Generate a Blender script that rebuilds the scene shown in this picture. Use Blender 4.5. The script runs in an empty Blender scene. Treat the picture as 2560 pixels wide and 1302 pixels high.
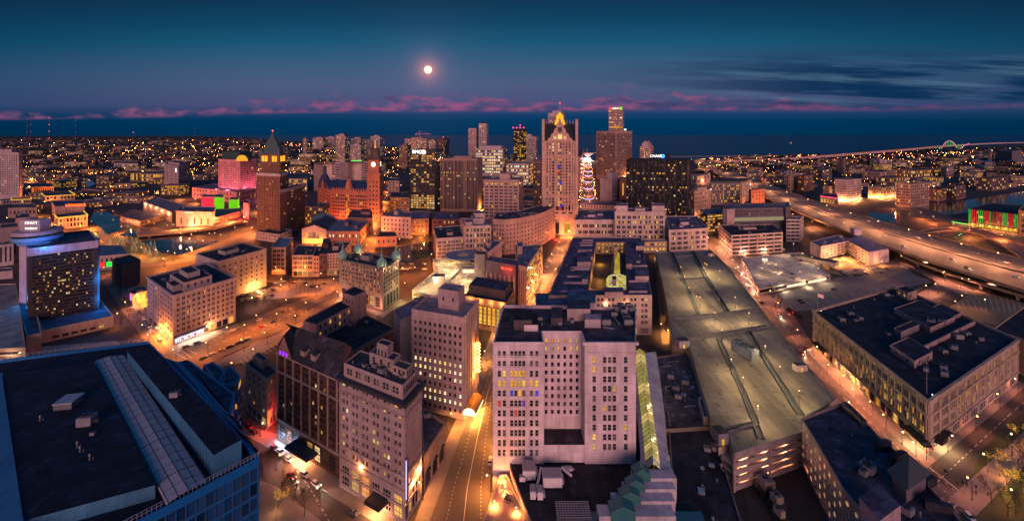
import bpy, math, random
from mathutils import Vector
R = math.radians
rnd = random.Random(7)
sc = bpy.context.scene
col = sc.collection
# ---------------------------------------------------------------- camera, sky, light, exposure
H, F, YH = 130.0, 1100.0, 338.0      # eye height above the street, focal length and horizon row of the photograph
cam = bpy.data.objects.new("camera", bpy.data.cameras.new("camera"))
col.objects.link(cam)
cam.location = (0, 0, H)
cam.rotation_euler = (R(90), 0, 0)
cam.data.sensor_width = 36
cam.data.lens = 36 * F / 2560
cam.data.shift_y = -(651 - YH) / 2560
cam.data.clip_start = 1
cam.data.clip_end = 600000
sc.camera = cam
sc.view_settings.view_transform = 'Standard'
sc.view_settings.look = 'None'
sc.view_settings.exposure = 0.2
sc.view_settings.gamma = 1
sc.cycles.use_denoising = True
sc.cycles.sample_clamp_indirect = 1.5
sc.cycles.sample_clamp_direct = 0
sc.cycles.max_bounces = 4
sc.cycles.diffuse_bounces = 2
sc.cycles.glossy_bounces = 3
sc.cycles.caustics_reflective = False
sc.cycles.caustics_refractive = False
def lin(r, g, b):
 f = lambda c: (c / 255) / 12.92 if c <= 10 else (((c / 255) + .055) / 1.055) ** 2.4
 return (f(r), f(g), f(b))
class NT:
 def __init__(s, tree): s.t = tree; s.n = tree.nodes; s.l = tree.links
 def new(s, typ, **kw):
  n = s.n.new(typ)
  for k, v in kw.items():
   if k.startswith('i_'):
    key = k[2:]
    n.inputs[int(key) if key.isdigit() else key.replace('_', ' ')].default_value = v
   else: setattr(n, k, v)
  return n
 def set(s, inp, v):
  if isinstance(v, (int, float, tuple, list)): inp.default_value = v
  else: s.l.new(v, inp)
 def math(s, op, a, b=0.0, c=0.0, clamp=False):
  n = s.n.new('ShaderNodeMath'); n.operation = op; n.use_clamp = clamp
  s.set(n.inputs[0], a); s.set(n.inputs[1], b)
  if len(n.inputs) > 2: s.set(n.inputs[2], c)
  return n.outputs[0]
 def mix(s, fac, a, b, mode='MIX'):
  n = s.n.new('ShaderNodeMix'); n.data_type = 'RGBA'; n.blend_type = mode
  s.set(n.inputs[0], fac)
  for i, v in ((6, a), (7, b)):
   s.set(n.inputs[i], (v[0], v[1], v[2], 1) if isinstance(v, tuple) and len(v) == 3 else v)
  return n.outputs[2]
 def ramp(s, fac, stops, interp='LINEAR'):
  n = s.n.new('ShaderNodeValToRGB'); e = n.color_ramp.elements; n.color_ramp.interpolation = interp
  while len(e) < len(stops): e.new(0.5)
  for el, (p, c) in zip(e, stops):
   el.position = p; el.color = (c[0], c[1], c[2], 1)
  s.set(n.inputs[0], fac)
  return n.outputs[0]
 def comb(s, x, y, z):
  n = s.n.new('ShaderNodeCombineXYZ'); s.set(n.inputs[0], x); s.set(n.inputs[1], y); s.set(n.inputs[2], z)
  return n.outputs[0]
 def noise(s, vec, scale, detail=4, rough=.5):
  n = s.n.new('ShaderNodeTexNoise'); n.inputs['Scale'].default_value = scale
  n.inputs['Detail'].default_value = detail; n.inputs['Roughness'].default_value = rough
  if vec is not None: s.l.new(vec, n.inputs['Vector'])
  return n.outputs[0]
 def smooth(s, x, a, b, lo=0.0, hi=1.0):
  n = s.n.new('ShaderNodeMapRange'); n.interpolation_type = 'SMOOTHSTEP'
  s.set(n.inputs[0], x); s.set(n.inputs[1], a); s.set(n.inputs[2], b); s.set(n.inputs[3], lo); s.set(n.inputs[4], hi)
  return n.outputs[0]
world = bpy.data.worlds.new("World"); sc.world = world; world.use_nodes = True
w = NT(world.node_tree); w.n.clear()
geo = w.new('ShaderNodeTexCoord')
sep = w.new('ShaderNodeSeparateXYZ'); w.l.new(geo.outputs['Generated'], sep.inputs[0])
X, Y, Z = sep.outputs
Yc = w.math('MAXIMUM', Y, .12)
U = w.math('DIVIDE', X, Yc); V = w.math('DIVIDE', Z, Yc)
vy = lambda y: (YH - y) / F            # tangent of the elevation seen at photograph row y
ux = lambda x: (x - 1280) / F
stops = [(338, (0, 46, 80)), (318, (0, 50, 85)), (300, (2, 53, 90)), (286, (22, 58, 98)), (262, (72, 76, 116)),
  (215, (70, 86, 119)), (165, (54, 86, 117)), (110, (20, 80, 111)), (55, (4, 62, 94)), (0, (3, 48, 77)), (-90, (6, 50, 84)), (-430, (31, 80, 132))]
base = w.ramp(w.math('DIVIDE', V, .7, clamp=True), [(max(0, vy(y)) / .7, lin(*c)) for y, c in stops])
aU = w.math('ABSOLUTE', w.math('ADD', U, .05))
edge = w.smooth(aU, .4, 1.25)
base = w.mix(w.math('MULTIPLY', edge, .7), base, w.ramp(w.math('DIVIDE', V, .7, clamp=True),
  [(0, lin(0, 36, 66)), (.04, lin(0, 40, 70)), (.09, lin(24, 56, 92)), (.2, lin(24, 62, 96)), (.3, lin(0, 56, 86)), (.45, lin(2, 38, 66)), (.6, lin(8, 48, 82)), (1, lin(31, 80, 132))]))
bandc = w.ramp(w.math('DIVIDE', w.math('ADD', U, 1.2), 2.4, clamp=True),
  [((ux(x) + 1.2) / 2.4, ((320 - y) / 100,) * 3) for x, y in ((0, 299), (400, 293), (700, 283), (950, 279), (1300, 279), (1700, 274), (1900, 277), (2200, 277), (2560, 268))])
bandy = w.math('MULTIPLY_ADD', bandc, 100 / F, vy(320))     # tangent of the bank's base
hgt = w.math('SUBTRACT', V, bandy)
pv = w.comb(w.math('MULTIPLY', U, 17), w.math('MULTIPLY', V, 42), 2.3)
nz = w.noise(pv, 1.0, 6, .52)
pv2 = w.comb(w.math('MULTIPLY', U, 3.2), 4.0, 7.7)
big = w.noise(pv2, 1.0, 2, .5)
amp = w.math('MULTIPLY', w.smooth(big, .34, .58, .6, 1.0), w.math('MULTIPLY', w.smooth(U, ux(120), ux(760), .35, 1), w.smooth(U, ux(1500), ux(2350), 1.0, .28)))
top = w.math('MULTIPLY', amp, .042)
cov = w.math('SUBTRACT', w.math('ADD', nz, -.29), w.math('DIVIDE', w.math('MULTIPLY', hgt, .23), w.math('MAXIMUM', top, .001)))
cl = w.math('MULTIPLY', w.smooth(cov, -.05, .2), w.smooth(hgt, -.004, .006))
shade = w.noise(w.comb(w.math('MULTIPLY', U, 16), w.math('MULTIPLY', V, 52), 9.1), 1, 5, .55)
ccol = w.mix(w.smooth(shade, .36, .62), lin(66, 64, 104), lin(140, 78, 116))
ccol = w.mix(w.smooth(U, ux(1850), ux(2400)), ccol, lin(92, 62, 104))
sky = w.mix(w.math('MULTIPLY', cl, .9), base, ccol)
sv = w.comb(w.math('MULTIPLY', U, 2.6), w.math('MULTIPLY', w.math('ADD', V, w.math('MULTIPLY', U, .03)), 34), 3.0)
sn = w.noise(sv, 1.0, 6, .55)
smask = w.math('MULTIPLY', w.smooth(U, ux(1350), ux(2150)), w.math('MULTIPLY', w.smooth(V, vy(285), vy(240)), w.smooth(V, vy(100), vy(190))))
sky = w.mix(w.math('MULTIPLY', w.math('MULTIPLY', w.smooth(sn, .38, .55), smask), .95), sky, lin(2, 42, 78))
sn2 = w.noise(w.comb(w.math('MULTIPLY', U, 2.2), w.math('MULTIPLY', w.math('ADD', V, w.math('MULTIPLY', U, .05)), 46), 11.0), 1.0, 5, .55)
sky = w.mix(w.math('MULTIPLY', w.math('MULTIPLY', w.smooth(sn2, .52, .68), smask), .6), sky, lin(70, 104, 128))
mdir = Vector(((1070 - 1280) / F, 1, (YH - 175) / F)).normalized()
dp = w.new('ShaderNodeVectorMath', operation='DOT_PRODUCT'); w.l.new(geo.outputs['Generated'], dp.inputs[0]); dp.inputs[1].default_value = mdir
ang = w.math('ARCCOSINE', w.math('MINIMUM', dp.outputs['Value'], 1.0))
halo = w.math('POWER', 2.718, w.math('MULTIPLY', ang, -1 / .0125))
sky = w.mix(1.0, sky, w.mix(halo, (0, 0, 0), lin(235, 130, 90)), 'ADD')
halo2 = w.math('POWER', 2.718, w.math('MULTIPLY', ang, -1 / .06))
sky = w.mix(1.0, sky, w.mix(w.math('MULTIPLY', halo2, .5), (0, 0, 0), lin(70, 50, 80)), 'ADD')
back = w.smooth(Y, .05, -.7)
el = w.smooth(Z, .75, .0)
sky = w.mix(back, sky, w.mix(el, lin(31, 80, 132), lin(96, 90, 124)))
nish = w.new('ShaderNodeTexSky', sky_type='NISHITA', sun_disc=False, sun_elevation=R(-3), sun_rotation=R(175))
bg1 = w.new('ShaderNodeBackground'); w.l.new(nish.outputs[0], bg1.inputs[0]); bg1.inputs[1].default_value = .05
bg2 = w.new('ShaderNodeBackground'); w.l.new(sky, bg2.inputs[0]); bg2.inputs[1].default_value = 1.0
addn = w.new('ShaderNodeAddShader'); w.l.new(bg1.outputs[0], addn.inputs[0]); w.l.new(bg2.outputs[0], addn.inputs[1])
outw = w.new('ShaderNodeOutputWorld'); w.l.new(addn.outputs[0], outw.inputs[0])
sl = bpy.data.lights.new("afterglow", 'SUN'); sl.energy = 3.3; sl.angle = R(40); sl.color = (1.0, .49, .44)
so = bpy.data.objects.new("afterglow", sl); col.objects.link(so)
so.rotation_euler = (R(90 - 7), 0, R(4))
# ---------------------------------------------------------------- helpers
def Yd(y, z=0.0): return F * (H - z) / (y - YH)
def P(x, y, z=0.0):
 d = Yd(y, z); return ((x - 1280) * d / F, d)
def PD(x, d): return ((x - 1280) * d / F, d)
def ZT(yt, d): return H - (yt - YH) * d / F
class MB:
 def __init__(s): s.v = []; s.f = []; s.m = []
 def poly(s, pts, mi=0):
  n = len(s.v); s.v += [tuple(p) for p in pts]; s.f.append(tuple(range(n, n + len(pts)))); s.m.append(mi)
 def prism(s, pl, z0, z1, mi=0, mt=None, bottom=False):
  n = len(pl)
  for i in range(n):
   a, b = pl[i], pl[(i + 1) % n]
   s.poly([(a[0], a[1], z0), (b[0], b[1], z0), (b[0], b[1], z1), (a[0], a[1], z1)], mi)
  s.poly([(p[0], p[1], z1) for p in pl], mi if mt is None else mt)
  if bottom: s.poly([(p[0], p[1], z0) for p in reversed(pl)], mi)
 def box(s, c, d, rz=0.0, mi=0, taper=1.0, mt=None):
  cs, sn = math.cos(rz), math.sin(rz)
  def q(x, y, z): return (c[0] + x * cs - y * sn, c[1] + x * sn + y * cs, z)
  hx, hy = d[0] / 2, d[1] / 2; z0, z1 = c[2], c[2] + d[2]
  lo = [q(-hx, -hy, z0), q(hx, -hy, z0), q(hx, hy, z0), q(-hx, hy, z0)]
  t = taper
  hi = [q(-hx * t, -hy * t, z1), q(hx * t, -hy * t, z1), q(hx * t, hy * t, z1), q(-hx * t, hy * t, z1)]
  for i in range(4): s.poly([lo[i], lo[(i + 1) % 4], hi[(i + 1) % 4], hi[i]], mi)
  s.poly(hi, mi if mt is None else mt); s.poly(lo[::-1], mi)
 def cyl(s, x, y, z0, z1, r0, r1=None, n=12, mi=0, mt=None, ph=0):
  r1 = r0 if r1 is None else r1
  a = [(x + r0 * math.cos(ph + 2 * math.pi * i / n), y + r0 * math.sin(ph + 2 * math.pi * i / n), z0) for i in range(n)]
  b = [(x + r1 * math.cos(ph + 2 * math.pi * i / n), y + r1 * math.sin(ph + 2 * math.pi * i / n), z1) for i in range(n)]
  for i in range(n): s.poly([a[i], a[(i + 1) % n], b[(i + 1) % n], b[i]], mi)
  if r1 > 1e-4: s.poly(b, mi if mt is None else mt)
  s.poly(a[::-1], mi)
 def lathe(s, x, y, prof, n=12, mi=0):
  for (r0, z0), (r1, z1) in zip(prof, prof[1:]):
   for i in range(n):
    a, b = 2 * math.pi * i / n, 2 * math.pi * (i + 1) / n
    pts = [(x + r0 * math.cos(a), y + r0 * math.sin(a), z0), (x + r0 * math.cos(b), y + r0 * math.sin(b), z0),
     (x + r1 * math.cos(b), y + r1 * math.sin(b), z1), (x + r1 * math.cos(a), y + r1 * math.sin(a), z1)]
    s.poly(pts[:3] if r1 < 1e-4 else (pts[1:] if r0 < 1e-4 else pts), mi)
 def tube(s, p, q, r0, r1=None, n=5, mi=0):
  r1 = r0 if r1 is None else r1
  p, q = Vector(p), Vector(q); d = (q - p)
  if d.length < 1e-5: return
  d.normalize(); a = d.orthogonal().normalized(); b = d.cross(a)
  A = [p + (a * math.cos(2 * math.pi * i / n) + b * math.sin(2 * math.pi * i / n)) * r0 for i in range(n)]
  B = [q + (a * math.cos(2 * math.pi * i / n) + b * math.sin(2 * math.pi * i / n)) * r1 for i in range(n)]
  for i in range(n): s.poly([A[i], A[(i + 1) % n], B[(i + 1) % n], B[i]], mi)
  s.poly(B, mi); s.poly(A[::-1], mi)
 def octa(s, c, r, mi=0):
  x, y, z = c
  e = [(x + r, y, z), (x, y + r, z), (x - r, y, z), (x, y - r, z)]
  for i in range(4):
   s.poly([e[i], e[(i + 1) % 4], (x, y, z + r)], mi); s.poly([e[(i + 1) % 4], e[i], (x, y, z - r)], mi)
 def mesh(s, name, mats, o=(0, 0, 0)):
  me = bpy.data.meshes.new(name)
  me.from_pydata([(a - o[0], b - o[1], c - o[2]) for a, b, c in s.v], [], s.f)
  for m in mats: me.materials.append(m)
  me.polygons.foreach_set('material_index', s.m)
  return me
 def build(s, name, mats, parent=None, o=None, loc=None):
  mats = mats if isinstance(mats, (list, tuple)) else [mats]
  if o is None: o = tuple(parent['o']) if parent is not None and 'o' in parent else (0, 0, 0)
  ob = bpy.data.objects.new(name, s.mesh(name, mats, o)); col.objects.link(ob)
  if parent is not None: ob.parent = parent
  elif loc is None: ob.location = o
  if loc is not None: ob.location = loc
  if parent is not None: ob['o'] = o
  return ob
def tag(o, label=None, cat=None, group=None, kind=None):
 for k, v in (('label', label), ('category', cat), ('group', group), ('kind', kind)):
  if v: o[k] = v
 return o
def thing(name, label, cat, loc, group=None, rz=0.0):
 o = bpy.data.objects.new(name, None); col.objects.link(o); o.location = loc; o.rotation_euler.z = rz
 o.empty_display_size = 1; o['o'] = tuple(loc)
 return tag(o, label, cat, group)
def linkobj(name, me, parent, loc=(0, 0, 0), rz=0.0, scale=None):
 o = bpy.data.objects.new(name, me); col.objects.link(o); o.parent = parent; o.location = loc; o.rotation_euler.z = rz
 if scale: o.scale = scale
 return o
def copy_tree(o, parent=None, loc=None, rz=None):
 c = o.copy(); col.objects.link(c)
 if parent is not None: c.parent = parent
 if loc is not None: c.location = loc
 if rz is not None: c.rotation_euler.z = rz
 for ch in o.children: copy_tree(ch, c)
 return c
def warm(c): return (c[0], c[1] * .63, c[2]) if c[0] == 1 and c[2] < .3 else c
def light(parent, kind, loc, watts, color, radius=.4, spot=None, rot=None):
 if kind == 'POINT' and loc[2] > 3: loc = (loc[0], loc[1], loc[2] - 1.35)
 L = bpy.data.lights.new('lamp_light', kind); L.energy = watts * .9; L.color = warm(color); L.shadow_soft_size = radius
 if spot: L.spot_size = spot; L.spot_blend = .6
 o = bpy.data.objects.new('lamp_light', L); col.objects.link(o); o.location = loc
 if parent is not None: o.parent = parent
 if rot: o.rotation_euler = rot
 return o
# ---------------------------------------------------------------- materials
MC = {}
def mat(key, fn):
 if key not in MC:
  m = bpy.data.materials.new(key if isinstance(key, str) else "_".join(str(k) for k in key)[:50]); m.use_nodes = True
  t = NT(m.node_tree); t.n.clear()
  out = t.new('ShaderNodeOutputMaterial')
  sh = fn(t, m); t.l.new(sh, out.inputs[0]); MC[key] = m
 return MC[key]
def princ(t, colr, rough=.8, metal=0.0, spec=.3, bump=None, bstr=.3, bdist=.1):
 p = t.new('ShaderNodeBsdfPrincipled')
 t.set(p.inputs['Base Color'], (colr[0], colr[1], colr[2], 1) if isinstance(colr, tuple) else colr)
 t.set(p.inputs['Roughness'], rough); p.inputs['Metallic'].default_value = metal
 p.inputs['Specular IOR Level'].default_value = spec
 if bump is not None:
  b = t.new('ShaderNodeBump'); b.inputs['Strength'].default_value = bstr; b.inputs['Distance'].default_value = bdist
  t.l.new(bump, b.inputs['Height']); t.l.new(b.outputs[0], p.inputs['Normal'])
 return p.outputs[0]
def objc(t): return t.new('ShaderNodeTexCoord').outputs['Object']
def scl(t, v, x, y, z):
 n = t.new('ShaderNodeVectorMath', operation='MULTIPLY'); t.l.new(v, n.inputs[0]); n.inputs[1].default_value = (x, y, z); return n.outputs[0]
def wall(c, kind='stone', rough=.85):
 def fn(t, m):
  v = objc(t)
  big = t.noise(v, .07, 4, .6); fine = t.noise(v, 1.6, 4, .6); streak = t.noise(scl(t, v, .5, .5, .06), 1.0, 5, .65)
  k = t.math('ADD', t.math('MULTIPLY', t.smooth(big, .3, .7), .3), t.math('ADD', t.math('MULTIPLY', fine, .3), t.math('MULTIPLY', t.smooth(streak, .3, .7), .28)))
  c0 = tuple(x * .45 for x in c); c1 = tuple(min(.9, x * 1.28) for x in c)
  cc = t.mix(k, c0, c1)
  s2 = t.new('ShaderNodeSeparateXYZ'); t.l.new(v, s2.inputs[0])
  if kind in ('brick', 'stone', 'panel'):
   n = t.new('ShaderNodeTexBrick'); t.l.new(t.comb(t.math('ADD', s2.outputs[0], s2.outputs[1]), s2.outputs[2], 0.0), n.inputs['Vector'])
   n.inputs['Scale'].default_value = 1.0
   bw, bh, ms = {'brick': (1.1, .45, .05), 'stone': (2.2, 1.0, .04), 'panel': (3.6, 3.6, .07)}[kind]
   n.inputs['Brick Width'].default_value = bw; n.inputs['Row Height'].default_value = bh; n.inputs['Mortar Size'].default_value = ms
   n.inputs['Color1'].default_value = (1, 1, 1, 1); n.inputs['Color2'].default_value = (.78, .78, .78, 1); n.inputs['Mortar'].default_value = (.62, .6, .6, 1)
   cc = t.mix(.75, cc, n.outputs['Color'], 'MULTIPLY')
  elif kind == 'corrug':
   wv = t.new('ShaderNodeTexWave'); t.l.new(t.comb(t.math('ADD', s2.outputs[0], s2.outputs[1]), 0.0, 0.0), wv.inputs['Vector']); wv.inputs['Scale'].default_value = .8
   cc = t.mix(.4, cc, wv.outputs['Color'], 'MULTIPLY')
  return princ(t, cc, rough, 0, .25, fine, .25, .05)
 return mat(('wall', kind) + tuple(round(x, 3) for x in c), fn)
def roofm(c=(.035, .036, .042)):
 def fn(t, m):
  v = objc(t)
  a = t.noise(v, .12, 5, .65); b = t.noise(v, 1.3, 3, .6); c2 = t.noise(scl(t, v, .03, .9, 1), 1.0, 3, .5)
  n = t.new('ShaderNodeTexBrick'); t.l.new(v, n.inputs['Vector']); n.inputs['Scale'].default_value = 1
  n.inputs['Brick Width'].default_value = 9; n.inputs['Row Height'].default_value = 2.2; n.inputs['Mortar Size'].default_value = .05
  n.inputs['Color1'].default_value = (1, 1, 1, 1); n.inputs['Color2'].default_value = (.7, .7, .72, 1); n.inputs['Mortar'].default_value = (.45, .45, .45, 1)
  k = t.math('ADD', t.math('MULTIPLY', t.smooth(a, .35, .7), .6), t.math('ADD', t.math('MULTIPLY', b, .25), t.math('MULTIPLY', c2, .2)))
  cc = t.mix(k, tuple(x * .35 for x in c), tuple(x * 1.9 for x in c)); pud = t.noise(v, .22, 3, .5); dk = 1 if max(c) < .14 else .15; cc = t.mix(t.smooth(pud, .58, .64, 0, .55 * dk), cc, tuple(min(.5, x * 2.6 + .01) for x in c)); cc = t.mix(t.smooth(pud, .40, .36, 0, .7 * dk), cc, tuple(x * .3 for x in c))
  cc = t.mix(.8, cc, n.outputs['Color'], 'MULTIPLY')
  return princ(t, cc, .8, 0, .25, b, .3, .03)
 return mat(('roof',) + tuple(round(x, 3) for x in c), fn)
def plain(name, c, rough=.6, metal=0.0, spec=.4):
 def fn(t, m):
  v = objc(t); k = t.noise(v, .9, 4, .6)
  return princ(t, t.mix(k, tuple(x * .7 for x in c), tuple(x * 1.25 for x in c)), rough, metal, spec)
 return mat((name,) + tuple(round(x, 3) for x in c), fn)
def glow(name, c, s, sample=False):
 def fn(t, m):
  m.cycles.emission_sampling = 'AUTO' if sample else 'NONE'
  e = t.new('ShaderNodeEmission'); e.inputs[0].default_value = (c[0], c[1], c[2], 1); e.inputs[1].default_value = s
  return e.outputs[0]
 return mat(('glow', name, s), fn)
def glassm(name='glass_dark', c=(.012, .014, .02), rough=.12, bl=(.13, .11, .10)):
 def fn(t, m):
  oi = t.new('ShaderNodeObjectInfo').outputs['Random']; gi = t.new('ShaderNodeNewGeometry').outputs['Random Per Island']
  r = t.math('FRACT', t.math('ADD', oi, gi))
  cc = t.mix(r, tuple(x * .5 for x in c), tuple(x * 2.2 for x in c))
  return princ(t, t.mix(t.smooth(t.math('FRACT', t.math('MULTIPLY', r, 5.7)), .80, .84, 0, .8), cc, bl), rough, 0, .08)
 return mat((name,), fn)
def litm(name, stops, s0, s1):
 s0 *= .8; s1 *= .8
 def fn(t, m):
  m.cycles.emission_sampling = 'NONE'
  oi = t.new('ShaderNodeObjectInfo').outputs['Random']; gi = t.new('ShaderNodeNewGeometry').outputs['Random Per Island']
  r = t.math('FRACT', t.math('ADD', oi, gi))
  r2 = t.math('FRACT', t.math('MULTIPLY', r, 7.31))
  v = objc(t); n = t.noise(v, 2.3, 3, .6)
  cc = t.ramp(r, stops)
  e = t.new('ShaderNodeEmission'); t.l.new(cc, e.inputs[0])
  t.l.new(t.math('MULTIPLY', t.math('MULTIPLY_ADD', r2, s1 - s0, s0), t.smooth(n, .25, .7, .45, 1.25)), e.inputs[1])
  gl = t.new('ShaderNodeBsdfGlossy'); gl.inputs[1].default_value = .1; gl.inputs[0].default_value = (.04, .04, .04, 1)
  a = t.new('ShaderNodeAddShader'); t.l.new(e.outputs[0], a.inputs[0]); t.l.new(gl.outputs[0], a.inputs[1])
  return a.outputs[0]
 return mat(('lit', name), fn)
GLASS = glassm()
GLASSB = glassm('glass_blue', (.006, .03, .09), .1, (.01, .06, .14))
LIT = litm('warm', [(0, (1, .30, .05)), (.35, (1, .48, .10)), (.7, (1, .62, .18)), (1, (1, .78, .42))], .35, 1.25)
LITW = litm('white', [(0, (1, .6, .18)), (.5, (1, .75, .35)), (1, (1, .9, .7))], .8, 1.7)
LITG = litm('golden', [(0, (1, .38, .03)), (.5, (1, .5, .06)), (1, (1, .6, .12))], .6, 1.3)
LITC = litm('coloured', [(0, (.03, .12, 1)), (.45, (.1, .05, .8)), (.6, (1, .06, .03)), (1, (1, .1, .05))], .3, .7)
FRAME = plain('window_frame', (.30, .27, .26))
FRAMED = plain('dark_frame', (.04, .035, .035), .5)
METAL = plain('galvanised_metal', (.30, .31, .33), .45, .5)
DARK = plain('dark_metal', (.02, .02, .022), .5)
WHITEP = plain('white_painted_metal', (.55, .53, .55), .5)
COPPER = plain('green_copper', (.16, .34, .28), .7)
WM = {None: GLASS, 'b': GLASSB, 'w': LIT, 'W': LITW, 'g': LITG, 'c': LITC}
# ---------------------------------------------------------------- buildings
def inset(pl, t):
 n = len(pl); out = []
 for i in range(n):
  a, b, c = Vector(pl[i - 1][:2]), Vector(pl[i][:2]), Vector(pl[(i + 1) % n][:2])
  d1, d2 = (b - a).normalized(), (c - b).normalized()
  n1, n2 = Vector((-d1.y, d1.x)), Vector((-d2.y, d2.x))
  m = n1 + n2
  if m.length < .2: m = n1.copy()
  else: m.normalize()
  k = min(3.0, 1 / max(.3, m.dot(n1)))
  out.append((b.x + m.x * t * k, b.y + m.y * t * k))
 return out
def area(pl): return sum(a[0] * b[1] - b[0] * a[1] for a, b in zip(pl, pl[1:] + pl[:1])) / 2
def unit_window(style):
 m = MB()
 t = .09
 def bar(x0, x1, z0, z1, y=-.06):
  m.poly([(x0, y, z0), (x1, y, z0), (x1, y, z1), (x0, y, z1)], 0)
 m.poly([(-.5, 0, -.5), (.5, 0, -.5), (.5, 0, .5), (-.5, 0, .5)], 1)
 bar(-.5, .5, -.5, -.5 + t * .8); bar(-.5, .5, .5 - t * .6, .5)
 bar(-.5, -.5 + t, -.42, .44); bar(.5 - t, .5, -.42, .44)
 if style in ('sash', 'grid'): bar(-.41, .41, -.03, .04)
 if style == 'pair': bar(-.06, .06, -.42, .44); bar(-.41, -.06, -.02, .03); bar(.06, .41, -.02, .03)
 if style == 'grid':
  for x in (-.17, .17): bar(x - .025, x + .025, -.42, .44, -.07)
  for z in (-.25, .25): bar(-.41, .41, z - .02, z + .02, -.05)
 if style == 'tall':
  for z in (-.3, -.1, .1, .3): bar(-.41, .41, z - .012, z + .012)
 return m
UW = {}
def uwin(style, dark):
 k = (style, dark)
 if k not in UW: UW[k] = unit_window(style).mesh('window', [FRAMED if dark else FRAME, GLASS])
 return UW[k]
class Fac:
 def __init__(s, nx, nz, wf=.45, hf=.55, lit=.06, g=1, mu=.03, m0=.10, m1=.05, style='sash', shop=0, shopn=0, shoplit=.7, rows=None, cols=None,
    glass=None, litc='w', dark=False, depth=.28, thin=.22, us=None):
  s.__dict__.update(locals()); del s.__dict__['s']
MAXW = 100
NWIN = [0]
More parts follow.
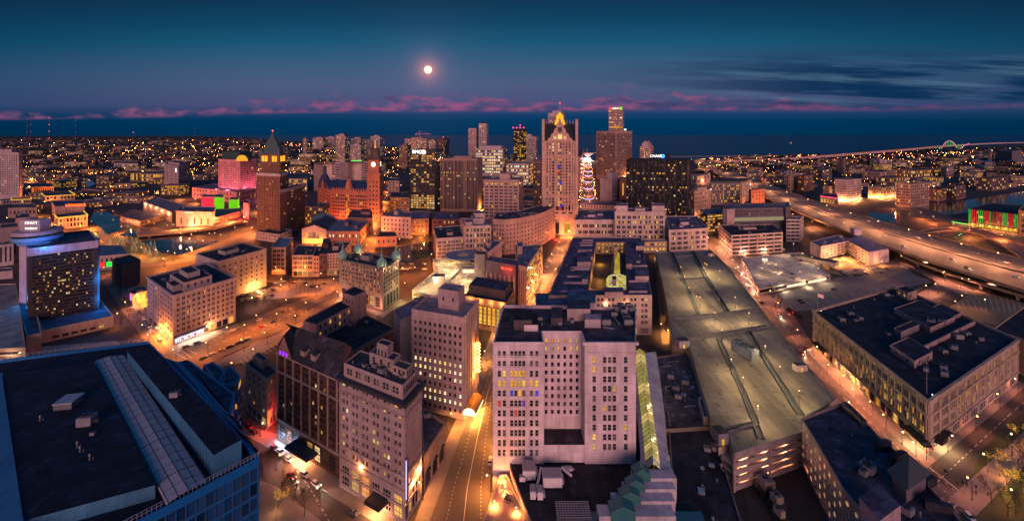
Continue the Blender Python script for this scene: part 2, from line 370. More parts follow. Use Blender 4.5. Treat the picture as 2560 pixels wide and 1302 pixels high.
class Bld:
 def __init__(s, name, label, cat, pl, z1, z0=0.0, wallm=None, roofc=(.035, .036, .042), f=None, parapet=.9, cornice=None, cornm=None, cl=0, pent=(), group=None,
    all_edges=False, roof=True, seed=None):
  s.r = random.Random(seed if seed is not None else hash_s(label)); s.pl = [tuple(p[:2]) for p in pl]; s.z0, s.z1 = z0, z1
  if area(s.pl) < 0: print('CW polygon:', name, label)
  cx = sum(p[0] for p in s.pl) / len(pl); cy = sum(p[1] for p in s.pl) / len(pl)
  s.o = (cx, cy, z0)
  s.root = thing(name, label, cat, s.o, group)
  FP.append((cx, cy, max(math.hypot(p[0] - cx, p[1] - cy) for p in s.pl)))
  s.wallm = wallm or wall((.4, .37, .34)); s.roofm_ = roofm(roofc); s.wins = []
  mb = MB(); n = len(s.pl)
  zr = z1 - parapet
  for i in range(n):
   p, q = s.pl[i], s.pl[(i + 1) % n]
   s.facade(mb, p, q, z0, z1, s.pick(f, i, p, q, all_edges), s.root)
  if roof:
   inn = inset(s.pl, .4)
   for i in range(n):
    j = (i + 1) % n; a, b, c, d = s.pl[i], s.pl[j], inn[j], inn[i]
    mb.poly([(*a, z1), (*b, z1), (*c, z1), (*d, z1)], 0)
    mb.poly([(*d, z1), (*c, z1), (*c, zr), (*d, zr)], 0)
  s.wall = mb.build('wall', [s.wallm, GLASS, LIT, LITW, LITG, GLASSB, LITC], s.root)
  s.zr = zr
  if roof:
   mr = MB(); mr.poly([(*p, zr) for p in inn]); s.roof = mr.build('roof', s.roofm_, s.root)
   if cornice:
    h, out = cornice; o1 = inset(s.pl, -out); mc = MB(); zb, zt = z1 - h, z1 + .12
    for i in range(n):
     j = (i + 1) % n
     mc.poly([(*o1[i], zb), (*o1[j], zb), (*o1[j], zt), (*o1[i], zt)])
     mc.poly([(*o1[j], zb), (*o1[i], zb), (*s.pl[i], zb), (*s.pl[j], zb)])
     mc.poly([(*o1[i], zt), (*o1[j], zt), (*inn[j], zt), (*inn[i], zt)])
    mc.build('cornice', cornm or s.wallm, s.root)
   for pt in pent: s.penthouse(*pt)
   if cl: s.clutter(cl)
   if cl > 4: pipes(s, 6 + cl // 3)
 def pick(s, f, i, p, q, alle=False):
  if f is None: return None
  if isinstance(f, dict): return f.get(i)
  nx, ny = q[1] - p[1], -(q[0] - p[0]); mx, my = (p[0] + q[0]) / 2, (p[1] + q[1]) / 2
  return f if alle or (-mx * nx - my * ny) > 0 else None
 def facade(s, mb, p, q, z0, z1, f, parent):
  p, q = Vector(p), Vector(q); L = (q - p).length
  def pt(u, z, dd=0.0): return (p.x + dx * u + nx_ * dd, p.y + dy * u + ny_ * dd, z)
  dx, dy = (q - p).normalized(); nx_, ny_ = dy, -dx
  if f is None or L < .5:
   mb.poly([pt(0, z0), pt(L, z0), pt(L, z1), pt(0, z1)], 0); return
  h = z1 - z0; rows = []
  zb = z0
  if f.shop:
   rows.append((z0 + f.shop * .12, z0 + f.shop * .82, f.shopn or f.nx, .8, 'shop')); zb = z0 + f.shop
  hh = z1 - zb; m0 = 0.04 if f.shop else f.m0
  ch = hh * (1 - m0 - f.m1) / f.nz
  for k in range(f.nz):
   c = zb + hh * m0 + ch * (k + .5); rows.append((c - ch * f.hf / 2, c + ch * f.hf / 2, f.nx, f.wf, k))
  dist = math.hypot(p.x + q.x, p.y + q.y) / 2
  cwm = L * (1 - 2 * f.mu) / f.nx * f.wf / f.g if not f.us else L * f.us[0][1]
  facing = abs((Vector((p.x + q.x, p.y + q.y)).normalized()).dot(Vector((nx_, ny_))))
  wpx = cwm * F / max(1, (p.y + q.y) / 2)
  tiny = wpx < 3.4 or wpx * facing < 1.6
  ang = math.atan2(dy, dx)
  prev = z0
  for (v0, v1, n, wf, key) in rows:
   if not tiny: mb.poly([pt(0, prev), pt(L, prev), pt(L, v0), pt(0, v0)], 0)
   mu = f.mu * L; cw = (L - 2 * mu) / n; u = 0.0
   for i in range(len(f.us) if f.us and key != 'shop' else n):
    g = f.g if key != 'shop' else 1
    tot = cw * wf; gap = f.thin * tot / g if g > 1 else 0; ow = (tot - gap * (g - 1)) / g; st = mu + cw * (i + .5) - tot / 2
    if f.us and key != 'shop': ow = L * f.us[i][1]; st = L * f.us[i][0] - ow / 2; g = 1; gap = 0
    for k in range(g):
     a = st + k * (ow + gap); b = a + ow
     pr = f.shoplit if key == 'shop' else f.lit
     if f.rows and key in f.rows: pr = f.rows[key]
     if f.cols and key != 'shop' and i in f.cols: pr = f.cols[i]
     lc = f.litc
     on = s.r.random() < pr
     if tiny:
      e_ = ow * .12 if g == 1 and ow < cw * .72 else 0; q0, q1, v0_, v1_ = a - e_, b + e_, v0 - (v1 - v0) * .08, v1 + (v1 - v0) * .08
      mi = {None: 1, 'b': 5}[f.glass] if not on else {'w': 2, 'W': 3, 'g': 4, 'c': 6}[lc]
      mb.poly([pt(q0, v0_, .1), pt(q1, v0_, .1), pt(q1, v1_, .1), pt(q0, v1_, .1)], mi)
     else:
      dd = -f.depth
      mb.poly([pt(u, v0), pt(a, v0), pt(a, v1), pt(u, v1)], 0); u = b
      mb.poly([pt(a, v0), pt(b, v0), pt(b, v0, dd), pt(a, v0, dd)], 0)
      mb.poly([pt(a, v1, dd), pt(b, v1, dd), pt(b, v1), pt(a, v1)], 0)
      mb.poly([pt(a, v0), pt(a, v0, dd), pt(a, v1, dd), pt(a, v1)], 0)
      mb.poly([pt(b, v0, dd), pt(b, v0), pt(b, v1), pt(b, v1, dd)], 0)
      c = pt((a + b) / 2, (v0 + v1) / 2, dd)
      s.wins.append((wpx * facing * (v1 - v0) * (2 if key == 'shop' else 1), c, b - a, v1 - v0, ang, lc if on else f.glass, 'grid' if key == 'shop' else f.style, f.dark or wpx < 8, parent))
   if not tiny: mb.poly([pt(u, v0), pt(L, v0), pt(L, v1), pt(u, v1)], 0)
   prev = v1
  if tiny: mb.poly([pt(0, z0), pt(L, z0), pt(L, z1), pt(0, z1)], 0)
  else: mb.poly([pt(0, prev), pt(L, prev), pt(L, z1), pt(0, z1)], 0)
 def finish(s):
  s.wins.sort(key=lambda w: -w[0])
  for i, (_, c, ww, hh, ang, m, st, dk, par) in enumerate(s.wins[:MAXW]):
   o = bpy.data.objects.new('window', uwin(st, dk)); col.objects.link(o); o.parent = par
   o.location = (c[0] - s.o[0], c[1] - s.o[1], c[2] - s.o[2]); o.rotation_euler.z = ang; o.scale = (ww, 1, hh)
   o.material_slots[1].link = 'OBJECT'; o.material_slots[1].material = WM[m]
   NWIN[0] += 1
  rest = s.wins[MAXW:]
  if rest:
   mb = MB(); ms = [FRAME, FRAMED, GLASS, GLASSB, LIT, LITW, LITG, LITC]; ix = {None: 2, 'b': 3, 'w': 4, 'W': 5, 'g': 6, 'c': 7}
   for _, c, ww, hh, ang, m, st, dk, par in rest:
    src = unit_window(st); ca, sa = math.cos(ang), math.sin(ang)
    for fc, mi in zip(src.f, src.m):
     mb.poly([(c[0] + src.v[i][0] * ww * ca - src.v[i][1] * sa, c[1] + src.v[i][0] * ww * sa + src.v[i][1] * ca, c[2] + src.v[i][2] * hh) for i in fc],
       ix[m] if mi else (1 if dk else 0))
   mb.build('window', ms, s.root)['kind'] = 'stuff'
  return s
 def at(s, u, v):
  if len(s.pl) == 4 or len(s.pl) == 3:
   a, b, c = s.pl[0], s.pl[1], s.pl[2]; d = s.pl[3]
  else:
   a, b, c, d = s.pl[0], s.pl[len(s.pl) // 2 - 1], s.pl[len(s.pl) // 2], s.pl[-1]
  return tuple((1 - v) * ((1 - u) * a[k] + u * b[k]) + v * ((1 - u) * d[k] + u * c[k]) for k in (0, 1))
 def penthouse(s, u0, u1, v0, v1, h, f=None, name='penthouse', wallm=None, roofc=None, z=None):
  pl = [s.at(u0, v0), s.at(u1, v0), s.at(u1, v1), s.at(u0, v1)]; z = s.zr if z is None else z
  mb = MB(); o = bpy.data.objects.new(name, None)
  for i in range(4): s.facade(mb, pl[i], pl[(i + 1) % 4], z, z + h, None, s.root)
  inn = inset(pl, .3)
  for i in range(4):
   j = (i + 1) % 4
   mb.poly([(*pl[i], z + h), (*pl[j], z + h), (*inn[j], z + h), (*inn[i], z + h)], 0)
   mb.poly([(*inn[i], z + h), (*inn[j], z + h), (*inn[j], z + h - .35), (*inn[i], z + h - .35)], 0)
  mb.poly([(*p, z + h - .35) for p in inn], 1)
  bpy.data.objects.remove(o)
  part = mb.build(name, [wallm or s.wallm, s.roofm_ if roofc is None else roofm(roofc)], s.root)
  if f:
   for i in range(4):
    ff = s.pick(f, i, pl[i], pl[(i + 1) % 4])
    if ff:
     tmp = MB(); s.facade(tmp, pl[i], pl[(i + 1) % 4], z, z + h, ff, part)
     wn = [w for w in s.wins if w[8] is part and len(w) == 9]
     for k, w_ in enumerate(s.wins):
      if w_[8] is part and len(w_) == 9:
       p, q = Vector(pl[i]), Vector(pl[(i + 1) % 4]); d = (q - p).normalized()
       c = w_[1]; e = ff.depth + .05
       s.wins[k] = (w_[0], (c[0] + d.y * e, c[1] - d.x * e, c[2]), *w_[2:], 1)
   s.wins = [w_[:9] for w_ in s.wins]
  return part
 def clutter(s, n, u0=.1, u1=.9, v0=.12, v1=.88, z=None, big=1.0):
  z = s.zr if z is None else z
  for i in range(n):
   x, y = s.at(s.r.uniform(u0, u1), s.r.uniform(v0, v1))
   k = s.r.random(); o = (x - s.o[0], y - s.o[1], z - s.o[2])
   a = math.atan2(s.pl[1][1] - s.pl[0][1], s.pl[1][0] - s.pl[0][0])
   nm, key = ('air_unit', 'ac') if k < .5 else (('vent_pipe', 'vent') if k < .8 else ('roof_hatch', 'hatch'))
   sc_ = s.r.uniform(.8, 1.5) * big
   linkobj(nm, UNIT[key], s.root, o, a + s.r.choice((0, math.pi / 2)), (sc_, sc_ * s.r.uniform(.8, 1.4), sc_))
def pipes(b, n):
 mb = MB(); z = b.zr + .35
 for k in range(n):
  u, v = b.r.uniform(.08, .9), b.r.uniform(.1, .88); w_ = b.r.uniform(.08, .3)
  p, q = (b.at(u, v), b.at(min(.95, u + w_), v)) if b.r.random() < .5 else (b.at(u, v), b.at(u, min(.95, v + w_))); mb.tube((*p, z), (*q, z), .14, n=5)
  for e in (p, q): mb.box((*e, b.zr), (.5, .5, .4))
 mb.build('roof_pipe', METAL, b.root)['kind'] = 'stuff'
def hash_s(t):
 h = 17
 for c in t: h = (h * 31 + ord(c)) % 1000003
 return h
FP = []
UNIT = {}
m = MB(); m.box((0, 0, .25), (2.2, 1.6, 1.3)); m.box((0, 0, 0), (1.9, 1.3, .25), 0, 1); m.cyl(-.5, 0, 1.55, 1.75, .5, .5, 10, 1); m.cyl(.55, 0, 1.55, 1.75, .4, .4, 10, 1); m.box((1.5, 0, .4), (.8, .5, .5), 0, 1)
UNIT['ac'] = m.mesh('air_unit', [plain('unit_grey', (.17, .18, .21), .5, .2), DARK])
m = MB(); m.cyl(0, 0, 0, 1.1, .22, .22, 8); m.cyl(0, 0, 1.1, 1.5, .42, .2, 8); m.cyl(.9, .3, 0, .7, .12, .12, 6)
UNIT['vent'] = m.mesh('vent_pipe', [plain('vent_grey', (.13, .14, .16), .5, .3)])
m = MB(); m.box((0, 0, 0), (1.5, 1.2, .5)); m.box((0, 0, .5), (1.6, 1.3, .12), 0, 1)
UNIT['hatch'] = m.mesh('roof_hatch', [plain('hatch', (.09, .10, .12)), plain('skylight_pane', (.2, .26, .3), .2)])
def top(pts, yb, ref=1, z=None):
 """Roof outline from photograph pixels: pts go left, near, right (, far); yb is the street-level row under vertex ref."""
 if z is None:
  d = Yd(yb); z = ZT(pts[ref][1], d)
 w_ = [P(x, y, z) for x, y in pts]
 if len(w_) == 3: w_.append((w_[0][0] + w_[2][0] - w_[1][0], w_[0][1] + w_[2][1] - w_[1][1]))
 return w_, z
def base(pts, yt, ref=0):
 w_ = [P(x, y) for x, y in pts]
 if len(w_) == 3: w_.append((w_[0][0] + w_[2][0] - w_[1][0], w_[0][1] + w_[2][1] - w_[1][1]))
 return w_, ZT(yt, w_[ref][1])
def bt(name, label, cat, pts, yb, ref=1, **k):
 pl, z = top(pts, yb, ref); return Bld(name, label, cat, pl, z, **k)
def bb(name, label, cat, pts, yt, ref=0, **k):
 pl, z = base(pts, yt, ref); return Bld(name, label, cat, pl, z, **k)
PINK = (.50, .40, .37); TAN = (.42, .34, .27); BRICK = (.22, .11, .085); DBRICK = (.10, .05, .04); GREY = (.22, .22, .24); CREAM = (.52, .46, .40); DGREY = (.09, .09, .10)
def text(parent, name, body, loc, rz, size, m, o, ext=.12, align='CENTER', rx=90, spacing=1.0, sy=1.0):
 cu = bpy.data.curves.new(name, 'FONT'); cu.body = body; cu.size = size; cu.extrude = ext; cu.align_x = align; cu.align_y = 'CENTER'; cu.space_character = spacing
 cu.resolution_u = 2; cu.materials.append(m)
 t = bpy.data.objects.new(name, cu); col.objects.link(t); t.parent = parent
 dg = bpy.context.evaluated_depsgraph_get(); me = bpy.data.meshes.new_from_object(t.evaluated_get(dg)); bpy.data.objects.remove(t); t = bpy.data.objects.new(name, me); col.objects.link(t); t.parent = parent
 t.location = (loc[0] - o[0], loc[1] - o[1], loc[2] - o[2]); t.rotation_euler = (R(rx), 0, rz); t.scale = (1, sy, 1)
 return t
def edge_pt(pl, i, u, out=0.0):
 p, q = Vector(pl[i]), Vector(pl[(i + 1) % len(pl)]); d = (q - p).normalized()
 r_ = p + (q - p) * u; return (r_.x + d.y * out, r_.y - d.x * out), math.atan2(d.y, d.x)
# ---------------------------------------------------------------- named buildings, near to far
# -- blue glass office block with the black roof, bottom left
BLUEW = plain('blue_cladding', (.008, .12, .36), .35, .2)
PALEB = wall((.05, .20, .36), 'corrug', .6)
def glass_block():
 z = 40.0
 pl = [P(-700, 1330, z), P(-150, 1560, z), P(648, 1143, z), P(372, 852, z), P(-520, 965, z)]
 f = Fac(26, 9, .93, .86, .0, 1, .005, .02, .05, 'plain', glass='b', dark=True)
 b = Bld('office_building', 'blue glass office block with a black roof and long glazed vault, bottom left corner', 'building', pl, z, wallm=BLUEW, roofc=(.005, .010, .022), f={1: f}, parapet=1.2)
 b.wins = [w for w in b.wins if w[1][1] < 400]
 def slab(name, pts, z0, z1, mats, o=None):
  w_ = [P(x, y, z1) for x, y in pts]
  if area(w_) < 0: w_.reverse()
  mb = MB(); mb.prism(w_, z0, z1, 0, 1); return mb.build(name, mats, b.root), w_
 BK = roofm((.005, .010, .022))
 slab('raised_roof', [(8, 938), (232, 903), (388, 1212), (62, 1300), (-10, 1420), (-60, 1400)], b.zr, z + 2.2, [PALEB, BK])
 slab('roof_rim', [(-60, 1400), (-10, 1420), (62, 1302), (58, 1298), (5, 938), (8, 932), (-4, 932), (-30, 1200)], b.zr, z + 2.5, [PALEB, PALEB])
 _, w_ = slab('penthouse', [(318, 878), (372, 860), (604, 1098), (534, 1137)], b.zr, z + 5.0, [PALEB, BK])
 A, B_, C_, D_ = [P(x, y, z + .4) for x, y in ((234, 905), (416, 1264), (522, 1206), (312, 889))]
 mv = MB(); mg = MB(); n = 22
 L = lambda p, q, t: (p[0] + (q[0] - p[0]) * t, p[1] + (q[1] - p[1]) * t)
 prof = [(0, .0), (.04, .45), (.27, .8), (.5, 1.15), (.73, .8), (.96, .45), (1, 0)]
 pt = lambda i, j, up=0: (*L(L(A, B_, i / n), L(D_, C_, i / n), prof[j][0]), z + .4 + prof[j][1] + up)
 for i in range(n):
  for j in range(6):
   mv.poly([pt(i, j), pt(i + 1, j), pt(i + 1, j + 1), pt(i, j + 1)])
   mg.tube(pt(i, j, .03), pt(i + 1, j, .03), .07, n=4)
   mg.tube(pt(i, j, .03), pt(i, j + 1, .03), .09 if i % 4 == 0 else .05, n=4)
 v = mv.build('glazed_vault', plain('vault_pane', (.25, .26, .28), .45), b.root)
 mg.build('glazing_bar', DARK, v)
 for x, y, s_ in ((172, 1000, 2.2), (217, 1050, 1.9), (437, 980, 1.2), (232, 1075, .6)):
  px, py = P(x, y + 12, z + (5 if x > 400 else 2.2)); o = b.o
  linkobj('roof_hatch' if s_ == 2.2 else 'air_unit', UNIT['hatch' if s_ == 2.2 else 'ac'], b.root, (px - o[0], py - o[1], z + (5 if x > 400 else 2.2) - o[2]), .2, (s_ * (1.5 if s_ == 2.2 else .9), s_ * 2.0 if s_ == 2.2 else s_, s_ * (1.6 if s_ == 2.2 else 1)))
 for x, y in ((100, 1052), (193, 1118), (200, 1130), (224, 1150)):
  px, py = P(x, y, z + 2.2); o = b.o
  linkobj('vent_pipe', UNIT['vent'], b.root, (px - o[0], py - o[1], z + 2.2 - o[2]), 0, (.8, .8, 1.2))
 mr = MB()
 for i, j in ((1, 2), (3, 4)):
  for k in range(61):
   (p, a) = edge_pt(pl, i, k / 60, -.5)
   mr.tube((*p, z), (*p, z + 1.4), .05, n=4)
   if k:
    for h_ in (.7, 1.4): mr.tube((*q, z + h_), (*p, z + h_), .05, n=4)
   q = p
 mr.build('railing', plain('railing_steel', (.3, .36, .46), .4, .3), b.root)
 for pts, zt in (([(408, 893), (440, 902), (612, 1090), (640, 1130)], 36), ([(443, 905), (470, 897), (588, 984), (578, 1036), (600, 1072)], 32), ([(508, 912), (533, 904), (563, 925), (548, 962)], 30), ([(562, 921), (578, 915), (602, 938), (596, 955), (553, 962)], 29)):
  w_ = [P(x, y, zt) for x, y in pts]
  if area(w_) < 0: w_.reverse()
  mb = MB(); inn = inset(w_, .8); mb.prism(inn, zt - .5, zt - .3, 1, 1)
  for i in range(len(w_)):
   j = (i + 1) % len(w_)
   mb.poly([(*w_[i], 0), (*w_[j], 0), (*w_[j], zt), (*w_[i], zt)], 0)
   mb.poly([(*w_[i], zt), (*w_[j], zt), (*inn[j], zt), (*inn[i], zt)], 2); mb.poly([(*inn[i], zt), (*inn[j], zt), (*inn[j], zt - .4), (*inn[i], zt - .4)], 2)
   L_ = math.dist(w_[i], w_[j]); nn = max(1, int(L_ / 5))
   for k in range(7):
    for c in range(nn):
     u0, u1 = (c + .08) / nn, (c + .92) / nn; d = ((w_[j][1] - w_[i][1]) / L_ * .08, -(w_[j][0] - w_[i][0]) / L_ * .08)
     e = lambda u: (w_[i][0] + (w_[j][0] - w_[i][0]) * u + d[0], w_[i][1] + (w_[j][1] - w_[i][1]) * u + d[1])
     zz = 3 + k * 3.8
     if zz + 2 < zt: mb.poly([(*e(u0), zz), (*e(u1), zz), (*e(u1), zz + 2), (*e(u0), zz + 2)], 4 if b.r.random() < .12 else 3)
  mb.build('terrace', [BLUEW, roofm((.05, .055, .08)), plain('blue_coping', (.02, .14, .24), .4), GLASSB, LITG], b.root)
 b.finish()
glass_block()
# -- small beige corner building
b = bt('corner_building', 'narrow beige four storey corner building with a red lit sign by the brick hotel', 'building', [(615, 909), (668, 948), (697, 925)], 1072, cl=2,
 wallm=wall((.36, .31, .27), 'brick'), f=Fac(4, 5, .38, .5, .12, 1, .05, .12, .06, shop=4.5, shopn=4, shoplit=.35), cornice=(.9, .4), pent=[(.1, .55, .45, .9, 4)])
p, a = edge_pt(b.pl, 1, .05, .8)
mb = MB(); mb.box((p[0], p[1], 4.5), (.5, 1.4, 3.4)); mb.build('sign', glow('sign_red', (1, .04, .01), 5), b.root); light(b.root, 'POINT', (p[0] + 1 - b.o[0], p[1] - 1.5 - b.o[1], 6), 6000, (1, .06, .02)); b.finish()
# -- tall brick hotel with the steep slate roof
def brick_hotel():
 pts = [(692, 879), (846, 948), (862, 915)]; pl, z = top(pts, 1196)
 pl[2] = P(880, 868, z); pl[3] = P(735, 828, z)
 f0 = Fac(7, 11, .58, .58, .06, 2, .03, .02, .02, thin=.25, dark=True, shop=9, shopn=8, shoplit=.6); f1 = Fac(2, 11, .3, .5, .05, shop=9, shopn=2, m0=.02)
 b = Bld('hotel_building', 'tall dark brick hotel with a steep slate roof and pale stone piers', 'hotel', pl, z, wallm=wall(DBRICK, 'brick'), f={0: f0, 1: f1}, roof=False)
 SL = roofm((.03, .028, .032)); ST = wall((.40, .30, .26))
 A, B_, C_, D_ = b.pl
 L = lambda p, q, t: (p[0] + (q[0] - p[0]) * t, p[1] + (q[1] - p[1]) * t)
 def bi(u, v): return L(L(A, B_, u), L(D_, C_, u), v)
 dep = .45; rz = z + 8.5
 mr = MB(); e = -.03
 mr.poly([(*bi(.27, e), z), (*bi(1.01, e), z), (*bi(1.01, dep), rz), (*bi(.2, dep), rz)])
 mr.poly([(*bi(1.01, dep), rz), (*bi(1.01, 1), z), (*bi(0, 1), z), (*bi(0, dep), rz)])
 mr.poly([(*bi(-.03, 0), z + .3), (*bi(.13, e), rz), (*bi(.13, dep), rz), (*bi(-.03, dep), z + .3)])
 mr.poly([(*bi(.13, e), rz), (*bi(.28, e), z), (*bi(.28, dep), z + 3), (*bi(.13, dep), rz)])
 mr.poly([(*bi(-.03, dep), z), (*bi(.13, dep), rz), (*bi(.1, 1), z), (*bi(-.03, 1), z)])
 mr.build('slate_roof', SL, b.root)
 mg = MB()
 mg.poly([(*bi(0, -.005), z), (*bi(.27, -.005), z), (*bi(.13, -.005), rz - .4)], 0)
 mg.poly([(*bi(1.003, 0), z), (*bi(1.003, 1), z), (*bi(1.003, dep), rz - .3)], 0)
 mg.build('gable', [wall((.30, .17, .14), 'brick')], b.root)
 for u, t in ((.45, .3), (.62, .3)):
  c = bi(u, t * dep); mb = MB(); a = math.atan2(B_[1] - A[1], B_[0] - A[0]); mb.box((c[0], c[1], z + t * 8.5 - .6), (2.6, 2.6, 2.2), a); mb.poly([(*bi(u - .035, t * dep - .09), z + t * 8.5 + 1.66), (*bi(u + .035, t * dep - .09), z + t * 8.5 + 1.66), (*bi(u + .035, t * dep + .16), z + t * 8.5 + 2.4), (*bi(u - .035, t * dep + .16), z + t * 8.5 + 2.4)], 1); mb.build('dormer', [ST, SL], b.root)
 ms = MB(); a = math.atan2(B_[1] - A[1], B_[0] - A[0])
 for i in range(8):
  p, _ = edge_pt(b.pl, 0, .015 + .97 * i / 7, .12); ms.box((*p, 9), (.55, .4, z - 9), a)
 p, _ = edge_pt(b.pl, 0, .5, .2); L0 = math.dist(A, B_)
 for zz, hh in ((9, .9), (z - 8, .6), (z - .6, .6)): ms.box((*p, zz), (L0 + .6, .6, hh), a)
 ms.build('stone_trim', ST, b.root)
 for i in range(3):
  p, _ = edge_pt(b.pl, 0, .075 + .055 * i, .3); mb = MB(); mb.box((*p, z - .4), (.7, .3, 1.7), a, 0); mb.build('purple_light', glow('purple', (.25, .02, 1), 2.2), b.root)
 p, _ = edge_pt(b.pl, 0, .52, 2.6); mb = MB(); mb.box((*p, 4.6), (15, 5.2, 1.0), a, 0, .94); aw = mb.build('entrance_canopy', plain('canopy_cloth', (.02, .03, .06)), b.root)
 light(b.root, 'AREA', (p[0] - b.o[0], p[1] - b.o[1], 4.4), 6500, (1, .6, .16), 2).data.size = 5
 for u in (.07, .2):
  p, _ = edge_pt(b.pl, 0, u, 1.4); light(b.root, 'POINT', (p[0] - b.o[0], p[1] - b.o[1], 3.5), 2600, (.55, .7, 1))
 b.finish()
 pl2 = [P(735, 850, 24), P(862, 888, 24), P(990, 818, 24), P(880, 768, 24)]
 c = Bld('hotel_wing', 'flat black roofed rear wing behind the steep slate roof with a pink raised storey', 'building', pl2, 24, wallm=wall((.30, .20, .17), 'brick'), roofc=(.014, .016, .022), f=Fac(9, 6, .35, .5, .12), cl=4)
 c.penthouse(.02, .30, .12, .92, 9, f=Fac(9, 2, .32, .55, .35, litc='g'), wallm=wall((.40, .27, .25)), roofc=(.012, .014, .02))
 c.penthouse(.08, .36, .74, .99, 15, f=Fac(4, 2, .3, .4, 0), wallm=wall((.36, .24, .22)), roofc=(.012, .014, .02)); c.finish()
brick_hotel()
# -- pinkish hotel tower in front
def hotel_tower():
 pts = [(848, 940), (1012, 1007), (1055, 958)]; pl, z = top(pts, 1314)
 f0 = Fac(6, 9, .62, .5, .13, 2, .02, .01, .02, thin=.3, shop=11, shopn=6, shoplit=.35); f1 = Fac(5, 9, .55, .48, .06, 2, .04, .01, .02, thin=.3, shop=11, shopn=5, shoplit=.5)
 b = Bld('hotel_tower', 'pinkish stone hotel tower with a dark cornice ledge and set back top storey', 'hotel', pl, z, wallm=wall((.40, .31, .30)), f={0: f0, 1: f1}, cornice=(1.1, 1.1), cornm=plain('dark_ledge', (.03, .03, .04)), parapet=.3)
 t = b.penthouse(.05, .95, .08, .92, 5.2, f=Fac(6, 1, .6, .55, .0, 2), name='top_storey')
 for a_ in ((.35, .72, .45, .85, 4.5), (.45, .62, .5, .8, 8.5), (.72, .92, .4, .75, 3.2)):
  b.penthouse(*a_, z=b.zr + 5.0, f=Fac(3, 1, .4, .5, 0), wallm=wall((.34, .27, .25)))
 b.clutter(9, .12, .9, .12, .45, b.zr + 4.9, .9)
 ms = MB()
 for i in (0, 1):
  p, a = edge_pt(pl, i, .5, .15); L0 = math.dist(pl[i], pl[i + 1])
  for zz in (6.2, 11.2, 16, z - 5): ms.box((*p, zz), (L0 + .3, .3, .5), a)
 ms.build('string_course', wall((.36, .28, .27)), b.root)
 p, a = edge_pt(pl, 0, .66, 2.2); mb = MB(); mb.box((*p, 4.4), (7, 4.4, 1.6), a, 0, .9); mb.build('entrance_canopy', plain('black_canvas', (.014, .014, .018)), b.root)
 light(b.root, 'AREA', (p[0] - b.o[0], p[1] - b.o[1], 4.2), 3800, (1, .6, .14), 2).data.size = 4
 p, a = edge_pt(pl, 0, .36, .7); light(b.root, 'POINT', (p[0] - b.o[0], p[1] - b.o[1], 13), 2600, (1, .55, .10), .15)
 mb = MB(); mb.cyl(p[0], p[1], 12.2, 12.8, .3, .2, 8); mb.build('wall_lamp', glow('uplight', (1, .7, .3), 6), b.root)
 for u, zz in ((.45, 12), (.8, 13)):
  p, a = edge_pt(pl, 1, u, .8); light(b.root, 'POINT', (p[0] - b.o[0], p[1] - b.o[1], zz), 5200, (1, .55, .10), .15)
  mb = MB(); mb.cyl(p[0], p[1], zz - .9, zz - .3, .3, .2, 8); mb.build('wall_lamp', glow('uplight', (1, .7, .3), 6), b.root)
 p, a = edge_pt(pl, 1, .02, .6)
 mb = MB(); mb.box((*p, 9), (.5, 1.0, 13.5), a, 0); s_ = mb.build('blade_sign', plain('sign_violet', (.10, .02, .16)), b.root)
 mb = MB(); mb.box((p[0] - .05, p[1] - .62, 9.3), (.35, .12, 12.8), a, 0); mb.build('neon_strip', glow('neon_violet', (.62, .62, 1), 1.5), s_)
 b.finish()
hotel_tower()
# -- arcaded shop between the hotel tower and the theatre tower
pl, z = top([(1054, 1040), (1060, 1138), (1114, 1056)], 1234); pl[3] = P(1062, 1022, z)
b = Bld('shop_building', 'low shop building with round brick arches along the avenue beside the pinkish hotel', 'shop', pl, z, wallm=wall((.40, .26, .19), 'brick'), roofc=(.10, .09, .10), f={1: Fac(4, 1, .34, .34, 0, 2, m0=.6, shop=6.5, shopn=3, shoplit=.0)}, cornice=(.6, .3), cl=1)
for u in (.17, .5, .83):
 mb = MB(); (p, a) = edge_pt(pl, 1, u, .08); d = Vector((math.cos(a), math.sin(a)))
 for k in range(8):
  t0, t1 = math.pi * k / 8, math.pi * (k + 1) / 8
  q = lambda r_, t: (p[0] + d.x * r_ * math.cos(t), p[1] + d.y * r_ * math.cos(t), 5.6 + r_ * .8 * math.sin(t))
  mb.poly([q(2.3, t0), q(2.8, t0), q(2.8, t1), q(2.3, t1)], 0); mb.poly([q(2.3, t0), q(2.3, t1), (p[0], p[1], 5.6)], 1)
 mb.build('arch', [wall((.44, .32, .26)), GLASS], b.root)
b.finish()
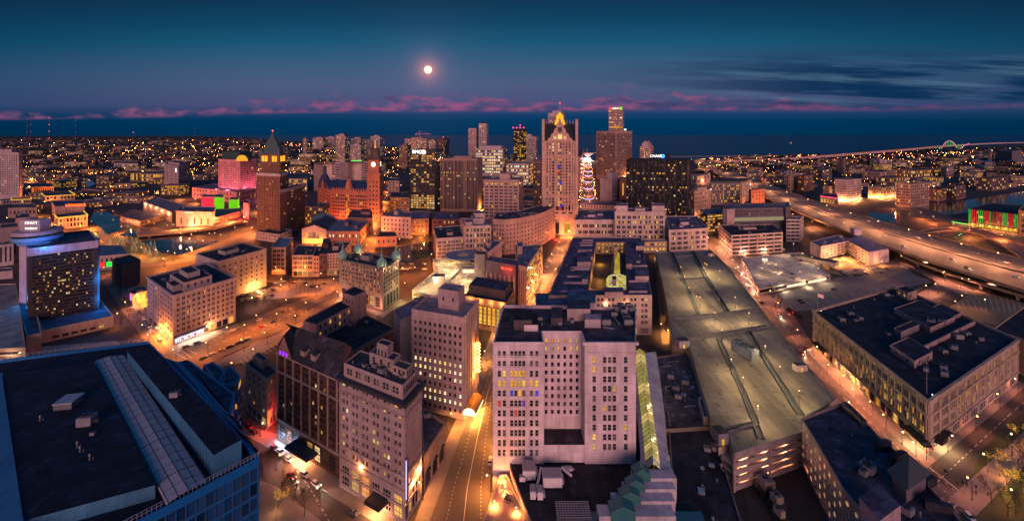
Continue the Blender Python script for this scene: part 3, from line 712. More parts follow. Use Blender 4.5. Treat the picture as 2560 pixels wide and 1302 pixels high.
# -- theatre tower with the lit vertical sign
def theatre_tower():
 pts = [(1029, 772), (1161, 793), (1194, 752)]; pl, z = top(pts, 1050)
 lit = {6: .97, 5: .95, 4: .4, 2: .8, 1: .9}
 f0 = Fac(10, 12, .46, .5, .0, 1, .03, .035, .085, rows=lit, litc='W')
 f1 = Fac(6, 1, .45, .88, .0, 1, .05, .08, .04, 'tall', litc='g')
 b = Bld('theatre_tower', 'rose stone theatre tower with rows of lit windows and a block on its roof', 'theatre', pl, z, wallm=wall((.46, .34, .32)), f={0: f0, 1: f1}, roofc=(.22, .18, .19), parapet=1.4, cl=0)
 b.penthouse(.38, .78, .42, .86, 9.5, f=Fac(2, 1, .16, .22, 0), wallm=wall((.40, .29, .29)), roofc=(.24, .19, .21))
 ms = MB()
 for i in range(7):
  p, a = edge_pt(pl, 1, .04 + .92 * i / 6, .35); ms.box((*p, 6), (.9, .8, z - 5.2), a)
 ms.build('pilaster', wall((.46, .34, .30)), b.root)
 p, a = edge_pt(pl, 1, .72, 1.7); o = b.o
 mb = MB(); mb.box((*p, 15), (1.2, 2.6, 14.5), a); mb.cyl(p[0], p[1], 29.5, 33, 1.1, .1, 8); sg = mb.build('blade_sign', plain('sign_bronze', (.25, .13, .03)), b.root)
 mk = MB()
 for k in range(9):
  zz = 15.9 + k * 1.62
  for t in range(12):
   q = 2 * math.pi * t / 12; mk.octa((p[0] + 1.15 * math.cos(q), p[1] - 1.6, zz + .75 * math.sin(q)), .17)
  mk.octa((p[0] - 1.5, p[1] - 1.5, zz), .2); mk.octa((p[0] + 1.5, p[1] - 1.5, zz), .2); mk.octa((p[0] + .7, p[1] - 1.5, zz + .7), .18)
 mk.build('sign_bulb', glow('bulb', (1, .72, .25), 7), sg)['kind'] = 'stuff'
 for zz in (16, 22, 29): light(b.root, 'POINT', (p[0] + .4 - o[0], p[1] - 2.4 - o[1], zz - o[2]), 8000, (1, .55, .05), .5)
 p, a = edge_pt(pl, 1, .22, 2.8); mb = MB(); d = Vector((math.cos(a), math.sin(a)))
 n = 8
 for k in range(n):
  t0, t1 = math.pi * k / n, math.pi * (k + 1) / n
  g = lambda t, s_: (p[0] + d.x * s_ - d.y * -3.0 * math.cos(t), p[1] + d.y * s_ + d.x * -3.0 * math.cos(t), 4.2 + 2.6 * math.sin(t))
  mb.poly([g(t0, -6), g(t1, -6), g(t1, 6), g(t0, 6)], 0); mb.poly([g(t0, -6), g(t1, -6), (p[0] - d.x * 6, p[1] - d.y * 6, 4.2)], 1)
 mb.box((p[0], p[1], 3.4), (12, 6.1, .8), a, 1)
 mb.build('marquee', [plain('marquee_bronze', (.35, .16, .03)), glow('marquee_light', (1, .72, .38), 2.2)], b.root)
 for u in (-5, 0, 5): light(b.root, 'POINT', (p[0] + d.x * u + 2 - o[0], p[1] + d.y * u - 2.0 - o[1], 3.2), 7000, (1, .52, .05), .4)
 b.finish()
 c = bt('annexe_building', 'blank grey walled annexe against the left side of the rose theatre tower', 'building', [(984, 773), (1000, 800), (1031, 786), (1060, 738)], 960, wallm=wall((.27, .23, .25)), roofc=(.16, .13, .16), cl=2, f={1: Fac(1, 1, .01, .01)}); c.finish()
theatre_tower()
# -- the white office tower in the middle of the picture, standing in a flat roofed podium
def white_tower():
 zp = 10.0
 d0 = Yd(1153, zp); zt = ZT(846, d0)
 lx = lambda x, d: ((x - 1280) * d / F, d)
 dl = Yd(1156, zp)
 A0, A1 = lx(1232, dl), lx(1360, dl); r0, r1 = lx(1364, dl + 9), lx(1462, dl + 9); B0, B1 = lx(1462, dl), lx(1590, dl)
 Bk1, Bk0 = P(1590, 762, zt), P(1258, 756, zt)
 W = wall((.66, .56, .58), 'panel')
 z = zt - 1
 pl = [A0, A1, (A1[0], r0[1]), (B0[0], r1[1]), B0, B1, Bk1, Bk0]
 rowsA = {9: .0, 8: .55, 7: .95, 6: .2, 4: .25}; rowsB = {9: .97, 8: .6, 7: .1}; rowsC = {}
 fA = Fac(8, 11, .62, .66, .0, 1, .05, .04, .06, rows=rowsA, litc='g', us=[(u, .066) for u in (.127, .225, .37, .45, .527, .605, .755, .86)])
 fB = Fac(6, 10, .45, .52, .0, 1, .02, .26, .05, rows=rowsB)
 fC = Fac(5, 10, .6, .66, .08, 1, .06, .09, .11, cols={0: .5}, litc='g', us=[(u, .072) for u in (.185, .39, .485, .58, .80)])
 b = Bld('office_tower', 'white stone office tower in the middle with two wings and a recessed centre', 'office tower', pl, z, zp, wallm=W, roofc=(.05, .045, .055), f={0: fA, 2: fB, 4: fC}, parapet=1.3, cl=0)
 ms = MB()
 for (q0, q1, zz, h_, out, e) in ((B0, B1, z - 4.2, .5, .35, .0), (B0, B1, z - .8, 1.0, .8, .0), (A0, A1, z - 5.2, .35, .25, 0), (A0, A1, z - .5, .6, .25, 0), (A0, A1, z - 9, .3, .2, 0), (A0, A1, z - 16.5, .3, .2, 0), (A0, A1, z - 20, .3, .2, 0)):
  c = ((q0[0] + q1[0]) / 2, q0[1] - out / 2); ms.box((c[0], c[1], zz), (q1[0] - q0[0] + 2 * out, out, h_))
 ms.build('string_course', W, b.root)
 mb = MB(); c = ((A1[0] + B0[0]) / 2, (r0[1] + dl) / 2 + 1); mb.box((c[0], c[1] - 1, zp), (B0[0] - A1[0] - .1, r0[1] - dl - .2, 6.5), 0, 0, 1, 1); mb.build('recess_block', [W, roofm((.04, .035, .045))], b.root)
 def rbox(name, x0, x1, y0, y1, h_, wm=W, rc=(.045, .04, .05), zz=None):
  zz = b.zr if zz is None else zz
  w_ = [P(x0, y0, zz + h_), P(x1, y0, zz + h_), P(x1, y1, zz + h_), P(x0, y1, zz + h_)]
  m_ = MB(); m_.prism(w_, zz, zz + h_, 0, 1); return m_.build(name, [wm, roofm(rc)], b.root)
 DK = wall((.10, .08, .09))
 rbox('machine_room', 1310, 1345, 812, 782, 2.5, W, (.02, .018, .02)); rbox('machine_room', 1284, 1330, 800, 775, 4, DK, (.02, .018, .02))
 rbox('machine_room', 1378, 1406, 795, 768, 3.0, DK); rbox('rooftop_plant', 1462, 1502, 798, 785, 3.4, plain('unit_mauve', (.34, .27, .30)), (.3, .25, .28))
 rbox('machine_room', 1418, 1476, 772, 748, 5.0, wall((.38, .30, .30)), (.03, .05, .07))
 for (x, y, s_) in ((1495, 797, 1.5), (1545, 778, 1.5), (1558, 785, 1.7), (1565, 800, 1.4), (1570, 812, 1.6), (1552, 770, 1.3), (1400, 812, 1.0), (1480, 815, 1.2), (1515, 812, 1.6), (1535, 790, 1.2), (1300, 822, 1.0), (1430, 806, .9), (1456, 780, .9), (1350, 800, .9), (1580, 778, 1.1), (1570, 768, 1.2)):
  px, py = P(x, y, b.zr); linkobj('air_unit', UNIT['ac'], b.root, (px - b.o[0], py - b.o[1], b.zr - b.o[2]), rnd.choice((0, 1.57)), (s_, s_, s_))
 for (x, y) in ((1440, 800), (1475, 805), (1520, 783), (1355, 815), (1405, 785)):
  px, py = P(x, y, b.zr); linkobj('vent_pipe', UNIT['vent'], b.root, (px - b.o[0], py - b.o[1], b.zr - b.o[2]))
 md = MB()
 for (x0, y0, x1, y1) in ((1530, 790, 1548, 812), (1516, 775, 1540, 776), (1455, 800, 1456, 790), (1508, 820, 1535, 825)):
  p, q = P(x0, y0, b.zr), P(x1, y1, b.zr); md.tube((*p, b.zr + .5), (*q, b.zr + .5), .3, n=6)
 md.build('duct', METAL, b.root)
 b.wins.sort(key=lambda w_: -w_[0])
 k = 0
 for i, w_ in enumerate(b.wins):
  if w_[1][0] < A1[0] and k < 9 and zp + 15 < w_[1][2] < zp + 26 and i % 5 == 0: b.wins[i] = (w_[0] + 99, *w_[1:5], 'c', *w_[6:]); k += 1
 b.finish()
 pts = [(1243, 1196), (1330, 1400), (1500, 1300), (1592, 1160), (1592, 1140), (1240, 1150)]
 m_ = MB(); m_.prism([A0, A1, (A1[0], r0[1]), (B0[0], r1[1]), B0, B1, Bk1, Bk0], 0, zp); m_.build('base_course', W, b.root)
 pl = [P(1277, 1176, zp), P(1372, 1420, zp), P(1500, 1420, zp), P(1640, 1160, zp), P(1640, 1120, zp), P(1272, 1142, zp)]
 c = Bld('podium_building', 'low black roofed building at the foot of the white tower carrying rooftop machines', 'building', pl, zp - .02, wallm=wall((.35, .28, .26)), roofc=(.02, .018, .024), f=None, parapet=.4)
 def um(x, y, sx, sy, h_, name='air_handler', mt=None):
  px, py = P(x, y, zp); m_ = MB(); m_.box((px, py, zp + .1), (sx, sy, h_)); m_.box((px, py, zp + .1 + h_), (sx * .9, sy * .9, .25), 0, 1); m_.box((px + sx * .5 + .4, py, zp + .3), (.7, sy * .6, h_ * .5), 0, 1)
  m_.build(name, [WHITEP, METAL], c.root)
 um(1322, 1185, 4.5, 5.5, 3); um(1380, 1205, 6.5, 5, 3.2); um(1332, 1238, 1.8, 3.4, 2.4); um(1350, 1240, 1.8, 3.2, 2.4); um(1306, 1200, 2, 1.6, 1.4); um(1420, 1175, 3, 1.2, 1)
 m_ = MB(); p, q = P(1352, 1175, zp), P(1342, 1228, zp); m_.tube((*p, zp + 1), (*q, zp + 1), .45, n=8); p, q = P(1405, 1175, zp), P(1428, 1195, zp); m_.tube((*p, zp + 1), (*q, zp + 1), .5, n=8); m_.build('duct', WHITEP, c.root)
 px, py = P(1432, 1282, zp); m_ = MB(); m_.box((px, py, zp), (11, 6.5, 1.2), 0, 0);
 for i in range(12): m_.box((px - 5 + i * .91, py, zp + 1.2), (.12, 6.3, .12), 0, 1)
 for i in range(8): m_.box((px, py - 3 + i * .86, zp + 1.2), (10.8, .12, .1), 0, 1)
 m_.build('skylight', [plain('skylight_pane_blue', (.05, .06, .09), .2), METAL], c.root)
 tz = zp + .3
 w_ = [P(1204, 1318, 6), P(1326, 1318, 6), P(1268, 1190, 6), P(1248, 1194, 6)]
 t = thing('roof_terrace', 'small orange lit roof terrace between the avenue and the black podium roof', 'terrace', (w_[0][0], w_[0][1], 0))
 m_ = MB(); m_.prism(w_, 0, 6, 1, 0); m_.build('deck', [wall((.36, .26, .2), 'panel'), wall((.3, .22, .2))], t)
 m_ = MB(); i_ = inset(w_, .25)
 for i in range(4):
  j = (i + 1) % 4; m_.poly([(*w_[i], 6), (*w_[j], 6), (*w_[j], 7.1), (*w_[i], 7.1)]); m_.poly([(*i_[j], 6), (*i_[i], 6), (*i_[i], 7.1), (*i_[j], 7.1)]); m_.poly([(*w_[i], 7.1), (*w_[j], 7.1), (*i_[j], 7.1), (*i_[i], 7.1)])
 m_.build('parapet', wall((.42, .30, .22)), t)
 for (x, y) in ((1236, 1268), (1262, 1232), (1256, 1205), (1290, 1285)):
  px, py = P(x, y, 6); o = t.location; light(t, 'POINT', (px - o.x, py - o.y, 8.2), 3200, (1, .5, .08), .2)
  m_ = MB(); m_.cyl(px, py, 6, 8, .05, .05, 6); m_.octa((px, py, 8.2), .28, 1); m_.build('lamp', [DARK, glow('terrace_lamp', (1, .65, .25), 8)], t)
 for (x, y) in ((1263, 1227), (1264, 1252), (1270, 1254), (1276, 1256), (1268, 1240), (1258, 1218)):
  px, py = P(x, y, 6); m_ = MB(); m_.cyl(px, py, 6.7, 6.78, .5, .5, 10); m_.cyl(px, py, 6, 6.7, .05, .05, 5)
  for q in (0, 2.1, 4.2): m_.box((px + .8 * math.cos(q), py + .8 * math.sin(q), 6.4), (.4, .4, .06), q); m_.box((px + 1.0 * math.cos(q), py + 1.0 * math.sin(q), 6.4), (.06, .4, .5), q); m_.cyl(px + .8 * math.cos(q), py + .8 * math.sin(q), 6, 6.4, .03, .03, 4)
  tb = m_.build('cafe_table', DARK); tag(tb, 'dark cafe table with three chairs on the orange lit terrace', 'table', 'cafe tables on the roof terrace')
white_tower()
# -- glazed shopping arcade running past the tower
def arcade():
 L0 = P(1600, 880, 9); o = (L0[0], L0[1], 0)
 t = thing('shopping_arcade', 'long glass roofed shopping arcade with white flanks stepping down toward the bottom', 'arcade', o); t['o'] = o
 spine = [(1598, 880, 12, 15), (1607, 960, 13, 15), (1617, 1040, 14, 15), (1627, 1120, 16, 15), (1632, 1172, 17, 15)]
 zr = 16.0
 mw, mg, mbars, mf = MB(), MB(), MB(), MB()
 rows = []
 N = 30
 for k in range(N + 1):
  f_ = k / N * (len(spine) - 1); i = min(int(f_), len(spine) - 2); u = f_ - i
  x = spine[i][0] + (spine[i + 1][0] - spine[i][0]) * u; y = spine[i][1] + (spine[i + 1][1] - spine[i][1]) * u; hw = spine[i][2] + (spine[i + 1][2] - spine[i][2]) * u
  a, b_ = P(x - hw, y, zr), P(x + hw + 2, y, zr); rows.append((a, ((a[0] + b_[0]) / 2, a[1]), b_))
 for k in range(N):
  (a0, m0, b0), (a1, m1, b1) = rows[k], rows[k + 1]
  for (p0, z0, q0, z1, p1, q1) in ((a0, zr, m0, zr + 2.0, a1, m1), (m0, zr + 2.0, b0, zr, m1, b1)):
   for s_ in range(2):
    t0, t1 = s_ / 2, (s_ + 1) / 2
    c = lambda p, q, t_: (p[0] + (q[0] - p[0]) * t_, p[1] + (q[1] - p[1]) * t_, z0 + (z1 - z0) * t_)
    mg.poly([c(p0, q0, t0), c(p1, q1, t0), c(p1, q1, t1), c(p0, q0, t1)], (2 if k % 7 in (1, 2) else 0) if k < 27 else 1)
   mbars.tube((*p0, z0 + .05), (*q0, z1 + .05), .08, n=4)
  mbars.tube((*m0, zr + 2.06), (*m1, zr + 2.06), .1, n=4)
 pan = mg.build('glass_roof', [litm('arcade', [(0, (.70, .52, .10)), (1, (.78, .66, .22))], .38, .52), plain('arcade_pane', (.10, .22, .20), .25), glow('arcade_warm', (.95, .66, .20), .55)], t)
 mbars.build('glazing_bar', plain('bar_green', (.08, .16, .16), .4), pan)
 left = [P(x - 30 - (y - 880) * .012, y, zr - 1.5) for x, y, _, _ in [(s[0], s[1], 0, 0) for s in spine]]
 right = [P(1640, 880, zr - 1.5), P(1652, 960, zr - 1.5), P(1662, 1040, zr - 1.5), P(1668, 1120, zr - 1.5), P(1680, 1180, zr - 1.5)]
 fl = MB()
 zf = zr - .3
 for i in range(4):
  a0 = rows[int(i * N / 4)][2]; a1 = rows[int((i + 1) * N / 4)][2]; b0, b1 = right[i], right[i + 1]
  fl.poly([(*a0, zf), (*a1, zf), (*b1, zf - 1), (*b0, zf - 1)]); fl.poly([(*b0, zf - 1), (*b1, zf - 1), (*b1, 0), (*b0, 0)])
  c0, c1 = rows[int(i * N / 4)][0], rows[int((i + 1) * N / 4)][0]
  fl.poly([(*c1, zf), (*c0, zf), (c0[0] - 1.5, c0[1], zf - .6), (c1[0] - 1.5, c1[1], zf - .6)]); fl.poly([(c1[0] - 1.5, c1[1], zf - .6), (c0[0] - 1.5, c0[1], zf - .6), (c0[0] - 1.5, c0[1], 0), (c1[0] - 1.5, c1[1], 0)])
 WS = wall((.46, .44, .48), 'panel')
 fl.build('flank', WS, t)
 steps = [(1606, 1195, 1585, 1640, 16, 21), (1590, 1222, 1560, 1628, 15, 23), (1576, 1252, 1532, 1612, 14, 26), (1558, 1290, 1498, 1598, 13, 31)]
 prevd = rows[-1][0][1]
 for k, (cx, y, xl, xr, zz, hw) in enumerate(steps):
  d1 = P(cx, y, zz)[1]; X0, X1 = PD(xl, d1)[0], PD(1692 - k * 2 if k < 3 else 1690, d1)[0]
  m_ = MB(); m_.box(((X0 + X1) / 2, (d1 + prevd) / 2, 0), (X1 - X0, prevd - d1, zz)); m_.build('step_block', WS, t)
  gx0, gx1 = PD(cx - hw, d1)[0], PD(cx + hw, d1)[0]; mx = (gx0 + gx1) / 2; g_ = MB(); e = .04
  z0, z1 = zz, zz + 1.2
  g_.poly([(gx0, d1 - e, z0 - 3), (gx1, d1 - e, z0 - 3), (gx1, d1 - e, z1), (mx, d1 - e, z1 + 1.6), (gx0, d1 - e, z1)], 0)
  g_.poly([(gx0, d1 - e, z1), (mx, d1 - e, z1 + 1.6), (mx, prevd, z1 + 1.6), (gx0, prevd, z1)], 0); g_.poly([(mx, d1 - e, z1 + 1.6), (gx1, d1 - e, z1), (gx1, prevd, z1), (mx, prevd, z1 + 1.6)], 0)
  g_.poly([(gx0, prevd, z0), (gx0, d1 - e, z0), (gx0, d1 - e, z1), (gx0, prevd, z1)], 0); g_.poly([(gx1, d1 - e, z0), (gx1, prevd, z0), (gx1, prevd, z1), (gx1, d1 - e, z1)], 0)
  lan = g_.build('glass_lantern', plain('lantern_glass', (.03, .13, .13), .12), t)
  q_ = MB()
  for i in range(5): q_.tube((gx0 + (gx1 - gx0) * i / 4, d1 - .08, z0 - 3), (gx0 + (gx1 - gx0) * i / 4, d1 - .08, z1 + 1.6 * (1 - abs(i / 2 - 1))), .06, n=4)
  for zq in (z0 - 1.5, z0): q_.tube((gx0, d1 - .08, zq), (gx1, d1 - .08, zq), .05, n=4)
  for a_, b_ in (((gx0, d1 - .06, z1), (mx, d1 - .06, z1 + 1.66)), ((mx, d1 - .06, z1 + 1.66), (gx1, d1 - .06, z1)), ((mx, d1, z1 + 1.66), (mx, prevd, z1 + 1.66))): q_.tube(a_, b_, .08, n=4)
  q_.build('glazing_bar', plain('bar_green', (.08, .16, .16), .4), lan)
  prevd = d1
 d1 = P(1560, 1330, 11)[1]; X0, X1 = PD(1470, d1)[0], PD(1780, d1)[0]
 m_ = MB(); m_.box(((X0 + X1) / 2, d1 + 4, 0), (X1 - X0, 8, 10.5), 0, 0, 1, 0)
 for i in range(14): m_.box(((X0 + (X1 - X0) * i / 13), d1 - .1, 0), (.15, .15, 10.4), 0, 1)
 m_.build('glass_lobby', [plain('lobby_glass', (.03, .10, .12), .15), plain('bar_green', (.08, .16, .16), .4)], t)
 light(t, 'POINT', (P(1600, 930, zr)[0] - o[0], P(1600, 930, zr)[1] - o[1], zr - 3), 100, (1, .8, .4))
arcade()
# -- low roofs between arcade and garage
pl, z = top([(1636, 885), (1664, 1062), (1774, 1055), (1720, 872)], 1130, 1)
b = Bld('low_building', 'low grey brown roof with vents between the glass arcade and the parking deck', 'building', pl, 9.5, wallm=wall((.2, .17, .15)), roofc=(.085, .07, .065), parapet=.6, cl=12, f=None)
b.penthouse(.75, .97, .88, .99, 3.5, wallm=wall((.4, .36, .36))); b.finish()
pl = [P(1672, 1068, 8.5), P(1695, 1420, 8.5), P(1890, 1420, 8.5), P(1778, 1058, 8.5)]
b = Bld('low_building', 'low black tarred roof with pale drips right of the white stepped arcade flank', 'building', pl, 8.5, wallm=wall((.2, .17, .15)), roofc=(.016, .018, .024), parapet=.6, f=None)
b.clutter(9, .15, .9, .35, .98); b.finish()
b = bt('skylit_court', 'narrow yellow lit light court along the right flank of the arcade', 'court', [(1650, 1052), (1673, 1168), (1683, 1166), (1662, 1050)], 1182, wallm=plain('court_frame', (.5, .42, .12)), roofc=(.10, .08, .02), parapet=1.5, f=None)
for u in (.2, .5, .8):
 x, y = b.at(u, .5); light(b.root, 'POINT', (x - b.o[0], y - b.o[1], b.z1 - .6), 220, (1, .75, .15), .3)
# -- the big rooftop parking deck
def parking():
 z = 13.0
 Lf = [(1639, 633), (1662, 740), (1682, 850), (1722, 870), (1776, 1052), (1823, 1102), (1834, 1138)]
 Rt = [(2006, 1082), (2005, 1052), (2092, 1002), (2002, 900), (1912, 785), (1820, 668), (1774, 626)]
 pl = [P(x, y, z) for x, y in [*Lf, *Rt]]
 o = (P(1850, 850, z)[0], P(1850, 850, z)[1], 0)
 t = thing('parking_garage', 'large tan rooftop parking deck with long dividing barriers and an open lit end', 'parking garage', o); t['o'] = o
 CON = wall((.34, .29, .22), 'panel'); DECK = mat('deck_concrete', lambda t_, m_: deckm(t_))
 mb = MB()
 n = len(pl)
 fr = 6
 for i in range(n):
  if i == fr: continue
  a, b_ = pl[i], pl[(i + 1) % n]
  if i > fr:
   mb.poly([(*a, 0), (*b_, 0), (*b_, z + 1), (*a, z + 1)])
  else:
   mb.poly([(*a, 0), (*b_, 0), (*b_, z + 1), (*a, z + 1)])
 mb.poly([(*p, z) for p in pl], 1)
 mb.build('deck', [CON, DECK], t)
 inn = inset(pl, .5); m2 = MB()
 for i in range(n):
  j = (i + 1) % n
  if i == fr: continue
  m2.poly([(*pl[i], z + 1), (*pl[j], z + 1), (*inn[j], z + 1), (*inn[i], z + 1)]); m2.poly([(*inn[i], z + 1), (*inn[j], z + 1), (*inn[j], z), (*inn[i], z)])
 m2.build('parapet', wall((.16, .16, .18)), t)
 a, b_ = Vector(pl[fr]), Vector(pl[fr + 1]); d = (b_ - a).normalized(); nn = Vector((d.y, -d.x)); L_ = (b_ - a).length; ang = math.atan2(d.y, d.x); c = (a + b_) / 2
 sp = MB(); lt = MB()
 for k in range(5):
  zz = z - 1.8 - k * 2.75
  sp.box((c.x + nn.x * .2, c.y + nn.y * .2, zz), (L_, .4, 1.9 + (1.0 if k == 0 else 0)), ang)
 for u in (0, .5, 1):
  p = a + (b_ - a) * u; sp.box((p.x + nn.x * .3, p.y + nn.y * .3, 0), (.8, .7, z), ang)
 sp.build('spandrel', wall((.30, .26, .25)), t)
 for k in range(4):
  zz = z - 2.9 - k * 2.75
  q0, q1 = a - nn * 7, b_ - nn * 7
  lt.poly([(*a, zz - 1.6), (*b_, zz - 1.6), (*q1, zz - 1.6), (*q0, zz - 1.6)]); lt.poly([(*q0, zz - 1.6), (*q1, zz - 1.6), (*q1, zz + 1.2), (*q0, zz + 1.2)])
  for u in (.2, .5, .8):
   p = a + (b_ - a) * u - nn * 3; light(t, 'POINT', (p.x - o[0], p.y - o[1], zz + .6), 2600, (1, .5, .16), .3)
 lt.build('inner_deck', wall((.5, .42, .36)), t)
 bar = [[(1679, 632), (1700, 680), (1722, 730), (1748, 788)], [(1731, 628), (1762, 688), (1822, 783)], [(1684, 797), (1790, 789), (1901, 775)], [(1712, 850), (1796, 838), (1920, 817)],
  [(1797, 848), (1830, 920), (1862, 990), (1890, 1060)], [(1870, 828), (1930, 925), (2002, 1038)], [(1815, 1078), (1890, 1062), (1902, 1098)], [(1690, 643), (1735, 640)], [(1700, 700), (1770, 694)], [(1764, 730), (1816, 722)]]
 for i, ln in enumerate(bar):
  m_ = MB(); two = i not in (7, 8, 9)
  for (x0, y0), (x1, y1) in zip(ln, ln[1:]):
   p, q = Vector(P(x0, y0, z)), Vector(P(x1, y1, z)); dd = q - p; aa = math.atan2(dd.y, dd.x); mm = (p + q) / 2; per = Vector((-dd.y, dd.x)).normalized()
   for s_ in ((-1.2, 1.2) if two else (0,)):
    e = mm + per * s_; m_.box((e.x, e.y, z + .01), (dd.length, .35, 1.15), aa)
   if two: m_.box((mm.x, mm.y, z + .01), (dd.length, 2.0, .10), aa, 1)
  m_.build('barrier', [wall((.15, .16, .18)), wall((.06, .065, .07))], t)
 px, py = P(1862, 885, z); m_ = MB(); m_.box((px, py, z), (5.2, 13, 4.6), .35)
 ct = m_.build('cooling_tower', wall((.24, .29, .33), 'corrug'), t)
 for k in (-4.2, 0, 4.2):
  m_ = MB(); x, y = px - k * math.sin(.35), py + k * math.cos(.35); m_.cyl(x, y, z + 4.6, z + 5.7, 2.1, 1.9, 16, 0, 1); m_.cyl(x, y, z + 5.7, z + 5.8, .4, .4, 8); m_.build('fan', [plain('fan_blue', (.08, .14, .18), .4), DARK], ct)
 for x, y, sx, sy, h_, w_ in ((2000, 925, 6, 3.2, 3.2, (.42, .36, .34)), (1800, 1100, 4, 5, 4.2, (.2, .2, .24)), (1706, 865, 6, 5, 4, (.3, .28, .3)), (1777, 640, 6, 3, 3, (.36, .3, .3))):
  px, py = P(x, y, z); m_ = MB(); m_.box((px, py, z), (sx, sy, h_), .1, 0, 1, 1); m_.box((px, py - sy / 2 - .03, z), (1.0, .06, 2.1), .1, 2); m_.build('stair_head', [wall(w_), roofm(), LITG], t)
 px, py = P(1790, 1088, z); light(t, 'POINT', (px - o[0], py - o[1], z + 2.4), 900, (1, .8, .15), .3)
 for k, (x, y) in enumerate(((1722, 745), (1742, 768), (1702, 690), (1712, 715), (1750, 770), (1787, 812), (1872, 812), (1828, 936), (1858, 984), (1895, 1060), (1913, 900), (1950, 955), (1998, 1020), (1838, 770), (1805, 858), (1760, 692), (1762, 680), (1767, 683), (1800, 700))):
  px, py = P(x, y, z); lamp_at('deck_lamp', px, py, z, 7.5, 4800, (1, .66, .301), 'slim white topped lamp mast standing on the tan rooftop parking deck', 'lamps on the rooftop parking deck', arm=False, rad=.2)
def deckm(t):
 v = objc(t); a = t.noise(v, .05, 4, .6); b = t.noise(scl(t, v, .25, .02, 1), 1.0, 4, .6); c = t.noise(v, .8, 4, .6)
 n = t.new('ShaderNodeTexBrick'); t.l.new(v, n.inputs['Vector']); n.inputs['Scale'].default_value = 1; n.inputs['Brick Width'].default_value = 17; n.inputs['Row Height'].default_value = 17
 n.inputs['Mortar Size'].default_value = .09; n.inputs['Color1'].default_value = (1, 1, 1, 1); n.inputs['Color2'].default_value = (.72, .72, .72, 1); n.inputs['Mortar'].default_value = (.4, .4, .4, 1)
 k = t.math('ADD', t.math('MULTIPLY', t.smooth(a, .3, .7), .4), t.math('ADD', t.math('MULTIPLY', t.smooth(b, .35, .65), .45), t.math('MULTIPLY', c, .2)))
 n2 = t.new('ShaderNodeTexBrick'); t.l.new(v, n2.inputs['Vector']); n2.inputs['Scale'].default_value = 1; n2.offset = 0; n2.inputs['Brick Width'].default_value = 60; n2.inputs['Row Height'].default_value = 2.8; n2.inputs['Mortar Size'].default_value = .06
 n2.inputs['Color1'].default_value = n2.inputs['Color2'].default_value = (1, 1, 1, 1); n2.inputs['Mortar'].default_value = (.72, .72, .7, 1)
 st = t.noise(v, .35, 3, .5); cc = t.mix(.8, t.mix(k, (.12, .108, .086), (.28, .25, .19)), n.outputs['Color'], 'MULTIPLY'); cc = t.mix(.7, cc, n2.outputs['Color'], 'MULTIPLY')
 return princ(t, t.mix(t.smooth(st, .62, .7, 0, .6), cc, (.04, .038, .03)), .85, 0, .2)
LAMPK = {}
def lamp_at(name, x, y, z, h_, watts, c, label, group, cat='street lamp', arm=True, rad=.32):
 k = (name, h_, round(rad, 2))
 if k not in LAMPK:
  a = MB(); a.cyl(0, 0, 0, h_, .13, .07, 6); a.cyl(0, 0, 0, .7, .26, .2, 6)
  b_ = MB()
  if arm: b_.tube((0, 0, h_ - .2), (1.4, 0, h_ + .3), .05, n=5)
  cc = MB(); hx = 1.5 if arm else 0; cc.lathe(hx, 0, [(0, h_ - rad * .9), (rad * .7, h_ - rad * .6), (rad, h_), (rad * .7, h_ + rad * .6), (0, h_ + rad * .9)], 8)
  LAMPK[k] = (a.mesh('pole', [DARK]), b_.mesh('arm', [DARK]) if arm else None, cc.mesh('lamp_head', [glow('lamp_warm', (1, .56, .2), 9)]), {}, hx)
 pm, am, hm, lts, hx = LAMPK[k]
 o = thing(name, label, cat, (x, y, z), group, rnd.uniform(-3.1, 3.1) if arm else 0)
 linkobj('pole', pm, o)
 if am: linkobj('arm', am, o)
 linkobj('lamp_head', hm, o)
 if watts:
  lk = (round(watts), c)
  if lk not in lts:
   L = bpy.data.lights.new('lamp_light', 'SPOT' if watts < 13500 and name != 'deck_lamp' else 'POINT'); L.energy = watts * (1.1 if name == 'deck_lamp' else .85 if watts < 13500 else .8 if watts < 21000 else 1.3)
   if L.type == 'SPOT': L.spot_size = R(152); L.spot_blend = .5
   L.color = warm(c); L.shadow_soft_size = .45; lts[lk] = L
  q = bpy.data.objects.new('lamp_light', lts[lk]); col.objects.link(q); q.parent = o; q.location = (hx, 0, h_ - .9)
 return o
parking()
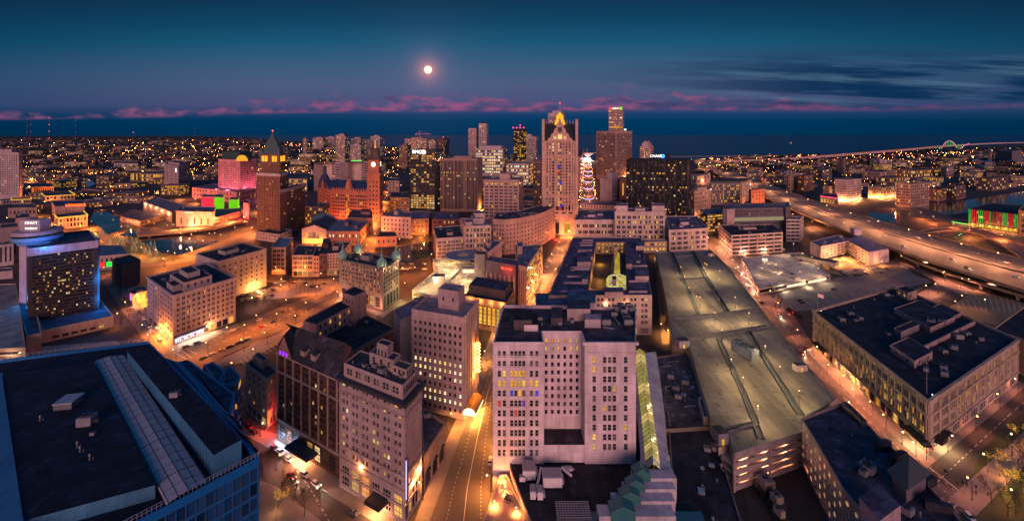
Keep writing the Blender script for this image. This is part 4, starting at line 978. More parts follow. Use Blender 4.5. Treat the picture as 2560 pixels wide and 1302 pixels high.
# -- dark building with rows of round windows, bottom right
def round_windows():
 z = 19.0
 pl = [P(2004, 1044, z), P(2108, 1220, z), P(2178, 1304, z), P(2320, 1480, z), P(2600, 1480, z), P(2405, 1302, z), P(2250, 1135, z), P(2162, 1052, z), P(2112, 1002, z)]
 b = Bld('hotel_building', 'dark roofed building with rows of warm round windows and a pyramid pavilion on top', 'building', pl, z, wallm=wall((.26, .21, .22), 'panel'), roofc=(.03, .035, .055), f=None, parapet=1.0)
 mats = [plain('round_rim', (.35, .28, .26)), litm('round', [(0, (1, .5, .2)), (.6, (1, .62, .3)), (1, (1, .7, .4))], .28, .62), GLASS]
 def disc(mi):
  m_ = MB(); n = 14
  q = lambda r_, k, y: (r_ * math.cos(2 * math.pi * k / n), y, r_ * math.sin(2 * math.pi * k / n))
  for k in range(n):
   m_.poly([q(1, k, -.1), q(1, k + 1, -.1), q(.86, k + 1, -.1), q(.86, k, -.1)], 0); m_.poly([q(1, k, 0), q(1, k + 1, 0), q(1, k + 1, -.1), q(1, k, -.1)], 0)
  m_.poly([q(.86, k, -.05) for k in range(n)], mi)
  return m_.mesh('window', mats)
 dm = [disc(1), disc(2)]
 for i, nx in ((0, 9), (1, 3), (2, 5)):
  for k in range(nx):
   for r_ in range(5):
    p, a = edge_pt(pl, i, (k + .5) / nx, .02)
    linkobj('window', dm[0 if b.r.random() < .68 else 1], b.root, (p[0] - b.o[0], p[1] - b.o[1], 2.6 + r_ * 3.3), a, (.85, 1, .85))
 c = [P(2223, 1176, z + 4.5), P(2268, 1218, z + 4.5), P(2322, 1180, z + 4.5)]; c.append((c[0][0] + c[2][0] - c[1][0], c[0][1] + c[2][1] - c[1][1]))
 m_ = MB(); m_.prism(inset(c, .6), b.zr, z + 4.5, 0, 0); e = inset(c, -.6); ap = (sum(p[0] for p in c) / 4, sum(p[1] for p in c) / 4, z + 10)
 for i in range(4): m_.poly([(*e[i], z + 4.4), (*e[(i + 1) % 4], z + 4.4), ap], 1)
 m_.poly([(*p, z + 4.4) for p in e[::-1]], 0)
 m_.build('pyramid_pavilion', [wall((.16, .14, .17)), plain('slate_green', (.035, .05, .055), .6)], b.root)
 c = [P(2148, 1242, z + 5), P(2200, 1300, z + 5), P(2252, 1262, z + 5)]; c.append((c[0][0] + c[2][0] - c[1][0], c[0][1] + c[2][1] - c[1][1]))
 m_ = MB(); m_.prism(c, b.zr, z + 5, 0, 1); m_.build('penthouse', [wall((.34, .26, .30)), roofm((.05, .05, .08))], b.root)
 for x, y, s_ in ((2165, 1172, 1.6), (2174, 1182, 1.6), (2160, 1188, 1.2), (2270, 1285, 1.4), (2050, 1035, .6), (2065, 1070, .6), (2130, 1090, .6), (2110, 1060, .5), (2180, 1130, .6), (2098, 1105, .6), (2145, 1145, .5), (2300, 1290, 1)):
  px, py = P(x, y, z - 1); linkobj('air_unit' if s_ > 1 else 'vent_pipe', UNIT['ac' if s_ > 1 else 'vent'], b.root, (px - b.o[0], py - b.o[1], z - 1), .5, (s_,) * 3)
 for (x0, y0, x1, y1) in ((2112, 1004, 2160, 1050), (2195, 1108, 2222, 1098), (2228, 1140, 2262, 1125), (2312, 1196, 2335, 1188), (2310, 1245, 2380, 1262)):
  p, q = Vector(P(x0, y0, z + 1.6)), Vector(P(x1, y1, z + 1.6)); m_ = MB(); mm = (p + q) / 2; dd = q - p; m_.box((mm.x, mm.y, z - 1), (dd.length, 1.8, 2.6), math.atan2(dd.y, dd.x)); m_.build('rim_block', roofm((.02, .024, .035)), b.root)
 b.finish()
 px, py = P(1925, 1205, 0)
 for k, (x, y, sx, sy, h_) in enumerate(((1914, 1212, 4.2, 4.5, 2.6), (1942, 1252, 3, 3, 2.4), (1948, 1285, 1.8, 3.4, 2.2))):
  px, py = P(x, y, 3); m_ = MB(); m_.box((px, py, 0), (sx + 1, sy + 1, 3.0), .2, 1); m_.box((px, py, 3), (sx, sy, h_), .2); m_.cyl(px, py, 3 + h_, 3.3 + h_, 1.0, .9, 12, 1)
  tag(m_.build('machine_cabinet', [wall((.25, .22, .19)), DARK]), ('largest tan machine cabinet in the dark yard below the parking deck', 'middle pale machine cabinet in the dark yard with a round fan', 'small pale machine cabinet nearest the bottom of the dark yard')[k], 'cabinet', 'machines in the dark yard')
round_windows()
# -- department store block, right
def store():
 pts = [(2033, 790), (2321, 1000), (2545, 848)]; pl, z = top(pts, 1138)
 pl[0] = P(2033, 776, z); pl[3] = P(2246, 716, z)
 L = {0: Fac(20, 3, .5, .62, .42, 2, .015, .03, .14, 'sash', thin=.3, shop=5.6, shopn=22, shoplit=.5, litc='g', rows={2: .03}), 1: Fac(12, 3, .6, .62, .5, 3, .03, .03, .14, thin=.22, shop=5.6, shopn=10, shoplit=.1, litc='g', cols={0: 0, 1: 0, 2: 0, 3: .2})}
 b = Bld('department_store', 'wide ornate stone department store with a dark roof and awnings at its street corner', 'store', pl, z, wallm=wall((.42, .33, .25)), roofc=(.014, .017, .026), f=L, parapet=1.3, cornice=(.9, .7))
 ms = MB()
 for i, n in ((0, 21), (1, 13)):
  for k in range(n):
   p, a = edge_pt(pl, i, k / (n - 1) * .98 + .01, .22); ms.box((*p, 5.8), (.7, .5, z - 7), a)
  p, a = edge_pt(pl, i, .5, .3); L0 = math.dist(pl[i], pl[i + 1])
  for zz in (5.2, z - 6.6): ms.box((*p, zz), (L0 + .5, .7, .6), a)
 ms.build('stone_trim', wall((.46, .36, .28)), b.root)
 rf = (.016, .02, .03); pw = wall((.34, .25, .25))
 b.penthouse(.30, .62, .58, .88, 3.0, wallm=pw, roofc=rf); b.penthouse(.62, .80, .16, .34, 3.6, wallm=pw, roofc=rf, f=Fac(2, 1, .15, .3, 0)); b.penthouse(.1, .22, .85, .97, 5.5, wallm=pw, roofc=rf, f=Fac(2, 1, .3, .4, .5))
 b.penthouse(.42, .60, .86, 1.0, 2.2, wallm=pw, roofc=rf); b.penthouse(.50, .56, .34, .54, 3.6, wallm=wall((.2, .18, .2)), roofc=rf)
 mw = MB()
 p, q = b.at(.72, .36), b.at(.72, .97); mm = ((p[0] + q[0]) / 2, (p[1] + q[1]) / 2); mw.box((*mm, b.zr), (math.dist(p, q), .6, 2.2), math.atan2(q[1] - p[1], q[0] - p[0])); mw.build('roof_wall', pw, b.root)
 b.clutter(20, .05, .95, .05, .95, None, 1.1)
 for u, v, s_ in ((.6, .75, 2), (.56, .68, 2.2), (.82, .55, 1.5), (.9, .3, 1.6), (.93, .26, 1.6), (.85, .2, 1.2), (.86, .8, 1.3)):
  x, y = b.at(u, v); linkobj('air_unit', UNIT['ac'], b.root, (x - b.o[0], y - b.o[1], b.zr), .8, (s_,) * 3)
 for i, u in ((0, .955), (1, .09)):
  p, a = edge_pt(pl, i, u, 1.6); L0 = 13; mb = MB(); mb.box((*p, 4.6), (L0, 3.2, 1.4), a, 0, .85); mb.build('awning', plain('black_canvas', (.014, .014, .018)), b.root)
  light(b.root, 'AREA', (p[0] - b.o[0], p[1] - b.o[1], 4.3), 2300, (1, .72, .35), 2).data.size = 6
 for u in (.05, .16, .3, .36, .45, .52):
  p, a = edge_pt(pl, 0, u, 1.3); light(b.root, 'POINT', (p[0] - b.o[0], p[1] - b.o[1], 4.2), 2600, (1, .54, .14), .2)
  mb = MB(); mb.octa((*p, 4.3), .3); mb.build('wall_lamp', glow('uplight', (1, .7, .3), 6), b.root)
 p, a = edge_pt(pl, 0, .12, 2); mb = MB(); mb.box((*p, 5), (12, 3.4, .8), a); mb.build('awning', plain('black_canvas', (.014, .014, .018)), b.root)
 for u, v in ((.97, .03), (.02, .03)):
  x, y = b.at(u, v); mb = MB(); mb.cyl(x, y, z, z + 11, .1, .06, 6); mb.octa((x, y, z + 11.1), .15); fp = mb.build('flagpole', METAL, b.root)
  if u < .5:
   fl = MB()
   for k in range(6):
    t0, t1 = k / 6, (k + 1) / 6; w0 = lambda t_: (x + .1 + 3.4 * t_, y + .35 * math.sin(t_ * 6), z + 10.6 - .9 * t_)
    a_, c_ = w0(t0), w0(t1); fl.poly([(a_[0], a_[1], a_[2] - 2.1), (c_[0], c_[1], c_[2] - 2.1), c_, a_])
   fl.build('flag', plain('flag_cloth', (.7, .5, .42)), fp)
  light(b.root, 'SPOT', (x + 1.2 - b.o[0], y - 1.2 - b.o[1], z + .3), 2500, (1, .8, .5), .1, R(40), (R(172), R(8), 0))
  mb = MB(); mb.box((x + 1.2, y - 1.2, z - 1.3), (.5, .5, 1.5)); mb.octa((x + 1.2, y - 1.2, z + .45), .2, 1); mb.build('flood_lamp', [DARK, glow('flood', (1, .85, .6), 6)], b.root)
 b.finish()
 pl = [P(2480, 822, 20), P(2640, 872, 20), P(2680, 760, 20), P(2580, 750, 20)]
 Bld('dark_building', 'dark flat roof at the right edge behind the ornate department store', 'building', pl, 20, wallm=wall((.3, .22, .16)), roofc=(.012, .015, .022), f={0: None}).finish()
store()
# -- round topped hotel with blue floodlit flanks, left
def round_hotel():
 pts = [(70, 622), (243, 601), (222, 576), (66, 590)]; pl, z = top(pts, 800, 1)
 b = Bld('hotel_tower', 'dark glazed hotel slab with blue floodlit edges and a round rooftop restaurant', 'hotel', pl, z, wallm=plain('bronze_spandrel', (.035, .03, .032), .5, 0, .1), cornice=(5, .5), cornm=wall((.40, .32, .38)), roofc=(.03, .035, .06),
   f={0: Fac(30, 21, 1.0, .5, .07, 1, .055, .10, .045, 'plain', dark=True, depth=.5, rows={8: .22, 11: .22, 12: .15, 9: .15})}, parapet=1)
 cy = pl[0][1] + 20; cx = PD(95, cy)[0]
 zt = ZT(578, cy); mb = MB(); r_ = (146 - 48) / 2 * cy / F * .92
 mb.lathe(cx, cy, [(r_ * .78, z - 1), (r_ * .86, zt - 6), (r_ * .95, zt - 5.5), (r_, zt - 5), (r_, zt - 2.6)], 28, 2); mb.lathe(cx, cy, [(r_ * .9, zt - 2.6), (r_ * .9, zt - 1.2)], 28, 1)
 mb.lathe(cx, cy, [(r_ * .9, zt - 1.2), (r_ * 1.02, zt - 1.2), (r_ * 1.02, zt + 1.0), (r_ * .9, zt + 1.2), (0, zt + 1.2)], 28, 0)
 mb.build('round_restaurant', [wall((.40, .32, .38)), GLASS, plain('blue_light_painted', (.10, .28, .55))], b.root)  # blue of the floodlight is also put into the lower band's base colour
 sz = ZT(546, cy); mb = MB(); sx0, sx1 = PD(72, cy)[0], PD(121, cy)[0]; mb.box(((sx0 + sx1) / 2, cy - 2, zt + 1.2), (sx1 - sx0, 7, sz - zt - 1.2)); sg = mb.build('sign_box', wall((.42, .34, .40)), b.root)
 for body, k in (('HYATT', .72), ('REGENCY', .24)):
  text(sg, 'sign_letters', body, ((sx0 + sx1) / 2 + 1, cy - 5.7, zt + 1.2 + (sz - zt - 1.2) * k), 0, 2.7 if k > .5 else 1.9, glow('sign_white', (1, .95, .9), 1.3), b.o)
 for x0, x1, yb_ in ((48, 66, 800), (240, 249, 795)):
  d = Yd(yb_); w_ = [PD(x0, d), PD(x1, d), PD(x1, d + 9), PD(x0, d + 9)]; zz = ZT(588 if x0 < 100 else 600, d); mb = MB(); mb.prism(w_, 0, zz); mb.build('end_fin', wall((.40, .32, .38)), b.root)
 o = b.o
 for x, y, zz, e in ((254, 800, 16, 3500), (254, 800, 30, 5000), (76, 815, 18, 3500), (73, 815, 30, 6000), (70, 818, 44, 4000), (56, 815, 20, 3000), (85, 812, z + 1.5, 1500), (110, 812, z + 1.5, 1500), (140, 790, z + 1.5, 1500), (175, 790, z + 1.5, 900), (215, 790, z + 1.5, 900)):
  d = Yd(y) if zz < z else pl[0][1] - 3; x_ = PD(x, d)[0]
  if zz >= z: d = pl[0][1] + 3; x_ = PD(x, d)[0]
  light(b.root, 'POINT', (x_ - o[0], d - o[1], zz), e * 2, (0, .3, 1), .6)
 for x, y in ((60, 757), (63, 763), (66, 770)):
  mb = MB(); p = P(x, y, 8); mb.octa((*p, 8.6), .35); mb.build('blue_lamp', glow('blue_lamp', (.1, .4, 1), 6), b.root)
 light(b.root, 'POINT', (P(62, 764, 8)[0] - o[0], P(62, 764, 8)[1] - o[1], 12), 6000, (.02, .18, 1), .5)
 b.finish()
 pl, z = top([(105, 826), (284, 788), (246, 742), (88, 762)], 858, 0)
 c = Bld('hotel_podium', 'pale hotel podium with a navy roof in front of the blue edged hotel', 'building', pl, z, wallm=wall((.42, .34, .30)), roofc=(.03, .035, .06),
   f={0: Fac(6, 1, .72, .40, .30, 1, .12, .02, .45, 'grid', litc='g', dark=True), 1: None}, cl=2); c.finish()
 pl, z = top([(66, 838), (104, 832), (90, 770), (48, 770)], 885, 0)
 Bld('hotel_podium', 'lower pale podium wing with a blue lit terrace left of the navy roof', 'building', pl, z, wallm=wall((.42, .34, .30)), roofc=(.02, .03, .05), f=None, cl=1).finish()
 pl, z = top([(-120, 875), (64, 868), (40, 708), (-80, 712)], 925, 1)
 c = Bld('parking_garage', 'tan parking garage with a long bare roof at the far left edge', 'parking garage', pl, z, wallm=wall((.36, .28, .24)), roofc=(.20, .17, .15), f={0: Fac(2, 4, .97, .5, .5, 1, .01, .05, .12, 'plain', litc='g', dark=True)}, parapet=.8); c.finish()
 o = c.o; light(c.root, 'POINT', (P(20, 890, 9)[0] - o[0], P(20, 890, 9)[1] - 2 - o[1], 9), 3000, (1, .6, .3))
round_hotel()
# -- pale corner office and its neighbours
b = bt('office_building', 'pale eight storey corner office with a bright white shopfront and rooftop huts', 'office building', [(368, 692), (433, 738), (589, 693)], 862, wallm=wall((.46, .37, .36), 'brick'),
 f={0: Fac(10, 7, .5, .5, .03, 1, .03, .02, .07, shop=5, shopn=5, shoplit=.4), 1: Fac(12, 7, .5, .5, .05, 2, .03, .02, .07, thin=.35, shop=5, shopn=9, shoplit=.3)}, cornice=(.8, .7), cl=6, roofc=(.018, .022, .034),
 pent=[(.45, .95, .18, .62, 6, Fac(4, 1, .3, .4, .2)), (.62, .85, .06, .2, 4), (.5, .8, .3, .5, 9)])
mb = MB(); p0, a = edge_pt(b.pl, 1, .02, .25); p1, _ = edge_pt(b.pl, 1, .46, .25); mm = ((p0[0] + p1[0]) / 2, (p0[1] + p1[1]) / 2)
mb.box((*mm, .8), (math.dist(p0, p1), .3, 3.0), a); sf = mb.build('shopfront', litm('shopfront', [(0, (.9, .75, 1)), (.5, (1, .95, .95)), (1, (1, .8, .7))], 1.2, 2.4), b.root)
mq = MB()
for k in range(15):
 p, _ = edge_pt(b.pl, 1, .02 + .44 * k / 14, .5); mq.box((*p, .8), (.25, .2, 3.0), a)
for k, c_ in ((3, 1), (6, 2), (9, 1)):
 p, _ = edge_pt(b.pl, 1, .04 + .44 * k / 14, .48); mq.box((*p, 1.2), (1.1, .1, 1.4), a, c_)
mq.build('mullion', [DARK, glow('shop_magenta', (.8, .03, .3), 1), glow('shop_orange', (1, .15, .02), 1.2)], sf)
mb = MB(); p, _ = edge_pt(b.pl, 1, .24, 1.1); mb.box((*p, 4.1), (math.dist(p0, p1) + 1, 2.4, .9), a); mb.build('awning', plain('navy_awning', (.02, .025, .07)), b.root)
for u, e in ((.1, 3500), (.25, 3500), (.4, 4500), (.55, 6000)):
 p, _ = edge_pt(b.pl, 1, u, 2.8); light(b.root, 'POINT', (p[0] - b.o[0], p[1] - b.o[1], 2.8), e, (1, .8, .6) if u < .5 else (1, .62, .15), .4)
for u in (.55, .7, .88):
 p, _ = edge_pt(b.pl, 0, u, 2.2); light(b.root, 'POINT', (p[0] - b.o[0], p[1] - b.o[1], 4.5), 9000, (1, .45, .05), .4); mb = MB(); mb.octa((*p, 4.6), .4); mb.build('wall_lamp', glow('uplight', (1, .7, .3), 6), b.root)
b.finish()
b = bt('office_building', 'beige block with small windows and a yellow lit base behind the pale corner office', 'office building', [(490, 634), (547, 653), (666, 621)], 757, wallm=wall((.42, .35, .29)), roofc=(.02, .022, .032),
 f={0: Fac(7, 6, .28, .42, .08, 1, .06, .1, .1), 1: Fac(8, 6, .3, .46, .1, 1, .05, .2, .1)}, cornice=(.7, .4), cl=3, pent=[(.3, .6, .3, .6, 3)])
p, _ = edge_pt(b.pl, 1, .7, 6); light(b.root, 'POINT', (p[0] - b.o[0], p[1] - b.o[1], 4), 26000, (1, .6, .1), .5); b.finish()
bt('brick_building', 'dark brown brick building with a blank side wall near the blue edged hotel', 'building', [(280, 648), (304, 661), (351, 648)], 722, wallm=wall((.15, .085, .075), 'brick'), f={0: Fac(4, 5, .42, .5, .05)}, cl=2).finish()
b = bt('shop_building', 'low orange lit shop with a magenta sign left of the pale corner office', 'shop', [(318, 722), (331, 735), (374, 724)], 764, wallm=wall((.45, .28, .16)), f={1: Fac(3, 1, .25, .4, .2), 0: None}, cl=4)
p, _ = edge_pt(b.pl, 0, .9, .6); mb = MB(); mb.box((*p, 4), (.5, .8, 5)); mb.build('sign', glow('magenta', (1, .1, .35), 3), b.root)
p, _ = edge_pt(b.pl, 1, .5, 4); light(b.root, 'POINT', (p[0] - b.o[0], p[1] - b.o[1], 5), 16000, (1, .38, .03), .5); b.finish()
b = bt('shop_building', 'low teal roofed building with red and green lit doors by the blue edged hotel', 'building', [(247, 640), (322, 634), (304, 612), (246, 612)], 676, 0, wallm=wall((.42, .34, .30)), roofc=(.06, .13, .18), f={0: Fac(6, 1, .3, .6, .0)}, parapet=.4)
for k, c_ in enumerate(((1, .03, .03), (.03, 1, .08), (1, .03, .03))):
 p, a = edge_pt(b.pl, 0, .08 + .28 * k, .25); mb = MB(); mb.box((*p, 3), (5, .3, 4.5), a); mb.build('lit_door', glow('door%d' % (k % 2), c_, 1.1), b.root)
b.finish()
bt('corner_building', 'slim five storey building with a pale blue roof facing the small square', 'building', [(679, 618), (714, 618), (733, 594), (700, 592)], 686, 0, wallm=wall((.44, .33, .29)), roofc=(.12, .17, .22), f={0: Fac(3, 5, .75, .6, .03, 3, .06, .15, .06), 1: Fac(4, 3, .2, .2, .1)}, cornice=(.7, .5), cl=1).finish()
bt('loft_building', 'ornate pink loft building with three floors of triple windows on the small square', 'building', [(731, 638), (782, 638), (792, 614), (745, 612)], 692, 0, wallm=wall((.46, .33, .28)), f={0: Fac(4, 3, .85, .7, .02, 3, .02, .05, .05, shop=6, shopn=4, shoplit=.6)}, cornice=(.8, .5), cl=4).finish()
bt('loft_building', 'narrow pink loft building with balconies next to the triple window loft', 'building', [(783, 640), (798, 640), (806, 616), (793, 616)], 692, 0, wallm=wall((.46, .30, .25)), f={0: Fac(2, 4, .6, .5, .1, 1, .08, .1, .05)}, cl=1).finish()
bt('loft_building', 'narrow dark brick loft building with a stepped roof between two pink ones', 'building', [(799, 634), (816, 634), (829, 603), (807, 602)], 692, 0, wallm=wall((.13, .07, .07), 'brick'), f={0: Fac(2, 4, .35, .4, .05)}, cl=2, pent=[(.1, .9, .5, .95, 4)]).finish()
bt('loft_building', 'pink loft building with a yellow lit ground floor left of the domed bank', 'building', [(816, 634), (852, 632), (878, 604), (838, 603)], 690, 0, wallm=wall((.46, .33, .29)), f={0: Fac(5, 5, .55, .5, .05, 1, .03, .02, .06, shop=6, shopn=4, shoplit=.8)}, cl=2, pent=[(.2, .6, .3, .6, 4)]).finish()
# -- domed bank building
b = bt('bank_building', 'ornate stone bank building with four green copper domes on its roof corners', 'bank', [(848, 646), (957, 669), (998, 646)], 776, wallm=wall((.34, .28, .24)), roofc=(.022, .025, .035),
 f={0: Fac(11, 6, .62, .58, .26, 2, .05, .0, .06, thin=.3, shop=11, shopn=7, shoplit=.3), 1: Fac(9, 6, .4, .55, .12, 1, .04, .02, .06, shop=11, shopn=5, shoplit=0)}, cornice=(1.4, 1.1), cornm=wall((.20, .17, .16)), cl=7, pent=[(.35, .55, .35, .6, 4)])
for u, v in ((.05, .07), (.95, .07), (.95, .93), (.05, .93)):
 x, y = b.at(u, v); mb = MB(); z = b.z1
 mb.lathe(x, y, [(2.9, z - .9), (2.9, z + .6), (3.4, z + .8), (3.6, z + 2.2), (3.3, z + 3.9), (2.5, z + 5.2), (1.4, z + 6.4), (.7, z + 7), (.7, z + 9), (.3, z + 9.4), (.12, z + 14), (0, z + 14.2)], 16)
 mb.octa((x, y, z + 14), .4)
 mb.build('dome', COPPER, b.root); light(b.root, 'POINT', (x + 3.4 - b.o[0], y - 4 - b.o[1], z + .8), 1300, (1, .75, .2), .2)
for u in (.1, .5, .9):
 p, _ = edge_pt(b.pl, 0, u, 4); light(b.root, 'POINT', (p[0] - b.o[0], p[1] - b.o[1], 5), 5000, (1, .55, .2), .4)
p, _ = edge_pt(b.pl, 1, .7, 9); light(b.root, 'POINT', (p[0] - b.o[0], p[1] - b.o[1], 7), 9000, (1, .75, .3), .4)
b.finish()
# -- playhouse pair across the river
def gable_roof(b, z, h_, m_, axis=0):
 A, B_, C_, D_ = b.pl; mp = lambda p, q: ((p[0] + q[0]) / 2, (p[1] + q[1]) / 2)
 mb = MB(); f0, f1 = mp(A, B_), mp(D_, C_)
 mb.poly([(*A, z), (*f0, z + h_), (*f1, z + h_), (*D_, z)]); mb.poly([(*B_, z), (*C_, z), (*f1, z + h_), (*f0, z + h_)])
 mb.poly([(*A, z), (*B_, z), (*f0, z + h_)], 1); mb.poly([(*C_, z), (*D_, z), (*f1, z + h_)], 1)
 mb.build('gabled_roof', [m_, b.wallm], b.root)
b = bt('theatre', 'white playhouse with a low gable and four tall lit windows over an orange lit street', 'theatre', [(755, 572), (816, 574), (842, 550), (790, 546)], 608, 0, wallm=wall((.48, .38, .35)), f={0: Fac(4, 1, .2, .45, 1, 1, .1, .35, .1, 'tall', litc='g')}, roof=False)
gable_roof(b, b.z1, 5, roofm((.03, .04, .06))); p, a = edge_pt(b.pl, 0, .5, 1.5); mb = MB(); mb.box((*p, 7), (14, 2.4, .9), a); mb.build('entrance_canopy', DARK, b.root)
for u in (.2, .5, .8): p, _ = edge_pt(b.pl, 0, u, 5); light(b.root, 'POINT', (p[0] - b.o[0], p[1] - b.o[1], 4), 14000, (1, .38, .03), .5)
b.finish()
b = bt('theatre', 'long pink brick hall with a blue grey roof beside the white playhouse', 'hall', [(817, 578), (899, 578), (922, 552), (838, 549)], 614, 0, wallm=wall((.36, .18, .14), 'brick'), roofc=(.10, .14, .19), f={0: Fac(9, 2, .3, .35, .0, 1, .05, .05, .1, rows={1: .7}, litc='W'), 1: Fac(4, 1, .3, .3)}, cl=2, pent=[(.4, .52, .5, .9, 4), (.75, .85, .3, .6, 3)])
p, _ = edge_pt(b.pl, 1, .5, 8); light(b.root, 'POINT', (p[0] - b.o[0], p[1] - b.o[1], 6), 22000, (1, .38, .03), .5); b.finish()
b = bt('hall', 'low hall with a curved teal roof behind the white playhouse', 'hall', [(778, 556), (840, 556), (838, 542), (782, 540)], 588, 0, wallm=wall((.34, .22, .2)), roof=False, f=None); gable_roof(b, b.z1, 5, plain('teal_roof', (.10, .22, .22))); b.finish()
bt('brick_building', 'dark flat hall with a low dome between the playhouse and the tall clock tower', 'building', [(868, 543), (932, 545), (930, 527), (880, 523)], 578, 0, wallm=wall((.32, .18, .15), 'brick'), roofc=(.05, .045, .06), f={0: Fac(6, 1, .3, .3)}, pent=[(.5, .9, .5, .9, 4)]).finish()
b = bt('river_house', 'small dark roofed pink house on the river bank below the white block', 'building', [(939, 592), (992, 590), (986, 578), (950, 578)], 618, 0, wallm=wall((.40, .22, .16)), f={0: Fac(4, 1, .2, .3, .2)}); b.finish()
bt('office_building', 'white six by four window block right of the orange lit street below the clock tower', 'office building', [(953, 540), (1027, 544), (1030, 530), (985, 526)], 592, 0, wallm=wall((.50, .39, .38)), roofc=(.12, .10, .13), f={0: Fac(7, 4, .24, .42, .0, 1, .05, .1, .06), 1: Fac(3, 4, .2, .4)}, cl=3, pent=[(.3, .45, .4, .9, 5)]).finish()
b = bt('brick_building', 'orange lit brown brick block between the white block and the ribbed tower', 'building', [(1030, 548), (1072, 546), (1078, 528), (1005, 526)], 588, 0, wallm=wall((.34, .19, .11), 'brick'), roofc=(.16, .13, .17), f={0: Fac(4, 3, .5, .45, .25, 2)}, cl=1)
p, _ = edge_pt(b.pl, 0, .5, 8); light(b.root, 'POINT', (p[0] - b.o[0], p[1] - b.o[1], 5), 20000, (1, .42, .04), .5); b.finish()
bt('brick_building', 'dark red brick block with two floors of wide windows left of the balcony block', 'building', [(1080, 548), (1150, 548), (1146, 530), (1082, 530)], 588, 0, wallm=wall((.17, .07, .07), 'brick'), roofc=(.08, .07, .10), f={0: Fac(6, 3, .6, .42, .2, 2)}, cl=4).finish()
bt('apartment_building', 'white apartment block with a dark skylit roof on the river bank', 'apartment building', [(1083, 568), (1091, 596), (1163, 591), (1154, 563)], 650, 1, wallm=wall((.46, .38, .38)), roofc=(.03, .035, .05), f={1: Fac(6, 5, .75, .55, .05, 3, .03, .05, .12, thin=.4), 0: Fac(3, 5, .3, .4)}, cl=2, pent=[(.5, .75, .4, .6, 3)]).finish()
bt('apartment_building', 'white apartment block with lit balconies and a stepped pale penthouse', 'apartment building', [(1162, 565), (1228, 563), (1224, 546), (1150, 545)], 652, 0, wallm=wall((.48, .38, .36)), roofc=(.15, .15, .19), f={0: Fac(7, 6, .6, .55, .28, 2, .03, .05, .05)}, cl=5, pent=[(.05, .3, .1, .5, 4), (.35, .75, .3, .8, 6, Fac(4, 1, .5, .6, 0)), (.45, .8, .5, .95, 10)]).finish()
# -- curved pink block with the vertical neon sign
pts = [(1232, 547), (1262, 549), (1300, 545), (1335, 538), (1362, 529), (1388, 516), (1366, 508), (1300, 526), (1244, 530)]
b = bt('office_building', 'long curved pink stone block with a red neon blade at its right end', 'office building', pts, 632, 2, wallm=wall((.44, .29, .26)), roofc=(.03, .035, .05),
 f={i: Fac(4, 7, .36, .42, .05, 1, .04, .05, .12) for i in range(5)}, cornice=(1.2, .5), cl=12)
p, a = edge_pt(b.pl, 4, .75, 1.2); mb = MB(); d = p[1]; mb.box((*p, ZT(602, d)), (1.2, 1.2, ZT(572, d) - ZT(602, d)), a); mb.build('neon_blade', glow('neon_red', (1, .08, .02), 3), b.root)
light(b.root, 'POINT', (p[0] + 3 - b.o[0], p[1] - 5 - b.o[1], ZT(590, d)), 16000, (1, .12, .03), .6); b.finish()
bt('office_building', 'low white hall with six pale window bays at the foot of the gabled tower', 'office building', [(1437, 549), (1537, 549), (1535, 525), (1447, 524)], 606, 0, wallm=wall((.52, .42, .42)), roofc=(.09, .08, .12), f={0: Fac(6, 3, .78, .5, .12, 3, .03, .05, .14, thin=.12)}, cornice=(.6, .4), cl=7, pent=[(.3, .5, .3, .6, 3), (.55, .7, .45, .7, 2.4)]).finish()
bt('office_building', 'tallest white block of big square windows with two rooftop cubes before the black tower', 'office building', [(1537, 529), (1663, 529), (1660, 520), (1540, 520)], 612, 0, wallm=wall((.54, .43, .42)), roofc=(.10, .08, .11), f={0: Fac(9, 6, .62, .6, .16, 2, .02, .02, .1, thin=.08, rows={4: .5, 0: .7}, litc='g')}, cornice=(.6, .5), cl=3,
pent=[(.02, .25, .2, .9, 7, None), (.4, .6, .3, .8, 3.5), (.74, .99, .2, .9, 7)]).finish()
b = bt('shop_building', 'low yellow lit shop wing joining the two white blocks beside the parking deck', 'shop', [(1604, 604), (1667, 603), (1665, 598), (1600, 598)], 632, 0, wallm=wall((.52, .40, .34)), f={0: Fac(3, 2, .8, .5, .75, 2, litc='g')}); b.finish()
bt('office_building', 'white block of six bays with a mauve roof and rooftop machines beside the parking deck', 'office building', [(1673, 575), (1769, 570), (1741, 540), (1665, 540)], 630, 0, wallm=wall((.52, .42, .42)), roofc=(.09, .07, .12), f={0: Fac(6, 4, .7, .6, .1, 3, .03, .05, .08, thin=.12, cols={3: .7}), 1: Fac(5, 4, .5, .5)}, cornice=(.5, .4), cl=7, pent=[(.35, .58, .3, .55, 4), (.3, .4, .2, .3, 2)]).finish()
